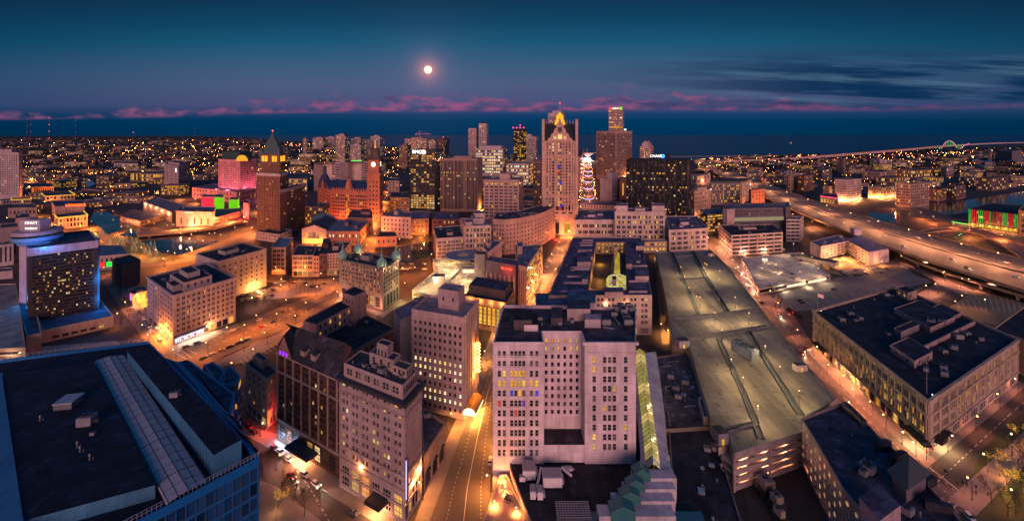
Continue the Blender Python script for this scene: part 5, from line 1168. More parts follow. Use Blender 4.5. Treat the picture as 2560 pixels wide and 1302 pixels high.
# -- shopping block with the yellow lit court
def court_block():
 z0 = 0; pts = [(1371, 738), (1630, 737), (1602, 592), (1432, 592)]; pl, z = top(pts, 868, 1)
 z = min(z, 26)
 pl = [P(x, y, z) for x, y in pts]
 b = Bld('shopping_block', 'long pale shopping block with ribbed mauve roofs around a yellow lit court', 'shopping centre', pl, z, wallm=wall((.50, .39, .34)), f={0: Fac(9, 5, .62, .55, .12, 2, .02, .02, .06, shop=5.5, shopn=9, shoplit=.2), 1: Fac(14, 5, .5, .5, .1, 2, .02, .02, .08)}, roof=False)
 c = [P(1470, 722, z), P(1566, 722, z), P(1563, 606, z), P(1490, 606, z)]; ze = z - .9; A, B_, C_, D_ = pl
 mb = MB(); zf = z - 11
 for i in range(4): mb.poly([(*pl[i], ze), (*pl[(i + 1) % 4], ze), (*c[(i + 1) % 4], ze), (*c[i], ze)], 0)
 inn = inset(pl, .5)
 for i in range(4):
  j = (i + 1) % 4; mb.poly([(*pl[i], z), (*pl[j], z), (*inn[j], z), (*inn[i], z)], 1); mb.poly([(*inn[i], z), (*inn[j], z), (*inn[j], ze), (*inn[i], ze)], 1)
 mb.build('roof', [roofm((.07, .06, .10)), b.wallm], b.root)
 mi = MB(); mi.poly([(*p, zf) for p in c], 0);
 for i in range(4):
  if i == 2: continue
  j = (i + 1) % 4; mi.poly([(*c[j], zf), (*c[i], zf), (*c[i], z), (*c[j], z)], 1)
 W2 = wall((.46, .36, .22)); ct = mi.build('court', [roofm((.04, .035, .03)), W2], b.root)
 mw = MB(); b.facade(mw, c[3], c[2], zf, z + .2, Fac(7, 3, .5, .5, .35, 1, .04, .04, .04, rows={2: 1, 1: .8}, litc='g'), ct)
 mw.build('court_wall', [W2, GLASS, LIT, LITW, LITG, GLASSB, LITC], b.root)
 bx = lambda name, x0, x1, y0, y1, za, h_, ms: (lambda m_, w_: (m_.prism(w_, za, za + h_, 0, len(ms) - 1), m_.build(name, ms, b.root)))(MB(), [P(x0, y0, za + h_), P(x1, y0, za + h_), P(x1, y1, za + h_), P(x0, y1, za + h_)])
 bx('chimney', 1535, 1543, 618, 612, zf, 15, [wall((.46, .34, .22))])
 bx('chimney', 1530, 1541, 698, 690, z - 1, 4.5, [wall((.36, .28, .30)), roofm()])
 p0, p1, q0, q1 = P(1522, 712, zf + 4), P(1562, 712, zf + 4), P(1532, 638, zf + 4), P(1555, 638, zf + 4)
 mg = MB(); mid = lambda a_, b_: ((a_[0] + b_[0]) / 2, (a_[1] + b_[1]) / 2); n = 12; L = lambda a_, b_, t: (a_[0] + (b_[0] - a_[0]) * t, a_[1] + (b_[1] - a_[1]) * t)
 for k in range(n):
  t0, t1 = k / n, (k + 1) / n; a0, a1, c0, c1 = L(p0, q0, t0), L(p0, q0, t1), L(p1, q1, t0), L(p1, q1, t1); m0, m1 = mid(a0, c0), mid(a1, c1)
  w0, w1 = L(a0, m0, .55), L(a1, m1, .55); e0, e1 = L(c0, m0, .55), L(c1, m1, .55)
  mg.poly([(*a0, zf + 3), (*w0, zf + 6), (*w1, zf + 6), (*a1, zf + 3)], 1); mg.poly([(*e0, zf + 6), (*c0, zf + 3), (*c1, zf + 3), (*e1, zf + 6)], 1)
  mg.poly([(*w0, zf + 6), (*m0, zf + 7.2), (*m1, zf + 7.2), (*w1, zf + 6)], 0); mg.poly([(*m0, zf + 7.2), (*e0, zf + 6), (*e1, zf + 6), (*m1, zf + 7.2)], 0)
  mg.tube((*w0, zf + 6.05), (*m0, zf + 7.25), .12, n=4, mi=2); mg.tube((*m0, zf + 7.25), (*e0, zf + 6.05), .12, n=4, mi=2)
 mg.build('glazed_arcade', [litm('court', [(0, (.75, .55, .04)), (1, (.85, .68, .10))], .45, .8), roofm((.12, .10, .13)), DARK], b.root)
 x, y = P(1545, 708, zf + 2); md = MB(); md.lathe(x, y, [(9, zf), (9, zf + 4), (7.5, zf + 6.5), (4.5, zf + 8), (0, zf + 8.6)], 14); md.build('glass_dome', litm('court_dome', [(0, (.8, .6, .08)), (1, (.95, .85, .4))], .45, 1.0), b.root)
 for x, y, e in ((1500, 690, 5000), (1500, 650, 4000), (1510, 712, 6000), (1560, 700, 5000), (1515, 622, 3500), (1557, 622, 3500)):
  px, py = P(x, y, zf + 4); light(b.root, 'POINT', (px - b.o[0], py - b.o[1], zf + 4), e, (1, .68, .06), .4)
 rb = MB()
 for y in (600, 606, 612, 625, 628, 668, 672, 690, 706, 727):
  p, q = P(1462 if y > 640 else 1440, y, z), P(1470 if y > 690 else 1480, y, z); x0 = 1372 + (738 - y) * .42
  p = P(x0 + 25, y, z); q = P(1470 - (738 - y) * -.12 - 4, y, z); mm = ((p[0] + q[0]) / 2, p[1]); rb.box((*mm, ze), (abs(q[0] - p[0]), .5, 1.3))
 for y in (664, 702, 728):
  p, q = P(1572, y, z), P(1618, y, z); rb.box(((p[0] + q[0]) / 2, p[1], ze), (abs(q[0] - p[0]), .5, 1.3))
 rb.build('roof_ridge', wall((.42, .33, .38)), b.root)
 pk = wall((.46, .34, .34))
 for x0, x1, y0, y1, h_ in ((1443, 1478, 655, 640, 4), (1465, 1482, 641, 628, 3.5), (1455, 1470, 698, 688, 3.5), (1566, 1580, 660, 645, 4), (1588, 1622, 690, 672, 4), (1512, 1558, 730, 718, 3.5), (1590, 1612, 615, 604, 4)):
  bx('penthouse', x0, x1, y0, y1, ze, h_, [pk, roofm((.09, .08, .12))])
 b.clutter(9, .05, .3, .1, .9, ze); b.clutter(4, .84, .97, .1, .9, ze)
 bx('penthouse', 1420, 1489, 757, 726, z - 4, 8, [wall((.42, .36, .38)), roofm((.06, .10, .15))])
 bx('low_roof', 1338, 1420, 762, 733, z - 12, 10, [wall((.3, .28, .3)), roofm((.06, .10, .15))])
 for u in (.35, .55, .75): p, _ = edge_pt(pl, 0, u, 1.2); light(b.root, 'POINT', (p[0] - b.o[0], p[1] - b.o[1], z - 4.2), 1200, (1, .65, .2), .2)
 b.finish()
court_block()
b = bt('loft_building', 'narrow tower like stair block with three lit windows beside the dark sign building', 'building', [(1186, 634), (1212, 636), (1219, 628), (1192, 626)], 720, 0, wallm=wall((.24, .19, .22)), f={0: Fac(1, 4, .3, .35, .9, 1, .1, .1, .3, litc='g')}); b.finish()
b = bt('office_building', 'dark office block with tall pale columns under a red lit sign', 'office building', [(1214, 650), (1289, 663), (1300, 650), (1226, 640)], 745, 0, wallm=wall((.17, .13, .16)), roofc=(.08, .07, .1), f={0: Fac(6, 1, .72, .42, .02, 1, .04, .26, .30, 'tall', dark=True)})
p, a = edge_pt(b.pl, 0, .72, .5); zz = b.z1 - 3.8; text(b.root, 'sign_letters', 'lllll.  lll. ll lllll', (*p, zz), a, 2.0, glow('sign_red', (1, .04, .02), 5), b.o, .15)
light(b.root, 'POINT', (p[0] - b.o[0], p[1] - 3 - b.o[1], zz), 2500, (1, .05, .03), .3)
ms = MB()
for k in range(7): p, a = edge_pt(b.pl, 0, .04 + .92 * k / 6, .4); ms.box((*p, b.z1 * .25), (1.1, .8, b.z1 * .45), a)
ms.build('column', wall((.48, .36, .34)), b.root); b.finish()
b = bt('office_building', 'long blue roofed block with a side full of lit windows along the avenue', 'office building', [(1296, 662), (1316, 667), (1356, 610), (1288, 614)], 768, 1, wallm=wall((.44, .30, .26)), roofc=(.07, .11, .16), f={1: Fac(12, 8, .5, .55, .6, 1, .02, .04, .05, litc='g'), 0: Fac(4, 1, .3, .8, 0, 1, .05, .05, .1)}, cl=9, pent=[(.05, .3, .55, .8, 7)])
for u in (.15, .4, .65, .9): p, _ = edge_pt(b.pl, 1, u, 5); light(b.root, 'POINT', (p[0] - b.o[0], p[1] - b.o[1], 6), 15000, (1, .5, .08), .4)
b.finish()
bt('office_building', 'slanting blue roofed wing with a pink side wall behind the dark sign building', 'building', [(1206, 616), (1220, 630), (1255, 603), (1236, 600)], 700, 1, wallm=wall((.42, .33, .38)), roofc=(.06, .11, .16), f={1: Fac(4, 2, .2, .3)}, pent=[(.2, .6, .2, .4, 5)]).finish()
b = bt('theatre', 'dark roofed theatre hall with a wall of tall yellow lit windows', 'theatre', [(1160, 738), (1266, 756), (1286, 722), (1190, 706)], 814, 0, wallm=wall((.22, .16, .13)), roofc=(.05, .045, .06), f={0: Fac(9, 1, .74, .78, 1, 1, .04, .04, .14, 'tall', litc='g', dark=True), 1: Fac(4, 1, .5, .6, .6, 1, .1, .1, .2, 'tall', litc='g')}, pent=[(.04, .92, .25, .95, 6)], cl=0)
for u in (.15, .4, .65, .9): p, _ = edge_pt(b.pl, 0, u, 1.6); light(b.root, 'POINT', (p[0] - b.o[0], p[1] - b.o[1], b.z1 - .4), 2600, (1, .6, .1), .2)
for u in (.2, .8): p, _ = edge_pt(b.pl, 0, u, 6); light(b.root, 'POINT', (p[0] - b.o[0], p[1] - b.o[1], 5), 6000, (1, .6, .1), .4)
b.finish()
def terrace():
 z = 9.0; pts = [(1030, 724), (1086, 740), (1160, 742), (1196, 700), (1196, 660), (1150, 648), (1082, 646), (1090, 674)]; pl = [P(x, y, z) for x, y in pts]
 b = Bld('parking_garage', 'cream lit rooftop terrace above the river with a grey disc roof', 'parking garage', pl, z, wallm=wall((.48, .42, .36)), roofc=(.42, .36, .28), f={0: Fac(3, 2, .9, .4, .8, 1, .02, .1, .2, 'plain', litc='g')}, parapet=.9)
 x, y = P(1158, 638, z + 5); mb = MB(); mb.lathe(x, y, [(7, z + 4.6), (17, z + 4.6), (17.5, z + 5.2), (16.5, z + 5.6), (7, z + 5.6), (7, z + 4.6)], 28, 0); mb.lathe(x, y, [(6.5, z - 1), (6.5, z + 4.6)], 20, 1); mb.build('disc_roof', [plain('disc_grey', (.16, .19, .24)), wall((.5, .42, .34))], b.root)
 for (x0, y0, x1, y1) in ((1110, 708, 1148, 672),):
  p, q = Vector(P(x0, y0, z)), Vector(P(x1, y1, z)); dd = q - p; mm = (p + q) / 2; mb = MB(); mb.box((mm.x, mm.y, z - .9), (dd.length, 4, 1.6), math.atan2(dd.y, dd.x)); mb.build('ramp_wall', wall((.5, .42, .34)), b.root)
 x, y = P(1098, 706, z); mb = MB(); mb.box((x, y, z - .9), (9, 7, 7), 0, 0, 1, 1); mb.build('stair_head', [wall((.52, .42, .42)), roofm()], b.root)
 x, y = P(1172, 680, z); mb = MB(); mb.box((x, y, z - .9), (12, 5, 5)); mb.box((x, y - 2.6, z), (10, .2, 3), 0, 1); mb.build('lit_portal', [wall((.5, .4, .32)), glow('portal', (1, .78, .5), 1.1)], b.root)
 for x, y in ((1060, 722), (1085, 712), (1100, 690), (1110, 672), (1100, 658), (1130, 655), (1125, 690), (1150, 712), (1170, 700), (1160, 726), (1140, 680), (1118, 730)):
  px, py = P(x, y, z); lamp_at('deck_lamp', px, py, z, 5, 5200, (1, .66, .31), 'small lamp post on the cream lit terrace above the river', 'lamps on the cream lit terrace', arm=False, rad=.22)
 b.finish()
terrace()
# -- copper topped brick tower
def copper_tower():
 pl, z = base([(643, 590), (700, 597), (717, 585)], 432, 0)
 f = Fac(8, 22, .42, .42, .06, 1, .02, .05, .02, cols={3: .12})
 BR = wall((.20, .105, .075), 'brick')
 b = Bld('office_tower', 'dark brick tower with a steep green copper spire and orange lit lanterns', 'office tower', pl, z, wallm=BR, f=f, cornice=(3.5, .8), cornm=wall((.42, .36, .36)))
 d = pl[0][1]; z2 = ZT(384, d); z3 = ZT(328, d)
 i1 = [b.at(.08, .08), b.at(.95, .08), b.at(.95, .95), b.at(.08, .95)]
 mb = MB();
 for i in range(4): b.facade(mb, i1[i], i1[(i + 1) % 4], b.zr, z2 - 12, b.pick(Fac(7, 7, .42, .42, .12, 1, .02), i, i1[i], i1[(i + 1) % 4]), b.root)
 mb.poly([(*p, z2 - 12) for p in i1], 0)
 mb.build('upper_shaft', [BR, GLASS, LIT, LITW, LITG, GLASSB, LITC], b.root)
 mc = MB(); CO = plain('dark_copper', (.05, .09, .085), .6)
 i2 = inset(i1, 5); cx, cy = sum(p[0] for p in i1) / 4, sum(p[1] for p in i1) / 4
 i3 = inset(i1, 1.5)
 mc.prism(inset(i1, .8), z2 - 12, z2 - .5, 1)
 for i in range(4):
  j = (i + 1) % 4; mc.poly([(*i3[i], z2 - .5), (*i3[j], z2 - .5), (*i2[j], z2 + 10), (*i2[i], z2 + 10)]); mc.poly([(*i2[i], z2 + 10), (*i2[j], z2 + 10), (cx + (i2[j][0] - cx) * .12, cy + (i2[j][1] - cy) * .12, z3 - 3), (cx + (i2[i][0] - cx) * .12, cy + (i2[i][1] - cy) * .12, z3 - 3)])
 mc.cyl(cx, cy, z3 - 3, z3, 1, .2, 8)
 for p in i1: mc.cyl(*((p[0] * .88 + cx * .12), (p[1] * .88 + cy * .12)), z2 - 12, z2 + 4, 2.4, 1.8, 8); mc.cyl(*((p[0] * .88 + cx * .12), (p[1] * .88 + cy * .12)), z2 + 4, z2 + 9, 2.2, .1, 8)
 mc.build('spire', [CO, BR], b.root)
 ml = MB()
 for i in range(4):
  for u in (.16, .32, .68, .84):
   p, a = edge_pt(i1, i, u, -.4); ml.box((*p, z2 - 10), (3.6, .8, 7), a)
 ml.build('lantern', glow('lantern_orange', (1, .36, .02), 1.5), b.root)
 mb = MB(); mb.octa((cx, cy, z3 + .4), 1.2); mb.build('beacon', glow('beacon_red', (1, .05, .06), 4), b.root)
 b.finish()
 pl, z = base([(700, 597), (716, 591), (762, 566), (738, 570)], 472, 1)
 Bld('office_building', 'lower brick wing with a pale parapet joined to the copper topped tower', 'office building', [pl[0], pl[1], pl[2], pl[3]], z, wallm=BR, f={1: Fac(9, 14, .42, .42, .10, 1, .03), 0: Fac(2, 14, .4, .42)}, cornice=(4, .6), cornm=wall((.42, .36, .36))).finish()
 c = bt('hotel_podium', 'white stone base building at the foot of the copper topped tower', 'building', [(640, 578), (700, 586), (730, 574)], 608, 1, wallm=wall((.44, .37, .37)), f=Fac(8, 2, .35, .45, .1), cl=3); c.finish()
copper_tower()
# -- city hall with its clock tower
def city_hall():
 RB = wall((.42, .17, .11), 'brick')
 pl, z = base([(794, 528), (826, 545), (922, 552), (905, 530)], 476, 1)
 b = Bld('city_hall', 'red brick city hall with stepped gables and a blue slate roof', 'city hall', pl, z, wallm=RB, f={1: Fac(22, 7, .5, .5, .06, 1, .02, .04, .1, cols={9: .9, 10: .5}, litc='g'), 0: Fac(7, 7, .5, .5, .08)}, roof=False)
 A, B_, C_, D_ = pl; L = lambda p, q, t: (p[0] + (q[0] - p[0]) * t, p[1] + (q[1] - p[1]) * t)
 h_ = 14; r0, r1 = L(B_, A, .5), L(C_, D_, .5); mr = MB(); SL = plain('blue_slate', (.022, .035, .075), .6)
 mr.poly([(*B_, z), (*C_, z), (*r1, z + h_), (*r0, z + h_)]); mr.poly([(*r0, z + h_), (*r1, z + h_), (*D_, z), (*A, z)]); mr.poly([(*A, z), (*B_, z), (*r0, z + h_)])
 mr.build('slate_roof', SL, b.root)
 mg = MB()
 for i, ks in ((1, [.05 + .06 * k for k in range(7)] + [.55 + .065 * k for k in range(7)]),):
  for k in ks:
   p, a = edge_pt(pl, i, k, .3); dd = Vector((math.cos(a), math.sin(a))) * 1.6; mg.box((*p, z - 3), (2.6, .8, 5), a); mg.poly([(p[0] - dd.x, p[1] - dd.y - .5, z + 2), (p[0] + dd.x, p[1] + dd.y - .5, z + 2), (p[0], p[1] - .5, z + 6)])
 for i, u, ww, hh in ((1, .48, 8, 20), (0, .5, 12, 16)):
  p, a = edge_pt(pl, i, u, .5); dd = Vector((math.cos(a), math.sin(a))) * ww; n_ = Vector((math.sin(a), -math.cos(a)))
  for s_ in (1, -3): q = Vector(p) + n_ * s_; mg.poly([(q.x - dd.x, q.y - dd.y, z - 1), (q.x + dd.x, q.y + dd.y, z - 1), (q.x, q.y, z + hh)])
 mg.build('gable', RB, b.root)
 x, y = P(812, 532); zt = ZT(415, y); mb = MB(); mb.cyl(x, y, z, z + 8, 11, 11, 8); mb.cyl(x, y, z + 8, z + 22, 11, 4, 8); mb.cyl(x, y, z + 22, z + 34, 3.2, 3, 8); mb.cyl(x, y, z + 34, zt, 3.4, .1, 8); mb.build('turret', SL, b.root)
 for u in (.1, .3, .5, .7, .9): p, _ = edge_pt(pl, 1, u, 9); light(b.root, 'POINT', (p[0] - b.o[0], p[1] - b.o[1], 6), 14000, (1, .16, .04) if u == .1 else (1, .36, .08), .6)
 p, a = edge_pt(pl, 0, .97, 1); mb = MB(); mb.box((*p, 3), (1, .6, 18), a); mb.build('red_banner_light', glow('banner_red', (1, .03, .02), 1.2), b.root)
 b.finish()
 pl, zs = base([(918, 554), (949, 556), (957, 546)], 432, 0); d = pl[0][1]
 t = Bld('clock_tower', 'tall red brick clock tower with glowing dials and a golden lit crown', 'clock tower', pl, zs, wallm=RB, f={0: Fac(3, 9, .5, .35, .05, 1, .1, .04, .14), 1: Fac(3, 9, .5, .35, .05, 1, .1, .04, .14)}, cornice=(4, 1.2))
 z2 = ZT(410, d); i1 = inset(pl, 1.5); cx, cy = sum(p[0] for p in pl) / 4, sum(p[1] for p in pl) / 4
 mb = MB(); mb.prism(i1, zs, z2 + 6); z4 = ZT(376, d)
 hw = abs(pl[1][0] - pl[0][0]) * .42
 mb.lathe(cx, cy, [(hw, z2 + 6), (hw * 1.02, z2 + 10), (hw * .9, z2 + 18), (hw * .6, z2 + 24), (hw * .45, z4 - 8), (hw * .42, z4 - 6)], 8, 1)
 for p in i1: mb.cyl(p[0], p[1], z2 + 6, z2 + 14, 2, .1, 6, 1)
 mb.build('belfry', [RB, plain('bronze_roof', (.06, .045, .04), .6)], t.root)
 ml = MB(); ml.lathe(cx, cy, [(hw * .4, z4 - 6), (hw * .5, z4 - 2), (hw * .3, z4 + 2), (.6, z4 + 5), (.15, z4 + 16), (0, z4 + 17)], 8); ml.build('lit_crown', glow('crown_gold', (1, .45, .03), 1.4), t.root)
 for i in (0, 1):
  p, a = edge_pt(i1, i, .5, .3); nn = Vector((math.sin(a), -math.cos(a))); dv = Vector((math.cos(a), math.sin(a))); r_ = hw * .42; zc = (zs + z2 + 8) / 2 + 2
  mk = MB(); mk.poly([(p[0] + dv.x * r_ * math.cos(q) + nn.x * .3, p[1] + dv.y * r_ * math.cos(q) + nn.y * .3, zc + r_ * math.sin(q)) for q in [2 * math.pi * k / 20 for k in range(20)]]); ck = mk.build('clock_dial', glow('dial', (1, .78, .5), 3.0), t.root)
  mk = MB(); mk.tube((p[0] + nn.x * .6, p[1] + nn.y * .6, zc), (p[0] + nn.x * .6 + dv.x * r_ * .2, p[1] + nn.y * .6 + dv.y * r_ * .2, zc + r_ * .7), .3, n=4); mk.tube((p[0] + nn.x * .6, p[1] + nn.y * .6, zc), (p[0] + nn.x * .6 + dv.x * r_ * .45, p[1] + nn.y * .6 + dv.y * r_ * .45, zc - .1 * r_), .35, n=4); mk.build('clock_hand', DARK, ck)
 for u, i in ((.2, 0), (.8, 0), (.5, 1)): p, _ = edge_pt(pl, i, u, 8); light(t.root, 'POINT', (p[0] - t.o[0], p[1] - t.o[1], 6), 24000, (1, .36, .05), .6)
 t.finish()
city_hall()
# -- pink granite hotel with green vault and golden arch
def pink_hotel():
 W = wall((.55, .26, .28)); pl, z = base([(546, 494), (600, 500), (641, 491)], 400, 1)
 b = Bld('office_tower', 'pink floodlit granite tower with a dark green roof and golden arch', 'office tower', pl, z, wallm=W, f={0: Fac(12, 17, .5, .55, .04, 1, .02, .05, .05), 1: Fac(10, 17, .5, .55, .04, 1, .02, .05, .05)}, roofc=(.03, .05, .05))
 zt = ZT(383, pl[1][1]); b.penthouse(.1, .9, .1, .9, zt - z + 3, wallm=plain('dark_green_roof', (.02, .05, .05)), roofc=(.02, .05, .05))
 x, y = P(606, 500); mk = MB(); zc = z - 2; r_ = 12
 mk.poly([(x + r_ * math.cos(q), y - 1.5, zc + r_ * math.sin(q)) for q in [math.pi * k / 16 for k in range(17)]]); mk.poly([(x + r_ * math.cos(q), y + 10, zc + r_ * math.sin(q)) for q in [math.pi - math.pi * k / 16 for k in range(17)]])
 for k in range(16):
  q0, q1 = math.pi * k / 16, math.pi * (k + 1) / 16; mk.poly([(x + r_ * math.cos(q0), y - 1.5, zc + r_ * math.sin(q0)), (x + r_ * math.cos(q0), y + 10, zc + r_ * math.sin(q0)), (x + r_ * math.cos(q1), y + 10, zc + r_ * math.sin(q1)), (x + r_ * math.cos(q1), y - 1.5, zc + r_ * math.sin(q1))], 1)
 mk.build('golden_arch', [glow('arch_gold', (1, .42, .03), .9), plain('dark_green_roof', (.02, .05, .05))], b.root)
 for i, u in ((0, .3), (0, .8), (1, .3), (1, .7)): p, _ = edge_pt(pl, i, u, 16); light(b.root, 'POINT', (p[0] - b.o[0], p[1] - b.o[1], 22), 62000, (1, .28, .28), 1)
 b.finish()
 c = bt('hotel_podium', 'wide pink podium building stretching left from the pink floodlit tower', 'building', [(480, 468), (592, 480), (640, 470)], 508, 1, wallm=W, roofc=(.10, .09, .13), f=Fac(14, 2, .4, .5, .15))
 for u in (.15, .5, .85): p, _ = edge_pt(c.pl, 0, u, 14); light(c.root, 'POINT', (p[0] - c.o[0], p[1] - c.o[1], 9), 10000, (1, .24, .12), .8)
 c.finish()
pink_hotel()
# -- arts centre with red and green lit fly towers
def arts():
 for (label, pts, yt, c_, nm) in (('red floodlit fly tower of the arts centre', [(503, 526), (535, 527), (540, 520)], 491, (1, .035, .07), 'red'), ('green floodlit fly tower beside the red one', [(536, 532), (557, 533), (560, 524)], 492, (.16, .62, .01), 'green'), ('smaller green floodlit block right of the arts centre fly towers', [(572, 528), (594, 529), (598, 522)], 498, (.16, .62, .01), 'green')):
  pl, z = base(pts, yt); b = Bld('fly_tower', label, 'theatre', pl, z, wallm=wall((.5, .42, .4)), roofc=(.03, .05, .05), f=None)
  mb = MB()
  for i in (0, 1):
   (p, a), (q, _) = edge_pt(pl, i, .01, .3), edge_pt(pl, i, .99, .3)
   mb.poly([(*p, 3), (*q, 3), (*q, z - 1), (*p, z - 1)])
  mb.build('flood_glow_sheet', mat(('flood_glow', nm), lambda t, m_: flood_glowm(t, m_, c_)), b.root); b.finish()  # glowing sheet over the walls stands in for the coloured floodlight
 b = bt('arts_centre', 'cream arts hall with a low lit frieze and dark entrance below the red fly tower', 'theatre', [(440, 527), (533, 530), (538, 517), (452, 515)], 566, 0, wallm=wall((.48, .36, .32)), roofc=(.09, .08, .11), f={0: Fac(5, 1, .25, .6, .2, 1, .05, .05, .3)}, cornice=(1.2, .6), cl=2)
 p, a = edge_pt(b.pl, 0, .38, .9); mb = MB(); mb.box((*p, b.z1 - 2.6), (15, .4, 1.6), a); mb.build('lit_frieze', glow('frieze', (1, .7, .4), 1.4), b.root)
 p, a = edge_pt(b.pl, 0, .45, 5); light(b.root, 'POINT', (p[0] - b.o[0], p[1] - b.o[1], 4), 20000, (1, .5, .15), .5); b.finish()
 b = bt('hall', 'long low hall with lit arches right of the cream arts hall', 'hall', [(534, 545), (602, 528), (606, 520), (540, 522)], 560, 0, wallm=wall((.42, .32, .24)), roofc=(.05, .09, .09), f={0: Fac(14, 1, .6, .5, .9, 1, .03, .05, .3, litc='g')}); b.finish()
 b = bt('hall', 'red lit end wall near the copper topped tower', 'building', [(608, 506), (622, 508), (624, 500), (611, 500)], 545, 0, wallm=wall((.5, .3, .26)), f=None); p, _ = edge_pt(b.pl, 0, .5, 7); light(b.root, 'POINT', (p[0] - b.o[0], p[1] - b.o[1], 9), 60000, (1, .05, .03), .5); b.finish()
 b = bt('hall', 'long tan exhibition hall with a row of wall lights beyond the river', 'hall', [(358, 503), (430, 530), (462, 512), (392, 492)], 556, 1, wallm=wall((.42, .32, .26)), roofc=(.16, .14, .15), f={0: Fac(5, 1, .1, .3)})
 for u in (.1, .3, .5, .7, .9): p, _ = edge_pt(b.pl, 0, u, 1.6); light(b.root, 'POINT', (p[0] - b.o[0], p[1] - b.o[1], b.z1 - 3), 16000, (1, .5, .1), .3); mb = MB(); mb.octa((*p, b.z1 - 3), .9); mb.build('wall_lamp', glow('uplight', (1, .7, .3), 6), b.root)
 b.finish()
 bt('hall', 'low dark roofed pavilion on the river bank by the long tan hall', 'building', [(300, 540), (350, 552), (420, 534), (330, 524)], 566, 1, wallm=wall((.3, .22, .18)), roofc=(.09, .08, .09), f={1: Fac(9, 1, .5, .4, .5), 0: Fac(9, 1, .5, .5, .6, litc='W')}, parapet=.5).finish()
def flood_glowm(t, m_, c_):
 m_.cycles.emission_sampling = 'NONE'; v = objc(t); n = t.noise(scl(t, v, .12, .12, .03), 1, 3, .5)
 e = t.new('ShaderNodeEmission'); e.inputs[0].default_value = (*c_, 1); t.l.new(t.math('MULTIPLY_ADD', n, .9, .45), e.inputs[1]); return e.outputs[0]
arts()
# -- downtown towers
b = bb('office_tower', 'glass office tower with a white sign and bright lower floors', 'office tower', [(1026, 523), (1087, 526), (1110, 512)], 374, wallm=plain('glass_mullion', (.04, .05, .06), .5, 0, .1), roofc=(.05, .06, .08), parapet=2,
 f={0: Fac(9, 24, .94, .72, .22, 1, .01, .02, .05, litc='w', rows={0: .95, 1: .95, 2: .95, 3: .95, 4: .95, 5: .9, 6: .05, 7: .08, 13: .05, 14: .1, 17: .08, 22: .8, 21: .5}), 1: Fac(6, 24, .94, .72, .08, 1, .01, .02, .05)})
d = b.pl[0][1]; p, a = edge_pt(b.pl, 0, .30, 1.5); text(b.root, 'sign_letters', 'BMO', (*p, ZT(380, d)), a, 9, glow('sign_white', (1, .95, .9), 2.0), b.o, .4); p, a = edge_pt(b.pl, 0, .56, 1.5)
mb = MB(); mb.poly([(p[0] + 4.2 * math.cos(q), p[1], ZT(380, d) + 4.2 * math.sin(q)) for q in [2 * math.pi * k / 16 for k in range(16)]]); mb.build('sign_roundel', glow('roundel', (1, .5, .35), 2.4), b.root); b.finish()
b = bb('office_tower', 'brown ribbed office slab with thin pale vertical fins', 'office tower', [(1101, 528), (1193, 530), (1206, 518)], 396, wallm=wall((.30, .215, .18)), roofc=(.12, .10, .11), f={0: Fac(26, 1, .52, .88, .0, 1, .01, .06, .05, 'tall', glass=None), 1: None}, pent=[(.3, .8, .3, .7, 4)])
mq = MB(); r_ = random.Random(5)
for k in range(34):
 u = (r_.randrange(26) + .5) / 26 * .98 + .01; zz = r_.choice((.25, .32, .47, .6, .66, .72, .72, .72, .8)) * b.z1; p, a = edge_pt(b.pl, 0, u, .3); mq.box((*p, zz), (1.2, .3, 2.2), a)
mq.build('window', LIT, b.root)['kind'] = 'stuff'
p, _ = edge_pt(b.pl, 1, .5, 5); light(b.root, 'POINT', (p[0] - b.o[0], p[1] - b.o[1], 5), 70000, (1, .5, .06), .6); b.finish()
bb('office_tower', 'pink stone office block with a gridded front and one bright row under its roof', 'office tower', [(1209, 574), (1297, 576), (1309, 560)], 449, wallm=wall((.44, .31, .29)), roofc=(.14, .12, .15), f={0: Fac(7, 14, .66, .52, .015, 2, .02, .05, .05, thin=.12, rows={13: .9}, litc='g'), 1: Fac(5, 14, .4, .5, .02)}, cornice=(2, .7), pent=[(.4, .7, .3, .7, 8)], cl=4).finish()
b = bb('office_tower', 'narrow dark glass tower with yellow lit floors and red roof beacons', 'office tower', [(1283, 442), (1309, 443), (1317, 437)], 322, wallm=plain('dark_tower', (.03, .03, .04), .6, 0, .05), f={0: Fac(5, 30, .85, .6, .35, litc='g'), 1: Fac(4, 30, .8, .6, .3, litc='g')})
mb = MB()
for u in (0, .33, .66, 1): p, _ = edge_pt(b.pl, 0, u, 0); mb.octa((*p, b.z1 + 3), 2.6)
mb.octa((b.o[0], b.o[1], b.z1 + 12), 2.6); mb.build('beacon', glow('beacon_pink', (1, .06, .16), 2.5), b.root)['kind'] = 'stuff'; b.finish()
bb('office_tower', 'pale gridded tower with a sloping lit top next to the narrow dark tower', 'office tower', [(1315, 442), (1340, 443), (1346, 437)], 342, wallm=wall((.42, .36, .38)), f=Fac(10, 26, .5, .5, .05), pent=[(.0, .5, .1, .9, 9)]).finish()
bb('apartment_tower', 'shorter of the twin pale lakefront towers with balconies', 'apartment tower', [(1171, 430), (1191, 430), (1196, 426)], 321, wallm=wall((.46, .34, .34)), f=Fac(6, 28, .45, .4, .05)).finish()
bb('apartment_tower', 'taller of the twin pale lakefront towers with a rounded dark cap', 'apartment tower', [(1197, 432), (1216, 432), (1221, 428)], 309, wallm=wall((.48, .38, .40)), f={0: Fac(3, 30, .5, .5, .04), 1: Fac(4, 30, .4, .4, .04)}, pent=[(.1, .9, .1, .9, 6, None, 'penthouse', plain('dark_tower', (.03, .03, .04), .6, 0, .05))]).finish()
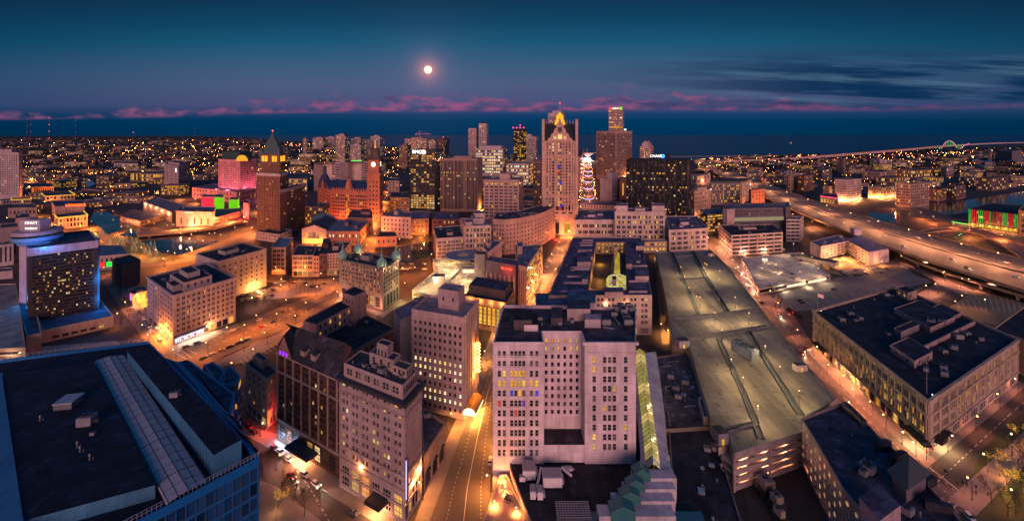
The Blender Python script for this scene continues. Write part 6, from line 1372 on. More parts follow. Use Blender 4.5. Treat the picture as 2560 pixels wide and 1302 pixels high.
bb('office_building', 'wide white office block glowing floor by floor in front of the twin lakefront towers', 'office building', [(1188, 440), (1258, 441), (1267, 432)], 371, wallm=wall((.5, .42, .44)), roofc=(.2, .17, .2), f={0: Fac(12, 8, .98, .5, .75, litc='W'), 1: Fac(5, 8, .9, .5, .25)}, pent=[(.1, .9, .2, .8, 8)]).finish()
bb('office_building', 'white lit office block with a golden end wall left of the gabled tower', 'office building', [(1266, 472), (1322, 472), (1333, 462)], 409, wallm=wall((.5, .4, .38)), roofc=(.2, .17, .2), f={0: Fac(12, 6, .9, .5, .7, litc='W'), 1: Fac(3, 6, .9, .6, .9, litc='g')}).finish()
for i, (x0, x1, xb, yb_, yt, lab, c_) in enumerate(((839, 862, 875, 410, 338, 'blocky pink apartment tower with a lit crown on the skyline by the lake', (.46, .32, .30)), (878, 902, 915, 402, 346, 'pale stepped apartment tower right of the blocky pink one', (.44, .36, .37)), (926, 950, 962, 396, 341, 'pale apartment tower with lit corners behind the clock tower', (.46, .36, .37)),
  (876, 902, 911, 414, 362, 'broad pale apartment tower in front of the stepped skyline tower', (.42, .34, .35)), (782, 808, 816, 374, 345, 'low wide apartment block left of the blocky pink tower', (.42, .32, .32)), (814, 836, 842, 372, 343, 'second low apartment block touching the blocky pink tower', (.44, .33, .32)), (757, 766, 770, 388, 347, 'thin brown apartment tower alone at the left end of the skyline blocks', (.36, .22, .2)),
  (907, 926, 930, 398, 352, 'narrow pale tower between two apartment towers on the skyline', (.42, .35, .36)), (998, 1018, 1028, 424, 364, 'brown brick tower with a gold lit top left of the glass office tower', (.26, .15, .13)), (1012, 1066, 1078, 402, 347, 'unfinished lit concrete tower under a construction crane', (.46, .30, .26)), (1072, 1088, 1094, 402, 352, 'pale slanted block right of the unfinished tower', (.44, .36, .36)),
  (1091, 1112, 1124, 408, 348, 'dark tower with a red beacon right of the unfinished tower', (.12, .08, .08)))):
 b = bb('apartment_tower', lab, 'apartment tower', [(x0, yb_), (x1, yb_), (xb, yb_ - 5)], yt, wallm=wall(c_), f=Fac(max(4, int((x1 - x0) / 3.2)), max(6, int((yb_ - yt) / 4.2)), .45, .45, .22 if c_[0] > .2 else .12, rows={0: .6} if i in (0, 2, 9) else None), pent=[(.25, .75, .2, .8, 7)])
 if i == 11:
  mb = MB(); mb.octa((b.o[0], b.o[1], b.z1 + 9), 3); mb.build('beacon', glow('beacon_pink', (1, .06, .16), 2.5), b.root)
 b.finish()
x, y = P(1049, 404); zt = ZT(327, y); zj = ZT(336, y); cr = thing('tower_crane', 'tower crane with a long pink jib above the unfinished tower', 'crane', (x, y, 0)); CM = plain('crane_red', (.42, .15, .17), .5)
mb = MB(); mb.box((x, y, 0), (2.4, 2.4, zt - 3)); mb.build('mast', CM, cr, (x, y, 0)); mb = MB(); mb.box((x + 18, y, zj), (78, 2.2, 2.2)); mb.tube((x, y, zt), (x + 52, y, zj + 2), .5); mb.tube((x, y, zt), (x - 19, y, zj + 2), .5); mb.build('jib', CM, cr, (x, y, 0)); mb = MB(); mb.box((x - 18, y, zj - 3), (6, 3, 4)); mb.build('counterweight', GREYM if False else METAL, cr, (x, y, 0))
for (x0, x1, yb_, yt, lab, gr) in ((785, 850, 478, 408, 'left of two curved white office blocks with dark window bands', 0), (862, 921, 474, 405, 'right of two curved white office blocks with a green lit rim', 1)):
 n = 5; pts = [(x0 + (x1 - x0) * k / n, yb_ + 5 * math.sin(math.pi * k / n) * (-1)) for k in range(n + 1)]; w_ = [P(*p) for p in pts]; z = ZT(yt, w_[0][1]); w_ += [(w_[-1][0] + 8, w_[-1][1] + 30), (w_[0][0] + 8, w_[0][1] + 30)]
 b = Bld('office_building', lab, 'office building', w_, z, wallm=wall((.54, .44, .43)), roofc=(.16, .15, .17), f={k: Fac(1, 11, 1, .5, .05, 1, .0, .02, .03) for k in range(n)})
 if gr: p, a = edge_pt(w_, 2, .5, .6); mb = MB(); mb.box((*p, z - 1), (26, .6, 2.5), a); mb.build('green_rim_light', glow('rim_green', (.1, 1, .12), 1.2), b.root)
 b.finish()
# -- gabled landmark tower
def gabled_tower():
 W = wall((.46, .31, .27)); pl, z = base([(1354, 588), (1441, 590), (1449, 578)], 352, 0); d = pl[0][1]
 pl[0] = PD(1358, d); pl[1] = PD(1441, d + 1); pl[2] = (pl[1][0] + 4, d + 42); pl[3] = (pl[0][0] + 4, d + 42)
 ztop = ZT(304, d); zg = ZT(300, d)
 b = Bld('office_tower', 'landmark tan tower with a stepped gable, steep slate roof and golden lantern', 'office tower', pl, z, wallm=W, f={0: Fac(5, 22, .72, .66, .12, 2, .08, .27, .02, thin=.12, cols={2: .42, 1: .18}), 1: Fac(6, 24, .4, .5, .05, 1, .03, .2)}, roof=False)
 L0 = pl[1][0] - pl[0][0]; X = lambda u: pl[0][0] + L0 * u
 ms = MB()
 for u in (.0, .16, .355, .645, .84, 1.0):
  h_ = z if 0 < u < 1 else ztop
  ms.box((X(u), d - .5, 0 if u in (0, 1) else 30), (3.4 if u in (0, 1) else 2.2, 2.6, h_ + (3 if u in (0, 1) else -28)))
 for zz in (30, z * .40, z * .82): ms.box((X(.5), d - .3, zz), (L0, 1.6, 2.4))
 ms.build('pier', W, b.root)
 mg = MB(); e = d - .9
 hz = zg - z
 prof = [(.12, z - 1), (.14, z + hz * .1), (.21, z + hz * .16), (.25, z + hz * .34), (.31, z + hz * .38), (.335, z + hz * .56), (.385, z + hz * .62), (.415, z + hz * .82), (.455, z + hz * .88), (.5, zg + 3)]
 pts = [(X(u), zz) for u, zz in prof] + [(X(1 - u), zz) for u, zz in prof[-2::-1]]
 mg.poly([(x, e, zz) for x, zz in pts]); mg.poly([(x, e + 3, zz) for x, zz in pts[::-1]])
 for (x0, z0), (x1, z1) in zip(pts, pts[1:]): mg.poly([(x0, e, z0), (x0, e + 3, z0), (x1, e + 3, z1), (x1, e, z1)])
 mg.build('gable', W, b.root)
 mq = MB()
 for u, zz, ww, hh, mi in ((.5, z + 11, .12, 6.5, 0), (.5, z + 2, .13, 6, 1), (.35, z + 1, .08, 5, 1), (.65, z + 1, .08, 5, 1), (.5, z + 20, .03, 2.5, 0)): mq.box((X(u), e - .1, zz), (L0 * ww, .3, hh), 0, mi)
 mq.build('gable_window', [GLASS, LITG], b.root)
 mr = MB(); A, B_, C_, D_ = pl; m0, m1 = ((A[0] + B_[0]) / 2, d), ((C_[0] + D_[0]) / 2, D_[1])
 l0, l1 = ((A[0] + D_[0]) / 2, (A[1] + D_[1]) / 2), ((B_[0] + C_[0]) / 2, (B_[1] + C_[1]) / 2)
 SL = plain('slate_black', (.018, .022, .026), .55)
 mr.poly([(*A, z), (*B_, z), (*l1, ztop - 2), (*l0, ztop - 2)]); mr.poly([(*C_, z), (*D_, z), (*l0, ztop - 2), (*l1, ztop - 2)]); mr.poly([(*B_, z), (*C_, z), (*l1, ztop - 2)]); mr.poly([(*D_, z), (*A, z), (*l0, ztop - 2)])
 mr.build('slate_roof', SL, b.root)
 mc = MB()
 for k in range(12): mc.cyl(l0[0] + (l1[0] - l0[0]) * k / 11, l0[1], ztop - 3, ztop + 3.5, .6, .1, 4)
 mc.build('cresting', W, b.root)
 cx, cy = X(.55), d + 20; zl0, zl = ztop - 4, ZT(282, cy); ml = MB(); ml.cyl(cx, cy, zl0, zl0 + 6, 7.5, 6, 8); ml.cyl(cx, cy, zl0 + 6, zl - 5, 5.2, 4.6, 8); ml.cyl(cx, cy, zl - 5, zl, 5.2, 1, 8); ml.build('golden_lantern', glow('lantern_gold', (1, .44, .03), 1.1), b.root)
 ml = MB(); ml.cyl(cx, cy, zl, zl + 14, .4, .15, 5); ml.octa((cx, cy, ZT(258, cy)), .9, 1); ml.build('mast', [METAL, glow('beacon_red', (1, .05, .06), 4)], b.root)
 mo = MB()
 for u, ww, z0, hh, mi in ((.38, .20, 2, 15, 0), (.72, .16, 2, 13, 1), (.38, .16, 28, 10, 0), (.62, .12, 28, 10, 0), (.82, .12, 28, 10, 0)): mo.box((X(u), d - .2, z0), (L0 * ww, .4, hh), 0, mi)
 for u, ww, zz, mi in ((.38, .1, 17, 0), (.72, .08, 15, 1)): mo.poly([(X(u) + L0 * ww * math.cos(q), d - .42, zz + L0 * ww * .8 * math.sin(q)) for q in [math.pi * k / 12 for k in range(13)]], mi)
 mo.build('arched_entrance', [GLASS, LITG], b.root)
 for u in (.1, .3, .6, .8): light(b.root, 'POINT', (X(u) - b.o[0], d - 9 - b.o[1], 5), 22000, (1, .48, .08), .5)
 for k, (u, zz) in enumerate(((.47, 88), (.47, 80), (.52, 66), (.5, 33), (.54, 36))):
  mo = MB(); mo.box((X(u), d - .15, zz), (L0 * .09, .3, 3.2)); mo.build('coloured_window', glow('cw%d' % (k % 2), (.06, .08, .8) if k in (0, 2) else (.9, .06, .02), .5), b.root)
 b.finish()
gabled_tower()
bb('office_tower', 'white tower top with round crown lights rising behind the gabled landmark', 'office tower', [(1370, 448), (1405, 449), (1413, 444)], 283, wallm=wall((.44, .38, .42)), f=Fac(8, 30, .5, .55, .08), pent=[(.3, .9, .1, .9, 8)]).finish()
b = bb('office_tower', 'very tall slim pink tower with lit corner signs and a white roof sign', 'office tower', [(1522, 428), (1556, 429), (1560, 424)], 268, wallm=wall((.52, .36, .35)), f={0: Fac(10, 34, .6, .5, .06, rows={12: .2, 24: .15, 28: .3, 29: .25}), 1: Fac(4, 34, .6, .5, .05)})
d = b.pl[0][1]; p, a = edge_pt(b.pl, 0, .5, 1.2); text(b.root, 'sign_letters', 'usbank', (*p, ZT(271.5, d)), a, 8, glow('sign_white', (1, .95, .9), 2.0), b.o, .4)
for u, c_, nm in ((.11, (1, .08, .08), 'r'), (.89, (.35, .9, .06), 'g')): p, a = edge_pt(b.pl, 0, u, .8); mb = MB(); mb.box((*p, ZT(275, d)), (9, .6, 9), a); mb.build('corner_sign', glow('corner_' + nm, c_, .9), b.root)
for u, y0, ww, m_ in ((.1, 297, 7, LITW), (.9, 297, 7, LITW), (.2, 308, 16, LITG), (.08, 280, 8, LITG), (.6, 321, 40, LITG), (.5, 319, 22, LITG)): p, a = edge_pt(b.pl, 0, u, .5); mb = MB(); mb.box((*p, ZT(y0, d)), (ww, .4, 4.5), a); mb.build('lit_floor', m_, b.root)
b.finish()
b = bb('office_tower', 'broad tan gridded tower standing in front of the very tall slim pink one', 'office tower', [(1491, 448), (1540, 454), (1580, 446)], 328, wallm=wall((.42, .29, .26)), f=Fac(16, 30, .55, .6, .035), roofc=(.2, .15, .15))
p, _ = edge_pt(b.pl, 1, .5, 7); light(b.root, 'POINT', (p[0] - b.o[0], p[1] - b.o[1], 8), 110000, (1, .45, .06), .8); p, a = edge_pt(b.pl, 0, .25, .4); mb = MB(); mb.box((*p, ZT(398, b.pl[0][1])), (15, .4, 4), a); mb.build('lit_floor', LITG, b.root)
p, a = edge_pt(b.pl, 1, .55, .4); text(b.root, 'sign_letters', 'Baird', (*p, b.z1 + 4), a, 7, glow('sign_white', (1, .95, .9), 2.0), b.o, .4); b.finish()
b = bb('office_tower', 'black glass office block with scattered yellow windows and a white and blue roof sign', 'office tower', [(1566, 548), (1718, 552), (1722, 540)], 399, 0, wallm=plain('black_cladding', (.012, .015, .02), .6, 0, .05), roofc=(.02, .02, .025), parapet=1,
 f={0: Fac(42, 21, .7, .5, .035, 1, .005, .02, .02, litc='w', rows={16: .3, 14: .15, 11: .2, 3: .1, 2: .15, 1: .2, 0: .25})})
mq = MB()
for k in range(12): p, a = edge_pt(b.pl, 0, k / 11, .3); mq.box((*p, 0), (.7, .5, b.z1), a)
mq.build('mullion', plain('mullion_grey', (.03, .035, .04), .5, 0, .1), b.root)
b.penthouse(.38, .70, .3, .8, 9, wallm=plain('black_cladding', (.012, .015, .02), .6, 0, .05)); d = b.pl[0][1]
mb = MB(); x0 = PD(1628, d)[0]; x1 = PD(1652, d)[0]; zz = ZT(390.5, d);
text(b.root, 'sign_letters', 'CHASE', ((x0 + x1) / 2, d + 1, zz), 0, 5.6, glow('sign_white', (1, .95, .9), 2.0), b.o, .3, spacing=1.05); x, _ = PD(1657.5, d)
for k in range(4):
 q = k * math.pi / 2; c_, s_ = math.cos(q), math.sin(q); g = lambda u, v: (x + u * c_ - v * s_, d + .8, zz + u * s_ + v * c_); mb.poly([g(.4, 1), g(1.1, 2.6), g(-1.6, 2.6), g(-2.3, 1.9), g(-2.3, 1)])
mb.build('sign_emblem', glow('emblem_blue', (.05, .35, 1), 3), b.root); light(b.root, 'POINT', (x - b.o[0], d - 1 - b.o[1], zz - 1), 4000, (.05, .2, 1), .3); b.finish()
b = bb('apartment_tower', 'pale tower with a stepped rounded top beyond the black glass block', 'apartment tower', [(1600, 452), (1622, 453), (1633, 446)], 366, wallm=wall((.50, .36, .36)), f=Fac(7, 18, .6, .5, .25), pent=[(.15, .85, .1, .9, 9), (.3, .7, .2, .8, 15)]); b.finish()
# -- right-hand blocks
def strips(lab, pts, yb_, ref, nx, nz, wallc, roofc, name='parking_garage', cat='parking garage', **k):
 return bt(name, lab, cat, pts, yb_, ref, wallm=wall(wallc), roofc=roofc, f=Fac(nx, nz, .93, .52, .0, 1, .01, .03, .03, 'plain', dark=True, depth=.8), **k)
b = strips('pink concrete parking garage with six open bays and a black roof', [(1797, 562), (1829, 588), (1957, 580), (1930, 560)], 640, 1, 6, 5, (.46, .35, .34), (.014, .016, .022), pent=[(.35, .5, .35, .6, 2.5), (.2, .3, .3, .5, 2)], cl=5)
for u in (.22, .62): p, _ = edge_pt(b.pl, 1, u, 2.5); light(b.root, 'POINT', (p[0] - b.o[0], p[1] - b.o[1], 5.5), 12000, (1, .6, .2), .3); mb = MB(); mb.octa((*p, 5.6), .7); mb.build('wall_lamp', glow('uplight', (1, .7, .3), 6), b.root)
for u in (.3, .6, .9): p, _ = edge_pt(b.pl, 0, u, 4); light(b.root, 'POINT', (p[0] - b.o[0], p[1] - b.o[1], 5), 9000, (1, .6, .2), .3)
b.finish()
b = bt('hotel_building', 'dark grey hotel slab with small windows and a tall pink panel at its left end', 'hotel', [(1807, 522), (1976, 518), (1972, 506), (1812, 510)], 602, 0, wallm=wall((.13, .12, .15), 'panel'), roofc=(.10, .09, .12), f={0: Fac(34, 5, .34, .45, .05, 1, .17, .46, .05)}, cl=6)
p, a = edge_pt(b.pl, 0, .11, .5); mb = MB(); mb.box((*p, ZT(565, b.pl[0][1])), (math.dist(b.pl[0], b.pl[1]) * .115, .8, ZT(523, b.pl[0][1]) - ZT(565, b.pl[0][1])), a); mb.build('end_panel', wall((.46, .34, .36)), b.root)
p, a = edge_pt(b.pl, 0, .55, .5); mb = MB(); mb.box((*p, ZT(554, b.pl[0][1])), (math.dist(b.pl[0], b.pl[1]) * .78, .6, 4.4), a); mb.build('lit_floor', litm('long', [(0, (.8, .6, .3)), (1, (.9, .7, .4))], .3, .5), b.root)
p, a = edge_pt(b.pl, 0, .93, 2); mb = MB(); mb.box((*p, 0), (7, 4, b.z1 + 1), a); mb.build('stair_shaft', wall((.10, .095, .12), 'panel'), b.root); b.finish()
strips('white open parking ramp with a round spiral at its right behind the dark hotel slab', [(1966, 548), (2000, 548), (2009, 540), (1968, 540)], 604, 0, 3, 6, (.44, .38, .38), (.15, .13, .14)).finish()
bt('office_building', 'green glass office wing with yellow lit floors left of the dark hotel slab', 'office building', [(1752, 524), (1768, 536), (1808, 532), (1804, 518)], 586, 1, wallm=wall((.2, .2, .2)), roofc=(.12, .12, .16), f={1: Fac(6, 6, .94, .6, .6, 1, litc='g'), 0: Fac(8, 6, .9, .6, .2, litc='g')}, cl=2).finish()
bb('office_building', 'cream mansard roofed block on the street corner right of the black tower', 'building', [(1727, 536), (1736, 540), (1777, 532)], 478, 1, wallm=wall((.44, .33, .27)), f=Fac(8, 5, .4, .5, .1), cl=3, pent=[(.2, .8, .2, .8, 5)]).finish()
bb('office_building', 'grey office block with a dark top band and a lit white corner strip', 'office building', [(1778, 512), (1850, 512), (1880, 498)], 458, 0, wallm=wall((.24, .20, .21)), f={0: Fac(18, 6, .45, .4, .4, 1, litc='g'), 1: Fac(6, 6, .45, .4, .3, litc='g')}, pent=[(.0, 1, .05, .9, 4, None, 'penthouse', DARK)]).finish()
b = bb('brick_building', 'orange red brick warehouse with tall arches right of the grey office block', 'building', [(1872, 525), (1878, 528), (1912, 522)], 476, 1, wallm=wall((.38, .15, .09), 'brick'), f=Fac(4, 5, .35, .5, .05)); p, _ = edge_pt(b.pl, 1, .5, 8); light(b.root, 'POINT', (p[0] - b.o[0], p[1] - b.o[1], 4), 30000, (1, .4, .06), .5); b.finish()
bb('office_building', 'windowless white block with a short tower in front of the broad tan tower', 'building', [(1500, 502), (1530, 502), (1549, 496)], 446, 0, wallm=wall((.46, .38, .37)), f={0: None, 1: Fac(3, 9, .5, .45, .05)}, pent=[(.45, .9, .2, .8, 12)], cl=2).finish()
b = bb('brick_building', 'orange brick building with one tall lit slot beside the windowless white block', 'building', [(1549, 500), (1566, 500), (1568, 494)], 446, 0, wallm=wall((.30, .16, .12), 'brick'), f={0: Fac(1, 1, .2, .6, 1, 1, .1, .1, .1, litc='g')}); b.finish()
b = strips('cream lit low parking deck with a few parked cars behind the open lot', [(1852, 644), (1896, 722), (2076, 686), (2004, 630)], 738, 1, 5, 1, (.42, .36, .32), (.42, .37, .31), cl=0, parapet=.8)
for u in (.5, .8): p, a = edge_pt(b.pl, 1, u, .25); mb = MB(); mb.box((*p, 1.6), (math.dist(b.pl[1], b.pl[2]) * .26, .3, 1.6), a); mb.build('lit_opening', glow('opening', (1, .72, .42), 1.6), b.root)
for u in (.3, .6, .85): p, _ = edge_pt(b.pl, 1, u, 4); light(b.root, 'POINT', (p[0] - b.o[0], p[1] - b.o[1], 3), 4000, (1, .7, .4), .3)
for u in (.15, .35, .55, .75, .95): p, _ = edge_pt(b.pl, 0, u, 2.5); light(b.root, 'POINT', (p[0] - b.o[0], p[1] - b.o[1], 3.5), 5500, (1, .6, .25), .3)
mb = MB(); x, y = P(2040, 652, b.z1); mb.box((x, y, b.zr), (12, 34, 3.4), .75, 0, 1, 1); mb.build('ramp_roof', [wall((.4, .34, .3)), roofm((.05, .05, .04))], b.root); mb = MB(); x, y = P(1912, 650, b.z1); mb.box((x, y, b.zr), (4, 3, 3), .1, 0, 1, 1); mb.build('stair_head', [glow('stair_lit', (1, .85, .6), .9), roofm()], b.root)
DECKZ = b.zr
for x, y in ((1920, 655), (1940, 680), (1984, 625), (2007, 650), (2030, 660), (2000, 700), (1960, 640), (1905, 690), (2045, 690)):
 px, py = P(x, y, b.zr); lamp_at('deck_lamp', px, py, b.zr, 7, 2700, (1, .62, .32), 'tall thin lamp mast on the cream lit low parking deck', 'lamps on the cream parking deck', arm=False, rad=.24)
b.finish()
def inn():
 W = wall((.48, .38, .42)); RC = (.07, .10, .18); z = None
 p1, z = top([(2025, 604), (2052, 616), (2130, 600), (2100, 586)], 648, 1)
 b = Bld('inn', 'white L shaped inn with blue roofs and a golden lit forecourt', 'hotel', p1, z, wallm=W, roofc=RC, f={1: Fac(8, 4, .42, .36, .14, 2, .03, .05, .06), 0: Fac(2, 4, .2, .3)}, parapet=.5, cl=5)
 q = [P(2112, 598, z), P(2172, 630, z), P(2222, 622, z), P(2150, 588, z)]; mb = MB()
 fs = [Fac(7, 4, .42, .36, .14, 2, .03, .05, .06), Fac(3, 4, .15, .3, .3), None, None]
 for i in range(4): b.facade(mb, q[i], q[(i + 1) % 4], 0, z, fs[i], b.root)
 mb.poly([(*p, z - .05) for p in q], 7); mb.build('side_wing', [W, GLASS, LIT, LITW, LITG, GLASSB, LITC, roofm(RC)], b.root)
 mb = MB(); x, y = P(2140, 584, z); mb.box((x, y, z - 1), (9, 6, 7)); mb.build('roof_tower', wall((.34, .30, .40)), b.root)
 for x, y, e in ((2040, 655, 7000), (2068, 654, 10000), (2090, 648, 12000), (2108, 646, 12000), (2126, 652, 12000), (2146, 664, 12000), (2165, 674, 9000), (2205, 664, 6000), (2100, 662, 12000)): px, py = P(x, y); light(b.root, 'POINT', (px - b.o[0], py - b.o[1], 4.5), e, (1, .58, .10), .3); mb = MB(); mb.octa((px, py, 4.6), .4); mb.build('wall_lamp', glow('uplight', (1, .7, .3), 6), b.root)
 b.finish()
inn()
for (x0, x1, xb, yb_, yt, lab, c_, f_) in (
  (2087, 2117, 2153, 506, 450, 'white many windowed corner block with golden lights along its street', (.48, .37, .38), Fac(9, 8, .4, .5, .05)), (2240, 2276, 2322, 520, 460, 'tan loft block with a blank dark left side by the right hand river', (.38, .27, .22), Fac(9, 7, .55, .55, .05)),
  (2092, 2109, 2114, 442, 397, 'windowless brown storage tower standing over the low roofs', (.30, .20, .18), Fac(4, 6, .12, .2)), (1966, 1976, 1992, 478, 437, 'narrow cream building with one dark glass strip beside the highway', (.46, .36, .26), Fac(2, 7, .4, .6, .1)), (1992, 2010, 2034, 480, 440, 'red brick flats with lit balconies next to the narrow cream building', (.30, .15, .12), Fac(5, 6, .5, .5, .25)),
  (2058, 2074, 2090, 504, 466, 'low tan building left of the white many windowed block', (.36, .27, .22), Fac(6, 4, .3, .4, .1)), (2170, 2210, 2242, 498, 468, 'long low tan warehouse with bright street windows', (.30, .24, .18), Fac(9, 3, .4, .5, .35)), (2322, 2348, 2366, 504, 474, 'red brick riverside flats right of the tan loft block', (.28, .14, .11), Fac(7, 4, .45, .5, .3)),
  (2366, 2390, 2414, 500, 466, 'dark brick riverside flats with white balcony frames', (.22, .13, .13), Fac(8, 5, .5, .5, .2)), (2040, 2056, 2080, 452, 425, 'grey flats with pale floors left of the storage tower', (.20, .17, .18), Fac(6, 5, .5, .5, .2)), (2190, 2230, 2262, 470, 444, 'brown warehouse with an orange lit colonnade', (.22, .14, .10), Fac(9, 2, .5, .5, .5)),
  (2156, 2200, 2240, 452, 430, 'long pink shed roofed warehouse in the middle of the low roofs', (.34, .22, .20), Fac(8, 2, .3, .4, .1)), (2230, 2290, 2350, 446, 426, 'long orange windowed warehouse below the far stadium lights', (.30, .19, .12), Fac(16, 2, .5, .5, .55)), (2352, 2366, 2384, 446, 420, 'pale stepped warehouse at the right end of the orange windowed one', (.38, .28, .26), Fac(4, 3, .3, .4, .1)),
  (1905, 1916, 1938, 470, 447, 'red brick hotel block under the highway ramp with a red sign', (.26, .12, .11), Fac(6, 3, .4, .4, .3)), (1938, 1960, 1980, 462, 428, 'low dark blue roofed block beside the red brick hotel block', (.22, .20, .24), Fac(6, 3, .5, .4, .2)), (2492, 2530, 2556, 408, 378, 'pair of large grey silos blocks near the right edge', (.16, .15, .18), Fac(2, 2, .1, .1)),
  (2440, 2480, 2520, 478, 446, 'dark block of flats near the right edge above the river', (.16, .11, .11), Fac(8, 4, .45, .5, .3)), (2395, 2412, 2440, 470, 446, 'pale low flats above the river beside the dark block', (.32, .26, .26), Fac(6, 3, .5, .5, .3)), (1866, 1872, 1902, 452, 434, 'small pale depot under the curving ramps', (.36, .27, .26), Fac(5, 2, .3, .4, .4)), (1728, 1742, 1776, 462, 440, 'pale low building with a golden lit front by the ramps', (.42, .34, .36), Fac(4, 2, .6, .7, .6, litc='g'))):
 b = bb('warehouse_building' if 'warehouse' in lab else 'city_building', lab, 'building', [(x0, yb_ - 3), (x1, yb_), (xb, yb_ - 5)], yt, 1, wallm=wall(c_, 'brick'), f=f_, cl=3)
 if 'golden lights' in lab or 'bright street' in lab:
  for i in (0, 1):
   for u in (.1, .3, .5, .7, .9): p, _ = edge_pt(b.pl, i, u, 4); light(b.root, 'POINT', (p[0] - b.o[0], p[1] - b.o[1], 5), 16000, (1, .55, .1), .4); mb = MB(); mb.octa((*p, 5), .8); mb.build('wall_lamp', glow('uplight', (1, .7, .3), 6), b.root)
 b.finish()
b = bt('city_building', 'pink low restaurant with a red neon roof line left of the white corner block', 'restaurant', [(2050, 490), (2095, 496), (2092, 484), (2060, 482)], 512, 0, wallm=wall((.40, .28, .28)), f={0: Fac(6, 1, .6, .5, .8, litc='g')})
for i in (0, 1): (p, a), (q, _) = edge_pt(b.pl, i, .02, .4), edge_pt(b.pl, i, .98, .4); mb = MB(); mb.tube((*p, b.z1), (*q, b.z1), .6, n=4); mb.build('neon_line', glow('neon_pink', (1, .05, .12), 2.5), b.root)
b.finish()
def striped():
 b = bb('office_building', 'dark building with red and green vertical light strips and golden arches below', 'building', [(2421, 566), (2482, 574), (2545, 583), (2600, 560), (2480, 548)], 522, 0, wallm=wall((.07, .06, .06)), roofc=(.02, .02, .025), f={0: Fac(12, 4, .4, .4, .1), 1: Fac(12, 4, .4, .4, .12)})
 for i in (0, 1):
  for k in range(13):
   if i == 0 and k > 11 or i == 1 and k in (0, 1): continue
   c_ = 'g' if k in (0, 1, 5, 6, 7, 11, 12) else 'r'
   p, a = edge_pt(b.pl, i, .03 + .94 * k / 12, .3); mb = MB(); mb.box((*p, b.z1 * .28), (.45, .3, b.z1 * .7), a); mb.build('light_strip', glow('strip_' + c_, (1, .02, .05) if c_ == 'r' else (.02, .75, .06), .9), b.root)
  for k in range(9): p, a = edge_pt(b.pl, i, .05 + .9 * k / 8, 1.2); mb = MB(); mb.box((*p, 1), (2, .6, 4.4), a); mb.build('lit_arch', LITG, b.root)
  for u in (.15, .5, .85): p, _ = edge_pt(b.pl, i, u, 5); light(b.root, 'POINT', (p[0] - b.o[0], p[1] - b.o[1], 5), 12000, (1, .5, .08), .4)
 b.finish()
 bt('city_building', 'tan building cut by the right edge next to the red and green lit one', 'building', [(2546, 525), (2640, 535), (2640, 515), (2560, 512)], 590, 0, wallm=wall((.40, .28, .18)), f=Fac(5, 4, .4, .5, .2)).finish()
 b = bt('petrol_station', 'low white canopy with a green lit edge left of the striped building', 'petrol station', [(2380, 553), (2419, 560), (2419, 552), (2390, 548)], 566, 0, wallm=wall((.4, .4, .36)), f=None, parapet=.3); mb = MB(); (p, a), (q, _) = edge_pt(b.pl, 0, 0, .3), edge_pt(b.pl, 0, 1, .3); mb.tube((*p, b.z1 - .5), (*q, b.z1 - .5), .5, n=4); mb.build('neon_line', glow('neon_green', (.1, .9, .1), 1.5), b.root); light(b.root, 'POINT', (p[0] + 6 - b.o[0], p[1] - 4 - b.o[1], 3.5), 14000, (.8, 1, .5), .3)
striped()
# -- left middle distance
b = bb('apartment_tower', 'white gridded apartment tower cut by the left edge of the skyline', 'apartment tower', [(-50, 497), (47, 500), (56, 488)], 381, 1, wallm=wall((.44, .36, .38)), f={0: Fac(16, 22, .55, .45, .06), 1: Fac(2, 22, .3, .4, .04)}, pent=[(.2, .8, .2, .8, 6)]); b.finish()
b = bb('office_tower', 'pale slab tower with a dark glazed right half beyond the river on the left', 'office tower', [(411, 472), (446, 482), (474, 470)], 415, 1, wallm=wall((.44, .33, .33)), f={0: Fac(3, 8, .3, .3, .02), 1: Fac(4, 1, .6, .9, .0, 1, .1, .05, .05)}, pent=[(.1, .9, .2, .8, 6)]); p, a = edge_pt(b.pl, 0, .85, .5); mb = MB(); mb.box((*p, ZT(432, b.pl[1][1])), (4, .5, 9), a); mb.build('sign', glow('sign_white', (1, .95, .9), 2.0), b.root); b.finish()
GT = glow('gold_trim', (1, .55, .05), 1.1)
for lab, pts, yb_, z in (('brick block with gold lit roof edges nearest the water on the left', [(145, 545), (219, 538), (208, 528), (136, 536)], 574, None), ('flat block with a gold lit roof edge behind the red sign', [(113, 491), (187, 487), (172, 477), (104, 483)], 512, None), ('low shop row with one gold lit roof edge at far left', [(28, 500), (78, 498), (76, 493), (30, 495)], 520, None)):
 b = bt('city_building', lab, 'building', pts, yb_, 0, wallm=wall((.30, .22, .18), 'brick'), roofc=(.03, .04, .06), f={0: Fac(8, 2, .5, .6, .12)}, cl=2)
 for i in (0, 3, 1): (p, a), (q, _) = edge_pt(b.pl, i, 0, .4), edge_pt(b.pl, i, 1, .4); mb = MB(); mb.tube((*p, b.z1 + .3), (*q, b.z1 + .3), .55, n=4); mb.build('gold_edge_light', GT, b.root)
 b.finish()
b = bt('city_building', 'grey walled block with a red lit rooftop sign on the left river bank', 'building', [(137, 516), (212, 514), (206, 500), (128, 502)], 545, 0, wallm=wall((.24, .19, .21)), roofc=(.03, .05, .09), f={0: Fac(9, 1, .2, .2)}); p, a = edge_pt(b.pl, 0, .70, .5); text(b.root, 'sign_letters', "USINGER'S", (*p, b.z1 + 1.0), a, 5.4, glow('sign_orange_red', (1, .10, .01), 4), b.o, .3, spacing=1.1); b.finish()
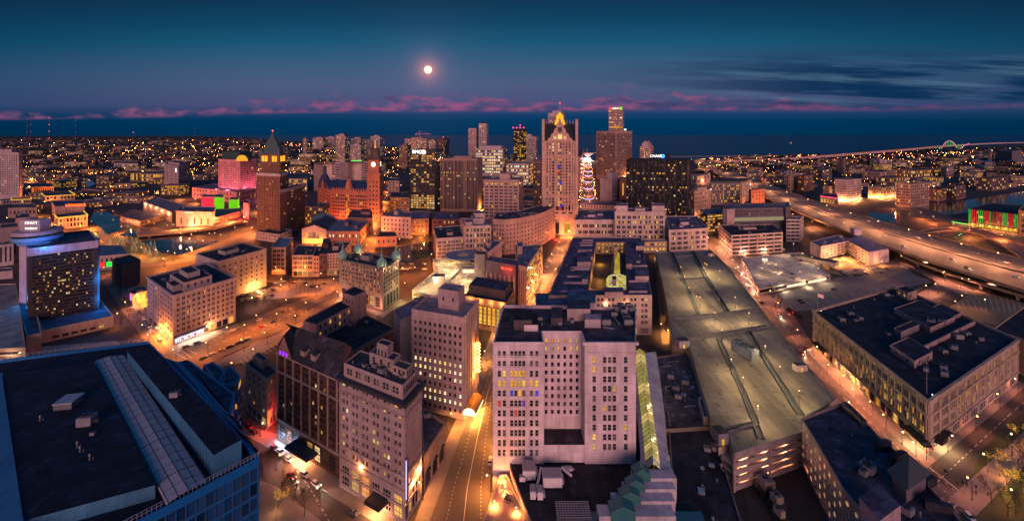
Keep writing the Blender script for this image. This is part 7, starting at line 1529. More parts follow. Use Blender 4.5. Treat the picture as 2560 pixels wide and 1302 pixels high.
for lab, pts, yb_, c_, f_ in (('white hall with a teal roof beside the orange avenue on the left', [(78, 467), (135, 466), (130, 458), (84, 459)], 486, (.46, .34, .30), Fac(10, 1, .3, .6)), ('dark tented block left of the orange avenue', [(20, 520), (92, 518), (88, 508), (24, 510)], 545, (.26, .2, .18), Fac(7, 1, .5, .4, .1)),
  ('low dark shed behind the hotel sign', [(38, 545), (75, 543), (72, 532), (40, 534)], 575, (.2, .17, .2), None), ('tall grey hall at the left edge behind the round restaurant', [(-30, 572), (46, 566), (44, 556), (-20, 560)], 660, (.22, .18, .2), Fac(7, 1, .3, .5, 0, 1, .05, .1, .4)), ('white ribbed hall at the left edge below the tall grey one', [(-30, 615), (34, 608), (34, 600), (-20, 602)], 670, (.42, .36, .38), Fac(5, 1, .3, .7)), ('tiny shop with red and green lights at the left edge', [(-20, 680), (32, 676), (30, 668), (-20, 670)], 700, (.36, .3, .32), None),
  ('golden fronted market hall beyond the left river', [(325, 432), (350, 432), (352, 426), (328, 426)], 454, (.46, .34, .16), Fac(5, 1, .4, .7, .6, litc='g')), ('long golden lit hall right of the market hall', [(352, 434), (408, 434), (408, 428), (354, 428)], 456, (.44, .36, .2), Fac(9, 2, .5, .5, .7, litc='g')), ('white low hall with lit arches on the left horizon blocks', [(285, 408), (345, 409), (345, 403), (288, 403)], 420, (.46, .38, .36), Fac(9, 1, .5, .5, .6)),
  ('tan golden lit block right of the copper topped tower', [(722, 446), (768, 448), (768, 432), (726, 432)], 476, (.42, .34, .24), Fac(10, 3, .6, .5, .5, litc='g')), ('dark office block with yellow windows and a white rim right of the copper topped tower', [(762, 515), (808, 518), (826, 508), (784, 506)], 562, (.16, .12, .12), Fac(8, 5, .5, .5, .25, litc='g')), ('curved grey roofed hall behind the clock tower', [(868, 460), (915, 458), (915, 448), (870, 450)], 480, (.4, .35, .36), None),
  ('small pale block between the clock tower and the glass tower', [(970, 452), (998, 452), (998, 444), (972, 444)], 490, (.38, .32, .32), Fac(3, 5, .5, .5, .1)), ('brown block with yellow windows left of the glass tower base', [(975, 492), (1024, 494), (1024, 480), (978, 480)], 528, (.28, .19, .14), Fac(7, 4, .5, .4, .4, litc='g')), ('tan gridded block left of the gabled tower', [(1296, 500), (1334, 502), (1336, 490), (1300, 490)], 545, (.40, .30, .27), Fac(6, 5, .5, .5, .06)), ('brown gridded tower touching the left side of the gabled tower', [(1334, 402), (1354, 402), (1354, 398), (1337, 398)], 520, (.24, .15, .13), Fac(5, 16, .5, .5, .15)),
  ('dark mansard block with a garden left of the gabled tower', [(1305, 470), (1336, 472), (1338, 462), (1308, 462)], 520, (.2, .17, .17), Fac(6, 4, .5, .5, .2)), ('low pale roofs at the foot of the windowless white block', [(1450, 512), (1560, 514), (1556, 504), (1500, 503)], 522, (.42, .34, .33), Fac(14, 1, .3, .4, .1)), ('beige hotel block right of the curved white offices', [(1290, 518), (1330, 520), (1332, 512), (1296, 510)], 560, (.40, .30, .28), Fac(6, 4, .4, .5, .1)),
  ('low orange lit roofs left of the gabled tower foot', [(1400, 520), (1352, 520), (1356, 512), (1398, 512)][::-1], 560, (.38, .27, .24), None)):
 if lab.startswith('low orange'): continue
 bt('city_building', lab, 'building', pts, yb_, 0, wallm=wall(c_), roofc=(.06, .10, .14) if 'teal' in lab else (.06, .055, .07), f=f_, cl=2).finish()
# ---------------------------------------------------------------- the setting
def groundm(name, c0, c1, sx=.02, tyre=False):
 def fn(t, m):
  v = objc(t); a = t.noise(v, sx, 5, .65); b = t.noise(v, .7, 4, .6); k = t.math('ADD', t.math('MULTIPLY', t.smooth(a, .3, .7), .6), t.math('MULTIPLY', b, .4)); pt = t.noise(v, .16, 2, .4); cr = t.noise(v, .45, 6, .75)
  k = t.math('MULTIPLY', k, t.math('MULTIPLY', t.smooth(pt, .56, .58, 1, .55), t.smooth(t.math('ABSOLUTE', t.math('SUBTRACT', cr, .5)), 0, .012, .6, 1)))
  return princ(t, t.mix(k, c0, c1), .75, 0, .3, b, .15, .02)
 return mat((name,), fn)
ASPH = groundm('asphalt', (.035, .03, .028), (.085, .072, .062)); ASPH2 = groundm('asphalt_pale', (.08, .065, .05), (.15, .12, .10)); CONC = groundm('pavement', (.14, .12, .105), (.24, .20, .175), .05); LOT = groundm('car_park', (.10, .088, .085), (.17, .15, .145), .03)
CITYG = groundm('city_ground', (.016, .015, .016), (.045, .038, .034), .004); LAWN = groundm('lawn', (.02, .035, .012), (.045, .06, .02), .1)
def struct(name, mb, m, o=(0, 0, 0)):
 ob = mb.build(name, m, None, o); ob['kind'] = 'structure'; return ob
mb = MB(); S = 260000
shore = [(-S, 900000)]
coast = [(-3200, 341), (480, 341), (620, 345), (700, 352), (900, 362), (1010, 372), (1130, 388), (1260, 400), (1400, 404), (1480, 398), (1560, 404), (1720, 399), (1900, 393), (2080, 388), (2250, 374), (2480, 363), (2700, 356), (6000, 352)]
cw = [P(*c) for c in coast]
mb.poly([(x, y, 0) for x, y in [(cw[0][0], -3000), (cw[-1][0], -3000)] + cw[::-1]])
struct('city_ground', mb, CITYG)
def water(t, m):
 v = objc(t); n = t.noise(scl(t, v, 1, .35, 1), .05, 5, .6); n2 = t.noise(scl(t, v, 1, .4, 1), .5, 3, .6)
 return princ(t, (.006, .018, .03), .06, 0, .5, t.math('ADD', n, t.math('MULTIPLY', n2, .25)), .25, 1.0)
def lakew(t, m):
 v = objc(t); n = t.noise(scl(t, v, 1, .25, 1), .004, 4, .6)
 return princ(t, (0, .046, .098), .3, 0, .03, n, .04, 6.0)
mb = MB(); mb.poly([(-S, -2000, -1.2), (S, -2000, -1.2), (S, 500000, -1.2), (-S, 500000, -1.2)]); struct('lake', mb, mat('lake_water', lakew))
RIV = mat('river_water', water)
for pts in ([(225, 548), (236, 528), (262, 526), (300, 548), (345, 562), (300, 575), (272, 586)], [(298, 588), (330, 572), (372, 574), (440, 590), (530, 600), (560, 606), (540, 616), (470, 634), (400, 640), (330, 612)], [(160, 458), (220, 446), (240, 460), (220, 468), (165, 470)], [(996, 618), (1082, 604), (1082, 640), (1040, 650), (1000, 655)],
   [(2240, 522), (2300, 512), (2420, 500), (2560, 478), (2700, 470), (2700, 500), (2560, 512), (2420, 530), (2330, 545), (2230, 535)], [(2180, 530), (2260, 540), (2250, 560), (2160, 545)], [(2440, 384), (2500, 384), (2500, 420), (2470, 428), (2440, 405)]):
 w_ = [P(*p) for p in pts]
 if area(w_) < 0: w_.reverse()
 mb = MB(); mb.poly([(*p, .03) for p in w_]); struct('river', mb, RIV)
ROADN = [0]
def road(edges, m=ASPH2, z=.05, name='road'):
 mb = MB(); w_ = [(P(a, b_), P(c, d)) for a, b_, c, d in edges]
 for (l0, r0), (l1, r1) in zip(w_, w_[1:]): mb.poly([(*l0, z), (*r0, z), (*r1, z), (*l1, z)])
 struct(name, mb, m); return w_
def dashes(edges, u, n, dash=.5, ww=.12, z=.075):
 mb = MB(); w_ = [(Vector(P(a, b_)), Vector(P(c, d))) for a, b_, c, d in edges]
 for k in range(n):
  def at(f):
   f = min(max(f, 0), .9999) * (len(w_) - 1); i = int(f); t = f - i
   l = w_[i][0].lerp(w_[i + 1][0], t); r = w_[i][1].lerp(w_[i + 1][1], t); return l.lerp(r, u)
  p, q = at(k / n), at((k + dash) / n); d = q - p
  if d.length < .01: continue
  s_ = Vector((-d.y, d.x)).normalized() * ww; mb.poly([(*(p - s_), z), (*(q - s_), z), (*(q + s_), z), (*(p + s_), z)])
 struct('road_marking', mb, plain('road_paint', (.5, .46, .4), .6))
AVE = [(1060, 1340, 1250, 1340), (1100, 1220, 1236, 1220), (1152, 1090, 1236, 1090), (1196, 985, 1240, 985), (1250, 830, 1290, 830), (1312, 740, 1352, 740), (1366, 650, 1406, 650), (1396, 600, 1424, 600), (1440, 540, 1482, 540), (1452, 500, 1492, 500), (1461, 440, 1482, 440), (1466, 402, 1474, 402)]
road(AVE)
for u, n, ds, ww in ((.5, 1, 1, .15), (.25, 60, .45, .1), (.75, 60, .45, .1)): dashes(AVE[:6], u, n if n > 1 else 60, ds, ww)
ST1 = [(560, 960, 640, 985), (590, 1030, 700, 1060), (625, 1090, 800, 1175), (660, 1180, 900, 1262), (680, 1290, 980, 1330)]
road(ST1, ASPH); dashes(ST1, .5, 30, .5)
DIAG = [(395, 905, 500, 925), (440, 868, 560, 890), (590, 812, 700, 828), (700, 768, 790, 785), (790, 735, 850, 752), (870, 705, 930, 722)]
road(DIAG); dashes(DIAG, .5, 40, .5); dashes(DIAG, .28, 40, .4); dashes(DIAG, .72, 40, .4)
CROSS1 = [(235, 660, 290, 656), (262, 710, 330, 705), (300, 770, 372, 768), (345, 830, 428, 862), (380, 880, 480, 935)]
road(CROSS1, ASPH2, .06); dashes(CROSS1, .5, 30, .5)
road([(245, 668, 300, 672), (390, 655, 420, 662), (480, 628, 540, 640), (600, 586, 640, 596), (700, 556, 730, 566)], ASPH2, .055)
road([(650, 700, 700, 712), (760, 702, 790, 722), (850, 690, 860, 716)], ASPH2, .058)
road([(880, 650, 925, 652), (905, 600, 948, 600), (925, 560, 955, 560), (944, 528, 962, 528), (958, 490, 972, 490), (966, 450, 976, 450)], ASPH2)
SR = [(1712, 560, 1745, 556), (1762, 610, 1800, 606), (1790, 660, 1852, 650), (1832, 720, 1895, 712), (1905, 800, 1985, 790), (1985, 900, 2052, 890), (2075, 1000, 2140, 985), (2180, 1105, 2262, 1090), (2290, 1210, 2372, 1190), (2400, 1310, 2500, 1300)]
road(SR); dashes(SR, .5, 60, .5); dashes(SR, .25, 60, .4); dashes(SR, .75, 60, .4)
SR2 = [(2290, 1175, 2400, 1235), (2380, 1100, 2470, 1160), (2480, 1010, 2560, 1075), (2600, 900, 2700, 960)]
road(SR2, ASPH, .065); dashes(SR2, .5, 24, .5)
road([(1635, 640, 1650, 640), (1645, 740, 1668, 740), (1655, 860, 1690, 860)], groundm('alley', (.12, .10, .07), (.2, .17, .11)))
road([(1690, 480, 1712, 478), (1725, 560, 1752, 556), (1765, 612, 1800, 606)], ASPH2, .058)
RR = [(2010, 560, 2030, 552), (2110, 600, 2140, 592), (2225, 640, 2250, 630), (2330, 700, 2350, 685), (2440, 760, 2470, 745), (2560, 800, 2620, 790)]
road(RR); road([(2250, 745, 2300, 765), (2350, 690, 2400, 715), (2390, 670, 2440, 690)], ASPH2, .06); dashes(RR, .5, 30, .5)
road([(2230, 515, 2250, 505), (2330, 545, 2360, 535), (2420, 590, 2450, 575), (2560, 620, 2590, 605)], ASPH2); road([(2300, 590, 2330, 600), (2400, 568, 2420, 578), (2560, 590, 2600, 605)], ASPH2, .06)
for kz, (pts, m, nm) in enumerate((([(1900, 745), (1925, 782), (2030, 775), (2330, 705), (2260, 668), (2110, 690)], LOT, 'car_park'), ([(2060, 680), (2200, 705), (2280, 668), (2220, 660), (2110, 640), (2055, 655)], groundm('forecourt', (.16, .12, .08), (.26, .20, .13)), 'forecourt'), ([(2370, 770), (2440, 725), (2580, 762), (2490, 812), (2420, 800)], groundm('lot_tan', (.16, .12, .06), (.24, .18, .09)), 'car_park'),
    ([(590, 745), (640, 752), (740, 742), (700, 700), (640, 745)], LOT, 'car_park'), ([(560, 915), (615, 905), (690, 862), (720, 838), (640, 850)], groundm('lot_sand', (.16, .13, .075), (.25, .2, .11)), 'car_park'), ([(1855, 1205), (1900, 1420), (2120, 1420), (2008, 1160)], groundm('yard', (.02, .018, .015), (.05, .045, .035), .08), 'yard'),
    ([(690, 715), (715, 735), (820, 722), (835, 702), (760, 700)], CONC, 'plaza'), ([(270, 590), (330, 590), (400, 630), (470, 645), (380, 660), (300, 655), (255, 640)], LAWN, 'park'), ([(2450, 1130), (2540, 1040), (2800, 1100), (2800, 1420), (2420, 1420), (2400, 1290)], LAWN, 'park'), ([(2180, 600), (2225, 592), (2240, 650), (2225, 655)], LAWN, 'verge'), ([(2330, 590), (2430, 590), (2560, 640), (2560, 680), (2480, 660)], LAWN, 'verge'), ([(2420, 600), (2520, 640), (2540, 672), (2470, 650)], groundm('grass_painted_lit', (.12, .12, .02), (.2, .18, .03)), 'verge'))):  # last verge is the lawn again with lamp light put into its colour
 w_ = [P(*p) for p in pts]
 if area(w_) < 0: w_.reverse()
 mb = MB(); mb.poly([(*p, .085 + .006 * kz) for p in w_]); struct(nm, mb, m)
def pave(pts, h_=.16):
 w_ = [P(*p) for p in pts]
 if area(w_) < 0: w_.reverse()
 mb = MB(); mb.prism(w_, 0, h_); struct('pavement', mb, CONC)
pave([(1022, 1340), (1060, 1340), (1152, 1090), (1196, 985), (1250, 830), (1230, 830), (1180, 960), (1112, 1110), (1062, 1235)])
pave([(600, 1060), (692, 1085), (850, 1200), (1016, 1318), (1000, 1345), (830, 1240), (690, 1130), (608, 1085)]); pave([(650, 1200), (690, 1215), (800, 1300), (840, 1420), (600, 1420)])
pave([(372, 802), (437, 864), (592, 808), (604, 816), (432, 885), (360, 812)]); pave([(500, 922), (690, 836), (760, 800), (770, 806), (690, 850), (520, 935)])
pave([(2035, 862), (2322, 1138), (2542, 950), (2570, 962), (2318, 1170), (2150, 1010), (2020, 880)]); pave([(1982, 925), (2060, 1010), (2190, 1140), (2330, 1270), (2310, 1300), (2008, 1150)]); pave([(2370, 1250), (2395, 1225), (2560, 1080), (2640, 1080), (2440, 1290)])
pave([(692, 716), (716, 736), (822, 722), (838, 703), (846, 706), (828, 734), (716, 746), (684, 718)])
pave([(848, 745), (957, 780), (1000, 748), (1010, 752), (958, 794), (840, 752)]); pave([(60, 870), (290, 852), (300, 862), (70, 885)])
mz = MB()
def bar(x0, y0, x1, y1, ww=.2, z=.11):
 p, q = Vector(P(x0, y0)), Vector(P(x1, y1)); d = q - p; s_ = Vector((-d.y, d.x)).normalized() * ww; mz.poly([(*(p - s_), z), (*(q - s_), z), (*(q + s_), z), (*(p + s_), z)])
for l in ((430, 878, 470, 900), (445, 870, 480, 895), (1985, 0, 0, 0) if 0 else (452, 865, 492, 885), (2320, 1165, 2400, 1228), (2395, 1235, 2360, 1268), (2410, 1245, 2372, 1280), (2325, 1168, 2325, 1170)): bar(*l)
for k in range(9): bar(600 + k * 11, 900 - k * 5.4, 612 + k * 11, 912 - k * 5.4, .1)
for k in range(12): bar(2390 + k * 14, 752 - k * 1, 2400 + k * 14, 772 + k * 1, .15)
for k in range(14): bar(1950 + k * 22, 768 - k * 4.4, 1962 + k * 22, 778 - k * 4.4, .1)
struct('road_marking', mz, plain('road_paint', (.5, .46, .4), .6))
# ---------------------------------------------------------------- elevated highway, ramps and the arched bridge
def deck(label, edges, z, thick=1.6, name='elevated_highway', cat='highway', piers=8, rail=1.0, median=None, m=None, zs=None):
 zs = zs or [z] * len(edges); w_ = [(P(a, b_, zz), P(c, d, zz), zz) for (a, b_, c, d), zz in zip(edges, zs)]
 def cr(p0, p1, p2, p3, t): return tuple(.5 * (2 * b_ + (c - a) * t + (2 * a - 5 * b_ + 4 * c - d) * t * t + (3 * b_ - a - 3 * c + d) * t ** 3) for a, b_, c, d in zip(p0, p1, p2, p3))
 pts = [(*l, *r_, zz) for l, r_, zz in w_]; sm = []
 for i in range(len(pts) - 1):
  p0, p1, p2, p3 = pts[max(0, i - 1)], pts[i], pts[i + 1], pts[min(len(pts) - 1, i + 2)]
  for k in range(6): sm.append(cr(p0, p1, p2, p3, k / 6))
 sm.append(pts[-1]); o = (sm[len(sm) // 2][0], sm[len(sm) // 2][1], 0); t = thing(name, label, cat, o); t['o'] = o
 md, mr = MB(), MB(); CN = wall((.36, .28, .20), 'panel')
 for a, b_ in zip(sm, sm[1:]):
  l0, r0, l1, r1 = (a[0], a[1]), (a[2], a[3]), (b_[0], b_[1]), (b_[2], b_[3]); z0, z1 = a[4], b_[4]
  md.poly([(*l0, z0), (*r0, z0), (*r1, z1), (*l1, z1)], 0); md.poly([(*l1, z1 - thick), (*r1, z1 - thick), (*r0, z0 - thick), (*l0, z0 - thick)], 1)
  for p, q in ((l0, l1), (r1, r0)):
   zp, zq = (z0, z1) if p is l0 else (z1, z0); mr.poly([(*p, zp - thick), (*q, zq - thick), (*q, zq + rail), (*p, zp + rail)]); mr.poly([(*q, zq - .5), (*p, zp - .5), (*p, zp + rail), (*q, zq + rail)])
   c0 = Vector(p);
  if median:
   for u in median:
    e = lambda P_, Q_, zz: (P_[0] + (Q_[0] - P_[0]) * u, P_[1] + (Q_[1] - P_[1]) * u, zz); p, q = e(l0, r0, z0), e(l1, r1, z1)
    dd = Vector((q[0] - p[0], q[1] - p[1])); n_ = Vector((-dd.y, dd.x)).normalized() * .35 if dd.length > 0 else Vector((0, 0))
    for s_ in (1, -1):
     f = [(p[0] + n_.x * s_, p[1] + n_.y * s_, p[2]), (q[0] + n_.x * s_, q[1] + n_.y * s_, q[2])]; mr.poly([f[0], f[1], (f[1][0], f[1][1], f[1][2] + .9), (f[0][0], f[0][1], f[0][2] + .9)])
    mr.poly([(p[0] - n_.x, p[1] - n_.y, p[2] + .9), (p[0] + n_.x, p[1] + n_.y, p[2] + .9), (q[0] + n_.x, q[1] + n_.y, q[2] + .9), (q[0] - n_.x, q[1] - n_.y, q[2] + .9)])
 md.build('deck', [m or ASPH2, CN], t); mr.build('barrier', CN, t)
 for k in range(piers):
  i = int((k + .5) / piers * (len(sm) - 1)); a = sm[i]; l, r_ = Vector(a[:2]), Vector(a[2:4]); c = (l + r_) / 2; d = r_ - l; an = math.atan2(d.y, d.x); zz = a[4] - thick
  mp = MB(); mp.box((c.x, c.y, zz - 1.4), (d.length * .9, 2, 1.4), an)
  for u in (.18, .5, .82): p = l + d * u; mp.box((p.x, p.y, 0), (1.8, 1.8, zz - 1.4), an)
  mp.build('pier', CN, t)
 return t, sm
HW = [(1752, 420, 1735, 424), (1800, 421, 1782, 432), (1850, 430, 1830, 452), (1925, 460, 1885, 480), (1990, 486, 1945, 508), (2070, 512, 2030, 545), (2160, 540, 2130, 585), (2270, 572, 2230, 622), (2380, 602, 2350, 662), (2500, 634, 2480, 702), (2640, 664, 2640, 752)]
HWT, HWS = deck('wide elevated highway with a median barrier sweeping across the right side', HW, 10, piers=12, median=(.5, .52), m=groundm('highway_asphalt', (.045, .042, .045), (.09, .085, .088), .03))
mb = MB()
for u in (.03, .14, .25, .36, .47, .55, .66, .77, .88, .97):
 for i, (a, b_) in enumerate(zip(HWS, HWS[1:])):
  for j in range(3):
   if u in (.03, .47, .55, .97) or j == 1:
    e = lambda A, t: Vector((A[0] + (A[2] - A[0]) * u, A[1] + (A[3] - A[1]) * u))
    p, q = e(a, 0).lerp(e(b_, 0), j / 3), e(a, 0).lerp(e(b_, 0), (j + 1) / 3); dd = q - p
    if dd.length < .01: continue
    s_ = Vector((-dd.y, dd.x)).normalized() * .13; mb.poly([(*(p - s_), 10.03), (*(q - s_), 10.03), (*(q + s_), 10.03), (*(p + s_), 10.03)])
mb.build('lane_marking', plain('road_paint', (.5, .46, .4), .6), HWT)
deck('narrow ramp that leaves the wide highway at a rounded end and runs beneath it', [(2236, 610, 2252, 602), (2248, 632, 2275, 622), (2280, 650, 2310, 640), (2360, 680, 2380, 664), (2450, 708, 2465, 690), (2560, 740, 2575, 722), (2660, 770, 2670, 752)][::-1], 6, 1.4, 'highway_ramp', 'highway', 7)
deck('curving upper ramp turning from the highway toward the lake', [(1770, 432, 1760, 436), (1776, 415, 1764, 417), (1800, 404, 1788, 403), (1850, 396, 1846, 393), (1930, 391, 1930, 388)][::-1], 14, 1.6, 'highway_ramp', 'highway', 5)
deck('low loop ramp with grass painted as lit inside it at the right edge', [(2300, 578, 2320, 582), (2360, 570, 2365, 577), (2440, 572, 2435, 582), (2520, 600, 2500, 610), (2590, 640, 2560, 650)][::-1], 3, 1, 'highway_ramp', 'highway', 3)
deck('low road bridge over the left river with orange light along it', [(600, 546, 612, 554), (540, 560, 550, 569), (450, 572, 456, 581), (340, 580, 344, 590)][::-1], 3, 1.2, 'river_bridge', 'bridge', 4)
BR = [(1740, 404), (1840, 402), (1960, 397), (2080, 388), (2180, 380), (2280, 372), (2330, 367), (2370, 364), (2420, 361), (2480, 358), (2560, 356)]
def arch_bridge():
 zs = [10, 12, 14, 18, 22, 27, 30, 31, 30, 26, 18]; ds = [2300, 2330, 2400, 2480, 2560, 2640, 2700, 2740, 2800, 2900, 3050]
 pts = []
 for (x, y), zz in zip(BR, zs): d = F * (H - zz) / (y - YH); pts.append((*PD(x, d), zz))
 o = (pts[7][0], pts[7][1], 0); t = thing('arch_bridge', 'long harbour bridge with a tall lit tied arch on the right horizon', 'bridge', o); t['o'] = o
 md, ml = MB(), MB(); wd = 12
 for a, b_ in zip(pts, pts[1:]):
  d = Vector((b_[0] - a[0], b_[1] - a[1])); n = Vector((-d.y, d.x)).normalized() * wd
  for s0, s1, z0 in ((1, -1, 0), (1, 1, -3), (-1, -1, -3)):
   if s0 != s1: md.poly([(a[0] + n.x, a[1] + n.y, a[2]), (a[0] - n.x, a[1] - n.y, a[2]), (b_[0] - n.x, b_[1] - n.y, b_[2]), (b_[0] + n.x, b_[1] + n.y, b_[2])], 0)
   else: md.poly([(a[0] + n.x * s0, a[1] + n.y * s0, a[2] - 9), (b_[0] + n.x * s0, b_[1] + n.y * s0, b_[2] - 9), (b_[0] + n.x * s0, b_[1] + n.y * s0, b_[2] + 2), (a[0] + n.x * s0, a[1] + n.y * s0, a[2] + 2)], 1)
 md.build('deck', [ASPH2, wall((.62, .42, .38), 'panel')], t)
 for k in range(16):
  f_ = k / 16 * 6.2; i = int(f_); u = f_ - i; p = [pts[i][j] + (pts[i + 1][j] - pts[i][j]) * u for j in range(3)]
  mp = MB(); mp.box((p[0], p[1], 0), (5, 5, p[2] - 8), 0, 0); mp.poly([(p[0] - 2.5, p[1], p[2] - 14), (p[0] + 2.5, p[1], p[2] - 14), (p[0] + 9, p[1], p[2] - 4), (p[0] - 9, p[1], p[2] - 4)]); mp.build('pier', wall((.36, .28, .22)), t)
 d = pts[7][1]; prof = [(2324, 371), (2336, 377), (2346, 381), (2352, 375), (2358, 364), (2364, 356), (2371, 352.5), (2378, 353), (2385, 358), (2391, 368), (2396, 374), (2402, 371), (2412, 363), (2424, 359)]
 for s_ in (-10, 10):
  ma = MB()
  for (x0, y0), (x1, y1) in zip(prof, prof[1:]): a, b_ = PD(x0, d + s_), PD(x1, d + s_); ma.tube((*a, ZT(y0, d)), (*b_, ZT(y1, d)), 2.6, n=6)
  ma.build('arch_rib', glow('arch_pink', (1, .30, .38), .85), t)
 mh = MB()
 for x in range(2332, 2418, 4):
  y0 = next(y_ + (y2 - y_) * (x - x_) / (x2 - x_) for (x_, y_), (x2, y2) in zip(prof, prof[1:]) if x_ <= x <= x2); yd = 371.5 - (x - 2324) * .115
  if abs(y0 - yd) < 2: continue
  a = PD(x, d - 10); mh.box((a[0], a[1], ZT(max(y0, yd) - .5, d)), (3.0, 1, abs(ZT(min(y0, yd), d) - ZT(max(y0, yd), d))))
 mh.build('hanger_light', glow('hanger_green', (.06, .6, .06), .8), t)['kind'] = 'stuff'
arch_bridge()
# -- winged museum at the end of the avenue
def museum():
 d = Yd(402); x, _ = PD(1468, d); t = thing('museum', 'white winged museum with a slanted mast at the end of the avenue', 'museum', (x, d, 0)); t['o'] = (x, d, 0); k = d / F; W = plain('museum_white', (.75, .62, .60), .5)
 z0 = ZT(394, d)
 for s_ in (-1, 1):
  mb = MB(); n = 14
  for i in range(n):
   u0, u1 = i / n, (i + 1) / n; f = lambda u: (x + s_ * 20 * k * u, d - 8 + 12 * u, ZT(394 - 11.5 * u ** .8, d)); g = lambda u: (x + s_ * 20 * k * u, d + 4, ZT(383 - .6 * math.sin(3.1 * u), d)); a, b_ = f(u0), f(u1); c, e = g(u1), g(u0); mb.poly([a, b_, c, e]); mb.poly([(a[0], a[1] - 1, a[2]), (a[0] + s_ * 1.4, a[1] - 1, a[2]), (e[0] + s_ * 1.4, e[1] - 1, e[2]), (e[0], e[1] - 1, e[2])])
  mb.build('wing', W, t)
 mb = MB(); mb.tube((x, d, 0), (x - .2 * k, d + 10, ZT(370, d)), .7, .3); mb.build('mast', W, t); mb = MB(); mb.box((x, d + 4, 0), (14 * k, 14, z0)); mb.box((x, d + 3, 0), (26 * k, 16, z0 * .35)); mb.build('hall', wall((.5, .42, .40)), t)
 for s_ in (-6, 0, 6): light(t, 'POINT', (s_ * k, -14, z0 * .7), 260000, (1, .62, .42), 1.5)
museum()
# ---------------------------------------------------------------- sky objects and far masts
dm = 160000; x = (1070 - 1280) / F * dm; zm = H + (YH - 175) / F * dm
def moonm(t, m):
 m.cycles.emission_sampling = 'NONE'; v = objc(t); n = t.noise(v, .0012, 4, .6); lw = t.new('ShaderNodeLayerWeight'); lw.inputs[0].default_value = .5
 e = t.new('ShaderNodeEmission'); t.l.new(t.mix(t.smooth(lw.outputs['Facing'], .1, .95), (1.0, .86, .72), (.95, .5, .28)), e.inputs[0]); t.l.new(t.math('MULTIPLY_ADD', n, .5, .9), e.inputs[1]); return e.outputs[0]
mb = MB(); N = 16; r_ = 10.3 / F * dm
mb.lathe(x, dm, [(r_ * math.sin(math.pi * k / N), zm - r_ * math.cos(math.pi * k / N)) for k in range(N + 1)], 28)
mo = mb.build('moon', mat('moon_glow', moonm), None, (x, dm, zm)); tag(mo, 'full orange white moon high above the lake', 'moon');
for f_ in mo.data.polygons: f_.use_smooth = True
mm, ml = None, None
for k, (px, y0, yt, lab) in enumerate(((67, 352, 298, 'left of two close radio masts with red lights on the far left horizon'), (77, 352, 294, 'right of two close radio masts, dimmer, on the far left horizon'), (123, 350, 295, 'brightest radio mast with four red lights left of centre horizon'), (189, 350, 300, 'faint thin radio mast on the horizon right of the brightest one'), (333, 352, 331, 'short mast with one bright red beacon on the left horizon'), (488, 352, 322, 'thin mast with a pale light on top of a hospital on the horizon'))):
 d = Yd(y0); x, _ = PD(px, d); zt = ZT(yt, d); t = thing('radio_mast', lab, 'mast', (x, d, 0), 'radio masts on the horizon'); w0 = .35 * d / F
 mb = MB(); mb.box((x, d, 0), (w0, w0, zt), 0, 0, .6); mb.build('mast', plain('mast_red', (.12, .05, .06)), t, (x, d, 0))
 mb = MB()
 for j in range(4 if k < 4 else 1): mb.octa((x, d, zt - (zt - 12) * j / 3.2), d / F * (1.5 if k in (2, 4) else .95))
 mb.build('beacon', glow('mast_red%d' % (k in (2, 4)), (1, .10, .12) if k < 5 else (1, .8, .6), 1.6 if k in (2, 4) else .45), t, (x, d, 0))['kind'] = 'stuff'
d = Yd(358.5); x, _ = PD(1977, d); mb = MB(); s_ = d / F; mb.poly([(x - 3 * s_, d, 0), (x - 2 * s_, d, -1), (x + 2 * s_, d, -1), (x + 3 * s_, d, 0), (x + 3 * s_, d, .6 * s_), (x - 3 * s_, d, .6 * s_)]); mb.box((x, d, 0), (5 * s_, 1.6 * s_, .8 * s_)); mb.box((x + .5 * s_, d, .8 * s_), (2 * s_, 1.2 * s_, 1.5 * s_)); mb.cyl(x, d, 0, 5.5 * s_, .15 * s_, .1 * s_, 5)
tag(mb.build('ship', glow('ship_lit', (.8, .5, .5), .5), None, (x, d, 0)), 'small lit ship alone on the dark lake', 'ship')
mb = MB(); p = P(1690, 391.5); q = P(2085, 387.5)
for k in range(24): u = k / 23; a = (p[0] + (q[0] - p[0]) * u, p[1] + (q[1] - p[1]) * u); mb.box((a[0], a[1], -1.2), (90, 8, 3))
struct('breakwater', mb, wall((.25, .2, .19)))
# ---------------------------------------------------------------- the far city
def clear(x, y, r_):
 for fx, fy, fr in FP:
  if (x - fx) ** 2 + (y - fy) ** 2 < (fr + r_) ** 2: return False
 return True
RIVPX = [(225, 300, 524, 588), (296, 560, 570, 642), (158, 242, 444, 472), (990, 1085, 600, 660), (2155, 2560, 476, 565), (2436, 2502, 380, 430)]
def inriver(px, py): return any(a <= px <= b_ and c <= py <= d for a, b_, c, d in RIVPX)
def coast_y(px):
 for (x0, y0), (x1, y1) in zip(coast, coast[1:]):
  if x0 <= px <= x1: return y0 + (y1 - y0) * (px - x0) / (x1 - x0)
 return 346
WCOL = [(.34, .25, .23), (.26, .14, .11), (.40, .33, .32), (.20, .13, .11), (.30, .22, .17), (.44, .36, .34), (.16, .12, .12)]
r2 = random.Random(11)
ZONES = [(0, 640, 352, 470, 120, (6, 20), 'low lit block among the dense streets left of the copper topped tower', 'city blocks on the left skyline'), (640, 1000, 372, 440, 34, (8, 26), 'low lit block among the buildings between copper tower and glass tower', 'city blocks behind the clock tower'), (1000, 1340, 405, 500, 20, (8, 28), 'low block among the downtown towers', 'city blocks among the downtown towers'),
  (1730, 2560, 396, 470, 88, (6, 16), 'low lit warehouse block among the streets beyond the highway', 'city blocks beyond the highway'), (0, 500, 470, 545, 14, (6, 14), 'low lit block near the left river', 'city blocks by the left river')]
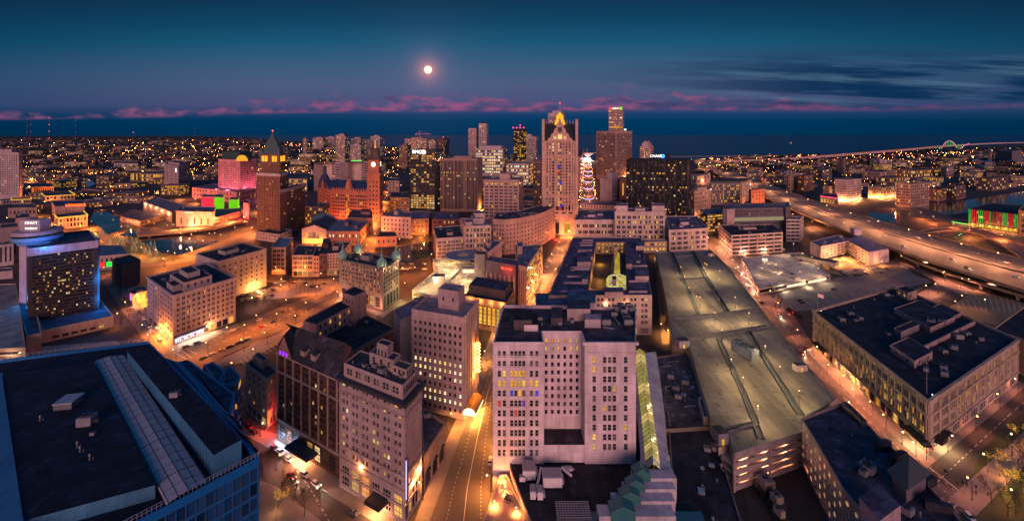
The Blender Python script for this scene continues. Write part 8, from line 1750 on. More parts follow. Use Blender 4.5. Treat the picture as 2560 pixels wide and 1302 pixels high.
for x0, x1, y0, y1, n, hr, lab, grp in ZONES:
 made = tries = 0
 while made < n and tries < 4000:
  tries += 1
  px = r2.uniform(x0, x1); t = r2.random() ** 1.25; py = y0 + (y1 - y0) * t
  if py < coast_y(px) + 5 or inriver(px, py): continue
  if x0 == 1730 and py > 418 + (px - 1760) * .25 and px < 2300: continue
  if x0 == 1730 and py < 405 and px < 2320: continue
  d = Yd(py); w_, dep = r2.uniform(22, 60) * (1 + d / 4200), r2.uniform(20, 40) * (1 + d / 3500); x = PD(px, d)[0]
  if not clear(x, d + dep / 2, max(w_, dep) * .55): continue
  a = r2.uniform(-.35, .35) + (-.2 if px < 800 else .25); ca, sa = math.cos(a), math.sin(a); c = (x, d + dep / 2)
  pl = [(c[0] + u * w_ / 2 * ca - v * dep / 2 * sa, c[1] + u * w_ / 2 * sa + v * dep / 2 * ca) for u, v in ((-1, -1), (1, -1), (1, 1), (-1, 1))]
  h_ = r2.uniform(*hr) * (1.0 if r2.random() < .85 else 2.0)
  wpx = w_ * F / d
  b = Bld('distant_building', lab, 'building', pl, h_, wallm=wall(r2.choice(WCOL)), roofc=r2.choice(((.03, .032, .04), (.06, .055, .065), (.12, .10, .11))), f=Fac(max(3, int(w_ / 4.5)), max(1, int(h_ / 4)), .5, .45, r2.choice((.12, .2, .35, .6)), litc=r2.choice('wgg')), parapet=.6, group=grp, seed=tries, pent=[(.2, .6, .3, .7, 3)] if r2.random() < .4 else ())
  b.finish(); made += 1
mh, mt = MB(), MB()
r3 = random.Random(23)
for k in range(2600):
 left = r3.random() < .72; px = r3.uniform(-40, 1000) if left else r3.uniform(1760, 2600)
 py = 346 + 66 * r3.random() ** 1.4 if left else 372 + 40 * r3.random()
 if py < coast_y(px) + (1.5 if left else 10): continue
 d = Yd(py); x = PD(px, d)[0]; s_ = r3.uniform(8, 16) * (1 + d / 7000)
 if not clear(x, d, s_): continue
 mh.box((x, d, 0), (s_ * r3.uniform(.8, 2), s_, r3.uniform(5, 10) * (1 + d / 14000)), r3.uniform(-.4, .4), r3.randrange(2), 1, 2)
hs = mh.build('distant_houses', [wall((.30, .22, .20)), wall((.18, .13, .12)), roofm((.05, .045, .05))]); tag(hs, 'small houses fading into the dark toward the horizon', 'houses', None, 'stuff')
for k in range(5200):
 left = r3.random() < .74; px = r3.uniform(-60, 1060) if left else r3.uniform(1760, 2600)
 py = 344.5 + 84 * r3.random() ** 1.5 if left else 372 + 70 * r3.random()
 if py < coast_y(px) + .6 or inriver(px, py): continue
 d = Yd(py); x = PD(px, d)[0]; s_ = r3.uniform(4, 8) * (1 + d / 5000)
 if not clear(x, d, s_): continue
 for j in range(3):
  cx, cy, cz = x + r3.uniform(-s_, s_), d + r3.uniform(-s_, s_), s_ * r3.uniform(.5, 1.0); e = s_ * r3.uniform(.5, .9)
  mt.lathe(cx, cy, [(0, max(0, cz - e)), (e * r3.uniform(.6, 1), cz), (e * .55, cz + e * .6), (0, cz + e)], 5)
ft = mt.build('distant_trees', plain('dark_foliage', (.012, .014, .012), .9)); tag(ft, 'dark bare tree cover between the far streets', 'trees', None, 'stuff')
EM = [glow('far_lamp%d' % i, c, s_, True) for i, (c, s_) in enumerate((((1, .28, .03), 80), ((1, .35, .06), 80), ((1, .5, .2), 60), ((1, .8, .6), 36)))] + [glow('far_red', (1, .05, .04), 10), glow('far_green', (.05, 1, .25), 7)]
ml = MB(); nl = 0
def flamp(px, py, big=1.0, mi=None, hgt=7.5):
 if py < coast_y(px) + 1.2 or inriver(px, py): return
 d = Yd(py); x = PD(px, d)[0]
 if not clear(x, d, 3): return
 r_ = max(.40, .37 * d / F) * big * (r3.uniform(.55, 1.05) if r3.random() < .9 else r3.uniform(1.3, 1.9))
 mi = r3.choices((0, 1, 2, 3, 4, 5), (40, 34, 16, 6, 2.5, 1.5))[0] if mi is None else mi
 ml.octa((x, d, hgt + r_), r_, mi)
for k in range(420):   # streets running away and across on the left
 a = r3.choice((0, 0, 1)); px = r3.uniform(-20, 1000); py = 350 + 105 * r3.random() ** 1.3; n = r3.randrange(3, 8)
 if k % 3 == 0: flamp(px, py, r3.uniform(.7, 1.3))
 else:
  for j in range(n if k % 7 == 0 else 1): flamp(px + j * r3.uniform(5, 9) * (1 if a == 0 else .25), py + j * (.15 if a == 0 else 1.6), .85, r3.choice((0, 1)))
for sx0, sx1, ax, rot in ((-2600, -100, 0, -.30), (700, 3600, 1, .22)):
 cr_, sr_ = math.cos(rot), math.sin(rot)
 for i in range(-30, 60):
  for j in range(0, 120):
   for aa in (0, 1):
    u, v = (i * 150.0, j * 55.0) if aa == 0 else (i * 55.0 * 1.4, j * 150.0)
    x, y = u * cr_ - v * sr_, 700 + u * sr_ + v * cr_
    if y < 750 or y > 6500 or r3.random() > 1.1 * min(1, 1700 / y): continue
    px, py = 1280 + x / y * F, YH + H / y * F
    if (-30 < px < 1000 and 347 < py < 500) if ax == 0 else (1735 < px < 2600 and 380 < py < 480 and py < 430 + (px - 1900) * .1): flamp(px, py, .7, r3.choice((0, 0, 1, 1, 2)))
for k in range(90): px = r3.uniform(1735, 1990); flamp(px, 402 + 42 * r3.random() + max(0, px - 1850) * .12, .8, r3.choice((0, 1, 1, 2)))
for k in range(620): px = r3.uniform(1740, 2600); flamp(px, 384 + 100 * r3.random() ** 1.2 + max(0, (1900 - px)) * .05, 1.0)
for k in range(260): flamp(r3.uniform(0, 660), r3.uniform(400, 500), r3.uniform(.6, 1.2))
for k in range(200): flamp(r3.uniform(0, 650), r3.uniform(470, 570), r3.uniform(.5, 1.0), r3.choice((0, 0, 1, 1, 2, 3)))
for k in range(90): flamp(r3.uniform(640, 1000), r3.uniform(400, 470), r3.uniform(.5, .9))
for k in range(60): flamp(r3.uniform(960, 1350), r3.uniform(400, 500), .7)
for k in range(70): px = r3.uniform(1700, 2120); flamp(px, coast_y(px) + r3.uniform(1.5, 6), .6)
for k in range(70): flamp(r3.uniform(2180, 2560), r3.uniform(372, 392), .8, r3.choice((1, 2, 3)))
for k in range(60):
 t = k / 59; y = 402 + 125 * t ** 1.25; c = 1469 + (y - 402) * .02; hw = 5.5 + (y - 402) * .145
 for s_ in (-1, 1):
  for e in (0, 1): flamp(c + s_ * hw * r3.uniform(.8, 1.2), y + r3.uniform(-1, 1), .5, r3.choice((0, 1, 1, 2)), r3.uniform(4, 9))
 if k % 2: flamp(c + r3.uniform(-.5, .5) * hw, y, .6, r3.choice((1, 4, 2)), 2)
for k in range(140):   # lamps on the orange avenue by the left river, and on the quays
 t = r3.random(); flamp(60 + 95 * t + r3.uniform(-6, 6), 462 + 90 * t, .8, r3.choice((0, 1, 2)))
fl = ml.build('distant_street_lamps', EM); tag(fl, 'far street lamps scattered over the dark city blocks', 'street lamps', None, 'stuff')
BL = glow('garland_blue', (.34, .42, 1), 2.6)
for y in (410, 418, 428, 440, 455, 472, 490, 512, 530): p = P(1469 + (y - 402) * .02, y); light(None, 'POINT', (p[0], p[1], 12), p[1] * 60, (1, .42, .12), 3)
bb('office_building', 'narrow pink block with a red roof sign on the left side of the bright avenue', 'office building', [(1441, 478), (1451, 478), (1460, 425), (1453, 425)], 392, wallm=wall((.42, .24, .24)), f={0: Fac(4, 12, .4, .4, .1), 1: Fac(12, 12, .5, .5, .3)}).finish()
for k, (y, hw, lab) in enumerate(((408, 7, 'farthest blue light garland strung across the bright avenue'), (425, 9, 'second farthest blue garland across the bright avenue'), (436, 10, 'third farthest blue garland across the bright avenue'), (452, 11, 'middle blue garland hung across the bright avenue'), (470, 12.5, 'second nearest blue garland across the bright avenue'), (497, 15, 'nearest blue garland across the bright avenue'))):
 d = Yd(y + 9); mb = MB(); n = 12; r_ = .62 * d / F
 for i in range(n):
  u = i / n * 2 - 1; v = (i + 1) / n * 2 - 1; f = lambda u: (PD(1471 + hw * u, d)[0], d, 9 - 3.5 * (1 - u * u))
  mb.tube(f(u), f(v), r_, n=4)
 tag(mb.build('light_garland', BL), lab, 'garland', 'blue garlands over the avenue')
# ---------------------------------------------------------------- street lamps with poles
OR = (1, .37, .035); WO = (1, .50, .11)
def row(pts, label, group, watts=11000, c=OR, h_=8.0, name='street_lamp'):
 for x, y in pts:
  px, py = P(x, y); lamp_at(name, px, py, 0, h_, watts * (.75 + .5 * rnd.random()) // 500 * 500, c, label, group)
row([(1058, 1250), (1100, 1150), (1120, 1075), (1150, 1010), (1182, 985), (1216, 905), (1246, 830), (1232, 1120), (1226, 1230)], 'dark post street lamp along the wide avenue at the bottom beside the white tower', 'lamps on the near avenue', 12000, (1, .52, .06), 7)
row([(1290, 790), (1300, 760), (1330, 735), (1352, 735), (1352, 690), (1388, 690), (1380, 650), (1408, 640), (1395, 620), (1418, 615)], 'street lamp in the crowded middle stretch of the central avenue', 'lamps on the middle avenue', 19000, WO, 7)
row([(405, 850), (440, 905), (480, 840), (520, 890), (560, 850), (610, 845), (640, 815), (690, 815), (720, 775), (760, 785), (790, 742), (838, 755), (860, 712), (740, 820)], 'street lamp along the orange diagonal street in front of the pale corner office', 'lamps on the diagonal street', 14000, OR)
row([(262, 690), (300, 720), (318, 780), (350, 845), (372, 870), (300, 810), (345, 760)], 'street lamp on the street between the blue edged hotel and the pale corner office', 'lamps by the blue edged hotel', 9000, OR)
row([(388, 645), (433, 655), (470, 640), (510, 620), (540, 600), (590, 585), (412, 668), (620, 570), (660, 560), (455, 600), (480, 604), (350, 640)], 'street lamp on the pale road along the river park', 'lamps on the river road', 24000, OR, 9)
row([(690, 690), (740, 700), (800, 705), (830, 720), (770, 735), (700, 720), (730, 690), (650, 700)], 'street lamp round the small triangular square with bare trees', 'lamps on the small square', 13000, OR)
row([(892, 640), (920, 630), (905, 600), (940, 600), (930, 565), (945, 540), (955, 520), (925, 575), (962, 505), (968, 480), (975, 455)], 'street lamp on the bright orange street below the clock tower', 'lamps below the clock tower', 36000, OR)
row([(1005, 690), (1040, 690), (1062, 680), (1025, 660), (1075, 655), (1010, 730), (1050, 640), (1030, 600), (1060, 596)], 'street lamp on the river bank street beside the domed bank', 'lamps by the river bank', 13000, OR)
row([(1755, 580), (1745, 540), (1770, 610), (1800, 625), (1815, 655), (1838, 690), (1862, 735), (1800, 600), (1735, 505), (1722, 480), (1880, 760), (1900, 790)], 'street lamp on the upper right street beside the pink parking garage', 'lamps beside the pink garage', 15000, WO)
row([(1930, 745), (1940, 775), (2000, 850), (2035, 890), (2068, 935), (2100, 965), (2135, 1000), (2180, 1040), (2215, 1075), (2255, 1110), (2290, 1140), (2005, 905), (2120, 1040)], 'small street lamp along the street front of the ornate department store', 'lamps along the department store', 3600, (1, .48, .14), 6)
row([(2370, 1130), (2440, 1075), (2500, 1020), (2545, 985), (2430, 1250), (2470, 1180), (2545, 1280), (2520, 1120)], 'street lamp on the side street at the right of the ornate department store', 'lamps right of the department store', 3200, (1, .48, .16), 7)
row([(2362, 705), (2402, 720), (2424, 720), (2345, 735), (2500, 720), (2320, 672), (2300, 650), (2250, 660), (2270, 745), (2320, 740), (2360, 700), (2480, 728), (2200, 600), (2280, 590), (2130, 565)], 'street lamp on the streets under the wide highway', 'lamps under the highway', 11000, (1, .52, .18), 8)
row([(585, 940), (640, 905), (668, 862), (610, 880)], 'lamp in the tan striped car park beside the small beige building', 'lamps in the tan car park', 2500, (1, .62, .25), 8)
row([(660, 760), (705, 735), (625, 770)], 'lamp in the car park behind the pale corner office', 'lamps in the back car park', 6000, (1, .6, .25), 8)
row([(690, 1175), (740, 1215), (800, 1265), (760, 1130), (650, 1090)], 'street lamp on the street in front of the dark brick hotel', 'lamps by the brick hotel', 2200, (1, .55, .2), 6)
row([(1648, 650), (1652, 700), (1664, 760), (1668, 800), (1676, 850), (1640, 640), (1655, 830)], 'lamp in the yellow alley between shopping block and parking deck', 'lamps in the yellow alley', 7500, (1, .62, .10), 6)
row([(2410, 770), (2470, 780), (2390, 785)], 'lamp in the tan car park behind the department store', 'lamps in the tan lot', 2200, (1, .6, .2), 9)
row([(2240, 522), (2330, 556), (2420, 592), (2380, 575), (2450, 560), (2500, 605), (2300, 545)], 'street lamp on the red lit streets right of the wide highway', 'lamps right of the highway', 26000, (1, .36, .05), 9)
row([(500, 575), (540, 560), (580, 560), (610, 545), (640, 530), (560, 500), (600, 530), (470, 575), (430, 578), (630, 585), (490, 508), (450, 498)], 'street lamp round the arts centre across the river', 'lamps round the arts centre', 40000, (1, .40, .06), 9)
row([(100, 540), (120, 560), (140, 578), (160, 592), (200, 580), (225, 570), (110, 515), (95, 490), (85, 470), (75, 455), (240, 600), (300, 584)], 'street lamp on the orange avenue at far left', 'lamps on the far left avenue', 60000, OR, 9)
row([(1790, 470), (1830, 490), (1880, 510), (1930, 530), (1980, 550), (2030, 570), (1800, 440), (1850, 460), (1905, 440), (1760, 460)], 'street lamp below the highway ramps', 'lamps below the ramps', 30000, WO, 9)
row([(325, 566), (352, 568), (385, 571), (415, 576), (450, 584), (485, 592), (520, 597), (548, 601), (1002, 612), (1030, 606), (1060, 602), (255, 524), (285, 538), (470, 638), (420, 643)], 'lamp standing on the quay at the edge of the left river', 'lamps on the river quays', 12000, OR, 7, 'quay_lamp')
for x, y in ((1768, 424), (1775, 414), (1794, 403), (1822, 398), (1850, 395), (1890, 392), (1925, 390)): p = P(x, y, 14); lamp_at('highway_lamp', p[0], p[1], 14, 10, 90000, (1, .50, .14), 'lamp mast on the curving upper ramp toward the lake', 'added lamps on the upper ramp', rad=.9)  # masts added to brighten the ramp deck
for k in range(16):
 i = int((k + .5) / 16 * (len(HWS) - 1)); a = HWS[i]; u = .5; px, py = a[0] + (a[2] - a[0]) * u, a[1] + (a[3] - a[1]) * u
 if py < 150: continue
 lamp_at('highway_lamp', px, py, a[4], 12, 52000, (1, .56, .14), 'tall lamp mast standing on the wide highway median', 'lamps on the highway', rad=.5)
# ---------------------------------------------------------------- cars
def car_meshes():
 body = MB(); L, W_ = 4.5, 1.8
 def loft(prof, ws, mi=0):   # cross-sections along x: (x, z0, z1, half width bottom, half width top)
  for a, b_ in zip(prof, prof[1:]):
   for q in (((a[0], -a[3], a[1]), (b_[0], -b_[3], b_[1]), (b_[0], -b_[4], b_[2]), (a[0], -a[4], a[2])), ((b_[0], b_[3], b_[1]), (a[0], a[3], a[1]), (a[0], a[4], a[2]), (b_[0], b_[4], b_[2])), ((a[0], -a[4], a[2]), (b_[0], -b_[4], b_[2]), (b_[0], b_[4], b_[2]), (a[0], a[4], a[2]))): ws.poly(list(q), mi)
  for e, s_ in ((prof[0], 1), (prof[-1], -1)):
   q = [(e[0], -e[3], e[1]), (e[0], -e[4], e[2]), (e[0], e[4], e[2]), (e[0], e[3], e[1])]; ws.poly(q if s_ < 0 else q[::-1], mi)
 loft([(-2.25, .4, .8, .75, .7), (-2.1, .3, .95, .88, .8), (-1.3, .28, 1.0, .9, .82), (.9, .28, .98, .9, .82), (1.9, .3, .82, .88, .76), (2.25, .38, .66, .74, .66)], body)
 loft([(-1.45, 1.36, 1.40, .62, .58), (-.9, 1.42, 1.47, .64, .6), (.1, 1.42, 1.46, .64, .6), (.35, 1.36, 1.40, .62, .58)], body)
 cab = MB(); loft([(-2.0, .95, .97, .76, .74), (-1.4, .97, 1.37, .80, .62), (.3, .97, 1.38, .80, .62), (1.15, .94, .96, .76, .72)], cab)
 wh = MB()
 n = 10
 c = [(.32 * math.cos(2 * math.pi * k / n), .32 * math.sin(2 * math.pi * k / n)) for k in range(n)]
 for k in range(n): (a, b_), (d, e) = c[k], c[(k + 1) % n]; wh.poly([(a, -.1, b_), (d, -.1, e), (d, .1, e), (a, .1, b_)])
 wh.poly([(a, -.1, b_) for a, b_ in c]); wh.poly([(a, .1, b_) for a, b_ in c[::-1]])
 hl = MB(); hl.box((2.2, 0, .55), (.1, .34, .16)); tl = MB(); tl.box((-2.24, 0, .7), (.1, .34, .16))
 return dict(body=body.mesh('car_body', [plain('car_paint', (.1, .1, .1), .3)]), glass=cab.mesh('car_glass', [GLASS]), wheel=wh.mesh('wheel', [plain('tyre', (.015, .015, .015), .8)]),
    head=hl.mesh('headlight', [glow('headlight', (1, .85, .62), 9)]), tail=tl.mesh('taillight', [glow('taillight', (1, .03, .02), 4)]), hoff=hl.mesh('headlight', [plain('lens', (.5, .5, .5), .2)]), toff=tl.mesh('taillight', [plain('red_lens', (.25, .01, .01), .3)]))
CM_ = car_meshes()
PAINT = {'white': (.6, .58, .56), 'black': (.012, .012, .014), 'silver': (.32, .33, .35), 'red': (.35, .02, .02), 'blue': (.02, .10, .25), 'yellow': (.6, .38, .02), 'grey': (.10, .10, .11), 'dark': (.03, .03, .035)}
def car(px, py, ang, c, label, on=0, z=0.06, group=None, s_=1.0, name='parked_car'):
 x, y = P(px, py, z); t = thing(name, label, 'car', (x, y, z), group, ang); t.scale = (s_,) * 3
 b = linkobj('body', CM_['body'], t); b.material_slots[0].link = 'OBJECT'; b.material_slots[0].material = plain('car_paint', PAINT[c], .3)
 linkobj('windows', CM_['glass'], t).name = 'glasshouse'
 for sx in (-1.35, 1.4):
  for sy in (-.82, .82): linkobj('wheel', CM_['wheel'], t, (sx, sy, .32))
 for sy in (-.58, .58): linkobj('headlight', CM_['head' if on else 'hoff'], t, (0, sy, 0)); linkobj('taillight', CM_['tail' if on else 'toff'], t, (0, sy, 0))
 if on:
  light(t, 'SPOT', (2.4, 0, .6), 4500 * on, (1, .8, .55), .1, R(65), (R(78), 0, R(-90)))
 return t
def ang(x0, y0, x1, y1): p, q = P(x0, y0), P(x1, y1); return math.atan2(q[1] - p[1], q[0] - p[0])
a_d = ang(520, 905, 690, 826); a_1 = ang(620, 1060, 800, 1180); a_av = ang(1160, 1200, 1215, 985); a_s = ang(1990, 880, 2200, 1090); a_c = ang(290, 720, 400, 880)
for x, y, c, lab in ((508, 897, 'black', 'black car parked nearest the crossing, left end of the row by the striped car park'), (530, 888, 'white', 'white car with a dark roof in the row by the striped car park'), (553, 878, 'yellow', 'bright yellow car parked in the row by the striped car park'), (575, 868, 'black', 'black car parked between the yellow and the grey one'), (597, 858, 'grey', 'dark grey car parked next to the blue one'), (618, 850, 'blue', 'bright blue car at the right end of the row by the striped car park'),
     (465, 868, 'dark', 'dark car waiting in front of the bright white shopfront'), (492, 858, 'blue', 'navy car passing the bright white shopfront'), (563, 834, 'silver', 'silver car parked under the corner office right of the yellow lit door'), (580, 828, 'white', 'white car parked at the right end of the pale corner office'), (655, 818, 'red', 'red car driving along the orange diagonal street'), (683, 806, 'dark', 'dark car behind the red one on the orange diagonal street'), (740, 792, 'black', 'black car halfway up the orange diagonal street'), (648, 800, 'white', 'white car parked at the kerb of the orange street below the back car park'), (705, 780, 'grey', 'grey car at the kerb above the glowing junction')):
 car(x, y, a_d, c, lab, 1 if 'driving' in lab or 'waiting' in lab or 'passing' in lab else 0)
for x, y, c, lab, on in ((622, 1068, 'red', 'dark red car below the red lit sign of the small beige building', 0), (636, 1082, 'black', 'black car parked behind the dark red one at the beige building', 0), (686, 1122, 'red', 'red car parked at the shop end of the dark brick hotel', 0), (702, 1132, 'white', 'white van like car in front of the dark brick hotel canopy', 0), (722, 1150, 'white', 'second white car just below the dark hotel canopy', 0), (728, 1192, 'red', 'red tail lit car driving past the dark brick hotel', 1), (762, 1188, 'silver', 'silver car at the kerb below the yellow hotel entrance', 0), (790, 1212, 'white', 'white car with red tail lights at the kerb by the pinkish hotel', 1), (884, 1282, 'grey', 'tan grey car parked in front of the pinkish hotel canopy', 0), (600, 1052, 'dark', 'dark car at the corner beside the blue stepped terraces', 0)):
 car(x, y, a_1, c, lab, on)
for x, y, c, lab, on in ((1226, 1154, 'white', 'white car parked on the avenue at the left foot of the white tower', 0), (1222, 1290, 'white', 'pale car at the very bottom of the avenue near the orange terrace', 0)): car(x, y, a_av, c, lab, on)
for x, y, c, lab, on in ((2006, 884, 'red', 'red car with tail lights stopped at the signal by the store awning', 1), (2018, 872, 'red', 'second red car right beside the first one at the store awning', 1), (1876, 720, 'red', 'red tail lit car beside the low cream parking deck', 1), (1948, 790, 'white', 'white car turning at the corner of the open lot', 1), (1842, 668, 'dark', 'dark car near the top of the street by the pink garage', 1), (1850, 680, 'red', 'red car in the queue beside the cream parking deck', 1), (1858, 692, 'black', 'black car in the queue beside the cream parking deck', 1), (1830, 650, 'white', 'white car near the pink garage corner', 1), (2424, 1295, 'white', 'white car with red lights leaving at the bottom right crossing', 1)): car(x, y, a_s, c, lab, on)
for k, (x, y, c) in enumerate(((1904, 758, 'black'), (2000, 752, 'black'), (2006, 758, 'dark'))): car(x + (0 if k else 0), y, .4, c, ('dark hatchback by the signal at the corner of the open lot', 'left one of two black cars parked together on the open lot', 'right one of two black cars parked together on the open lot')[k])
car(2085, 724, .2, 'dark', 'lone dark car in the middle of the open lot')
for k, (x, y, c, lab) in enumerate(((1905, 655, 'white', 'white car beside the stair head on the cream parking deck'), (1981, 640, 'grey', 'grey car at the back edge of the cream parking deck'), (1992, 648, 'black', 'black car behind the grey one on the cream parking deck'), (2002, 653, 'black', 'black car nearest the ramp roof on the cream parking deck'), (1982, 686, 'black', 'black car alone at the front of the cream parking deck'))): car(x, y, .1, c, lab, 0, DECKZ + .05)
r4 = random.Random(3)
for k in range(9): car(2078 + k * 5 + r4.uniform(-1, 1), 671 + k * 2.4, .9, r4.choice(('black', 'dark', 'silver', 'grey')), 'car in the left parked row facing the golden lit inn', 0, .1, 'cars left of the inn')
for k in range(11): car(2108 + k * 8 + r4.uniform(-1, 1), 676 - (k - 4) * .6 + (5 if k < 4 else 0), 1.6, r4.choice(('white', 'dark', 'silver', 'white')), 'car in the bright row under the floodlight of the inn', 0, .1, 'cars before the inn')
for k in range(6): car(2138 + k * 9 + (18 if k > 3 else 0), 690 - k * 1.6, 1.5, r4.choice(('black', 'dark', 'silver')), 'car in the loose group on the lot below the inn', 0, .1, 'cars below the inn')
for k in range(5): car(2196 + k * 5, 672 + (k % 2) * 4, 1.3, r4.choice(('red', 'dark', 'white')), 'car among construction vehicles right of the inn', 0, .1, 'cars right of the inn')
for k in range(10): car(605 + (k % 5) * 19, 748 - (k % 5) * 3.2 - (k // 5) * 14 + 4, a_d + 1.2, r4.choice(('black', 'dark', 'silver', 'red', 'white')), 'car parked in the lot behind the pale corner office', 0, .1, 'cars behind the corner office')
for k in range(14): car(315 + k * 6.5 + (0 if k % 2 else 22), 735 + k * 9, a_c, r4.choice(('black', 'dark', 'white', 'red', 'silver')), 'car on the street between the blue edged hotel and the corner office', 1 if k % 3 == 0 else 0, .08, 'cars by the blue edged hotel')
for k in range(12): car(1006 + (k % 6) * 11, 660 + (k // 6) * 14, .1, r4.choice(('black', 'dark', 'silver', 'white')), 'car in the dim lot between the river and the domed bank', 0, .1, 'cars by the river')
for k in range(9): car(690 + k * 15, 708 - (k % 3) * 4 + (10 if k > 4 else 0), .1, r4.choice(('black', 'dark', 'silver', 'white')), 'car parked along the small square', 0, .1, 'cars on the small square')
for k in range(8): car(1318 + k * 8.5 + r4.uniform(-4, 4), 745 - k * 15, a_av - .3, r4.choice(('white', 'red', 'dark')), 'car in the crowded middle stretch of the central avenue', 1, .08, 'cars on the middle avenue')
for k in range(4): car(1658 + (k % 2) * 8, 700 + k * 42, a_av, r4.choice(('black', 'dark')), 'dark vehicle parked in the yellow alley', 0, .1, 'cars in the yellow alley')
for k, (f_, u, away) in enumerate(((.30, .2, 0), (.36, .72, 1), (.42, .75, 0), (.45, .2, 1), (.5, .66, 0), (.52, .28, 1), (.57, .7, 0), (.6, .82, 0), (.62, .22, 1), (.68, .64, 0), (.72, .8, 0), (.74, .3, 1), (.78, .2, 1), (.82, .72, 0), (.86, .85, 0), (.88, .24, 1), (.2, .3, 1), (.24, .7, 0), (.92, .3, 1), (.94, .7, 0), (.33, .6, 0), (.66, .36, 1))):
 i = min(len(HWS) - 2, int(f_ * (len(HWS) - 1))); a, b_ = HWS[i], HWS[i + 1]; x, y = a[0] + (a[2] - a[0]) * (1 - u if 0 else u), a[1] + (a[3] - a[1]) * u
 if y < 60: continue
 an = math.atan2(b_[1] - a[1], b_[0] - a[0]) + (math.pi if away else 0)
 px, py = 1280 + x / y * F, YH + (H - a[4]) / y * F
 car(px, py, an, r4.choice(('white', 'red', 'dark', 'silver')), 'car with red tail lights on the far side of the wide highway' if away else 'car with white headlights on the near side of the wide highway', 1, a[4] + .05, 'cars on the highway far side' if away else 'cars on the highway near side', name='moving_car')
# ---------------------------------------------------------------- trees
BARK = plain('bark', (.05, .035, .028), .9)
def bare_tree(seed, lit=False):
 r_ = random.Random(seed); tr, tw, pts = MB(), MB(), []
 def grow(p, d, L, rad, lv):
  n = 3; q = p
  for k in range(n):
   d = (d + Vector((r_.uniform(-.18, .18), r_.uniform(-.18, .18), r_.uniform(-.02, .16)))).normalized(); e = q + d * L / n
   (tr if lv < 2 else tw).tube(q, e, rad * (1 - k * .18), rad * (1 - (k + 1) * .18), 5 if lv < 2 else 3)
   if lv > 0: pts.append(e)
   if lv < 4 and k > 0:
    for j in range(2 if lv < 3 else 3):
     a = r_.uniform(0, 6.28); s_ = r_.uniform(.5, 1.0); dd = (d + Vector((math.cos(a) * s_, math.sin(a) * s_, r_.uniform(-.1, .4)))).normalized(); grow(e, dd, L * r_.uniform(.55, .75), rad * .5, lv + 1)
   q = e
 grow(Vector((0, 0, 0)), Vector((0, 0, 1)), 4.2, .2, 0)
 lm = MB()
 if lit:
  for p in pts:
   if r_.random() < .22: lm.octa(tuple(p), .055)
  for k in range(26): lm.octa((.25 * math.cos(k), .25 * math.sin(k), .5 + k * .13), .06)
 return tr.mesh('trunk', [BARK]), tw.mesh('crown', [BARK]), lm.mesh('light_string', [glow('tree_gold', (1, .48, .05), 2.2)]) if lit else None
TK = [bare_tree(s_) for s_ in (1, 2, 3)]; TL = [bare_tree(s_, True) for s_ in (5, 6)]
def tree(px, py, s_, label, group=None, lit=False, z=0.1):
 x, y = P(px, py, z); a, b_, c = (TL if lit else TK)[rnd.randrange(2 if lit else 3)]; t = thing('bare_tree', label, 'tree', (x, y, z), group, rnd.uniform(0, 6)); t.scale = (s_, s_, s_ * rnd.uniform(.9, 1.1))
 linkobj('trunk', a, t); linkobj('crown', b_, t)
 if c: linkobj('light_string', c, t)
 return t
tree(690, 1290, .9, 'bare tree wrapped in white gold lights beside the blue glass block', None, True); t_ = P(690, 1285); light(None, 'POINT', (t_[0], t_[1], 3), 900, (1, .7, .2), 1.0)
for x, y, lab in ((655, 1190, 'bare street tree at the blue block corner, farthest up the street'), (705, 1235, 'bare street tree left of the gold lit one by the blue block'), (760, 1290, 'large bare tree on the corner below the pinkish hotel'), (735, 1250, 'middle bare tree along the blue block kerb')): tree(x, y, 1.0, lab)
for x, y, lab in ((2500, 1190, 'gold lit tree nearest the street corner in the park at bottom right'), (2555, 1120, 'gold lit tree at the right edge above the others in the park'), (2515, 1235, 'lower gold lit tree in the park at bottom right'), (2560, 1235, 'gold lit tree cut by the right edge in the park')):
 tree(x, y, 1.05, lab, None, True); p = P(x, y); light(None, 'POINT', (p[0], p[1] - 1, 3.5), 900, (1, .65, .08), 1.0)
for x, y in ((2530, 1140), (2545, 1180), (2540, 1290), (2480, 1260), (2520, 1290), (2555, 1160)): tree(x, y, 1.1, 'unlit bare tree in the dark park at bottom right', 'bare trees in the corner park')
for x, y in ((740, 722), (760, 728), (785, 724), (800, 728), (775, 718), (725, 726), (750, 735)): tree(x, y, 1.0, 'bare tree on the small triangular square', 'bare trees on the square')
for x, y in ((300, 745), (310, 770), (322, 800), (335, 828), (296, 790), (306, 820), (290, 760), (318, 850), (330, 862)): tree(x, y, .9, 'bare tree along the pavement right of the hotel podium', 'bare trees by the podium')
for x, y in ((1935, 745), (1950, 770), (1965, 790), (1925, 730), (1945, 757)): tree(x, y, .8, 'bare tree at the corner hedge of the open lot', 'bare trees at the open lot')
for x, y in ((610, 775), (640, 768), (665, 765), (690, 772), (715, 800), (740, 806), (770, 790)): tree(x, y, .8, 'bare tree along the orange diagonal street', 'bare trees on the diagonal street')
for x, y, lab in ((2110, 700, 'bare tree standing on a patch of grass below the inn'), (2250, 665, 'bare tree by the road right of the inn')): tree(x, y, 1.0, lab)
r5 = random.Random(9)
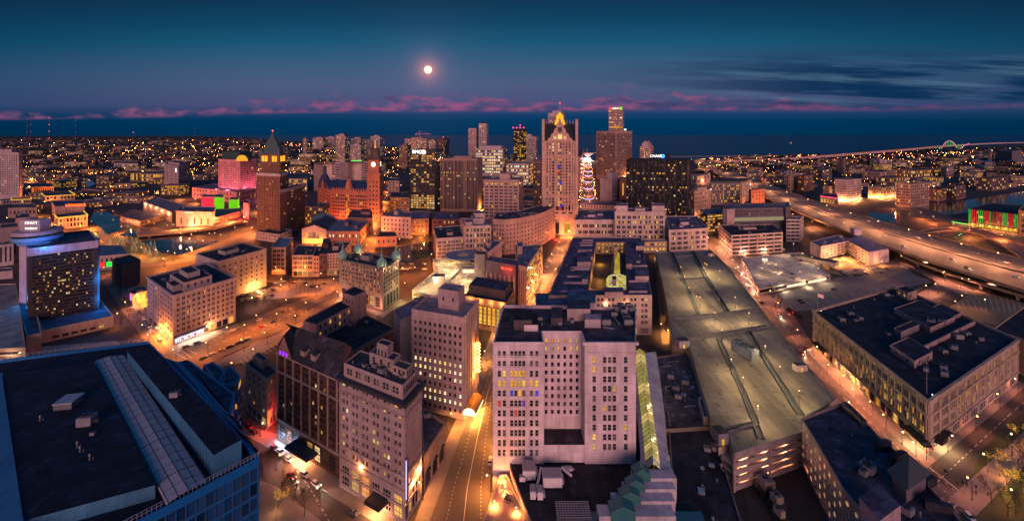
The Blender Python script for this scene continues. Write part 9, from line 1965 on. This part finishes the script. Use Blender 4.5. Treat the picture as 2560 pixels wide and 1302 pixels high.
for k in range(42):
 t = r5.random(); x = 232 + 190 * t + r5.uniform(-12, 12); y = 592 + 50 * t + r5.uniform(-10, 16)
 px, py = P(x, y); h_ = r5.uniform(7, 11); o = thing('light_tree', 'thin conical tree of pale lights in the riverside park', 'light tree', (px, py, .1), 'light trees in the riverside park'); o['o'] = (px, py, .1)
 mb = MB(); mb.cyl(px, py, .1, h_, .15, .08, 5); mb.build('trunk', BARK, o); mb = MB()
 for j in range(16): u = j / 16; a = j * 2.4; q = 1.9 * (1 - u); mb.octa((px + q * math.cos(a), py + q * math.sin(a), 1 + (h_ - 1) * u), .2)
 mb.build('light_string', glow(('park_white', 'park_green', 'park_gold')[k % 3], ((.75, .9, .7), (.4, .9, .5), (1, .6, .1))[k % 3], 1.6), o)
for x, y in ((270, 610), (330, 635), (380, 645)): p = P(x, y); light(None, 'POINT', (p[0], p[1], 8), 9000, (1, .7, .2), 2)
def leafy(seed):
 r_ = random.Random(seed); mb = MB()
 for k in range(420):
  a = r_.uniform(0, 6.28); u = r_.random() ** .6; z = r_.uniform(0, 1); q = u * (1.0 - .75 * z) ; c = Vector((q * math.cos(a), q * math.sin(a), z * 2.2 + .1)); d = Vector((r_.uniform(-1, 1), r_.uniform(-1, 1), r_.uniform(-.3, 1))).normalized() * .22; e = d.orthogonal().normalized() * .12
  mb.poly([c - e, c + d, c + e])
 return mb.mesh('foliage', [plain('leaf_dark', (.02, .03, .012), .8)])
LF = [leafy(1), leafy(2)]
for k in range(26):
 if k < 8: x, y = 1968 + k * 5, 778 + k * 3
 elif k < 18: x, y = 2282 + (k - 8) * 6, 682 + (k - 8) * 2.8
 else: x, y = 2290 + (k - 18) * 6, 735 - (k - 18) * 3.2
 px, py = P(x, y); t = thing('evergreen_shrub', 'dark evergreen shrub in the hedge round the open lot', 'shrub', (px, py, .1), 'hedge shrubs round the open lot', rnd.uniform(0, 6)); t.scale = (1.3, 1.3, rnd.uniform(.8, 1.8)); linkobj('foliage', LF[k % 2], t)
# ---------------------------------------------------------------- people and signals at the corner
def person_mesh(seed):
 r_ = random.Random(seed); me = bpy.data.meshes.new('person'); s_ = r_.uniform(.1, .3)
 v = [(0, 0, .95), (.10, 0, .90), (.13, s_, .50), (.13, s_ - .1, .06), (.15, s_ + .1, .03), (-.10, 0, .90), (-.13, -s_, .50), (-.13, -s_ - .12, .06), (-.15, -s_ + .08, .03), (0, 0, 1.2), (0, 0, 1.42), (.20, 0, 1.40), (.27, -.1, 1.12), (.27, .08, .88), (-.20, 0, 1.40), (-.27, .1, 1.12), (-.27, -.05, .88), (0, .02, 1.52), (0, .03, 1.66), (0, .03, 1.76)]
 e = [(0, 1), (1, 2), (2, 3), (3, 4), (0, 5), (5, 6), (6, 7), (7, 8), (0, 9), (9, 10), (10, 11), (11, 12), (12, 13), (10, 14), (14, 15), (15, 16), (10, 17), (17, 18), (18, 19)]
 me.from_pydata(v, e, []); ob = bpy.data.objects.new('person', me); col.objects.link(ob); md = ob.modifiers.new('skin', 'SKIN')
 rad = [.16, .12, .075, .05, .04, .12, .075, .05, .04, .16, .17, .08, .05, .04, .08, .05, .04, .06, .11, .08]
 for i, q in enumerate(me.skin_vertices[0].data): q.radius = (rad[i], rad[i]); q.use_root = i == 0
 ob.modifiers.new('sub', 'SUBSURF').render_levels = 1
 dg = bpy.context.evaluated_depsgraph_get(); m2 = bpy.data.meshes.new_from_object(ob.evaluated_get(dg)); bpy.data.objects.remove(ob)
 m2.materials.clear(); m2.materials.append(plain('dark_coat', (.02, .018, .02), .9)); return m2
PM = [person_mesh(1), person_mesh(4)]
for k, (x, y, lab) in enumerate(((2362, 1182, 'person in a dark coat waiting by the pole at the store corner'), (2367, 1186, 'second person in dark clothes beside the pole at the store corner'), (2393, 1213, 'person in dark clothes leading the group over the crossing'), (2406, 1212, 'person in dark clothes second in the group on the crossing'), (2417, 1216, 'person in dark clothes third in the group on the crossing'), (2430, 1232, 'person standing left of the tall lamp post at the crossing'), (2440, 1238, 'person standing right behind the tall lamp post at the crossing'), (2470, 1240, 'person apart on the park side of the crossing'), (2440, 1222, 'person walking toward the park behind the lamp post'))):
 px, py = P(x, y, .1); o = bpy.data.objects.new('person', PM[k % 2]); col.objects.link(o); o.location = (px, py, .16); o.rotation_euler.z = rnd.uniform(0, 6); tag(o, lab, 'person')
def signal(px, py, lab, c=(1, .04, .02), big=1.0):
 x, y = P(px, py); t = thing('traffic_signal', lab, 'traffic signal', (x, y, 0)); t['o'] = (x, y, 0)
 mb = MB(); mb.cyl(x, y, 0, 5.2, .12, .09, 6); mb.tube((x, y, 5), (x + 2.5, y, 5.2), .07); mb.build('pole', DARK, t)
 mb = MB(); mb.box((x, y - .2, 3.2), (.45, .35, 1.2)); mb.box((x + 2.4, y - .2, 4.6), (.45, .35, 1.2)); h_ = mb.build('signal_head', DARK, t)
 mb = MB(); mb.octa((x, y - .42, 4.1), .22 * big); mb.octa((x + 2.4, y - .42, 5.5), .22 * big); mb.build('signal_light', glow('sig' + ('r' if c[0] > .5 else 'g'), c, 9), h_); light(t, 'POINT', (0, -1.2, 4.2), 500, c, .2)
for x, y, c, lab in ((2012, 895, 0, 'traffic signal showing red by the store awning'), (1972, 800, 0, 'traffic signal showing red at the corner of the open lot'), (1938, 768, 0, 'traffic signal showing red beside the hedge of the open lot'), (1820, 655, 0, 'tall red lit signal at the corner of the pink garage'), (2397, 595, 1, 'traffic signal showing green on the loop right of the highway'), (248, 655, 1, 'green signal near the blue roofed building by the hotel'), (2316, 1150, 0, 'dark signal pole at the store corner with a small red light'), (2085, 548, 1, 'green signal under the highway beside the white ramp'), (880, 655, 0, 'red signal at the foot of the orange street below the clock tower')): signal(x, y, lab, (.05, 1, .4) if c else (1, .04, .02), 1.6 if y < 700 else 1.0)
print('windows', NWIN[0], 'objects', len(bpy.data.objects))
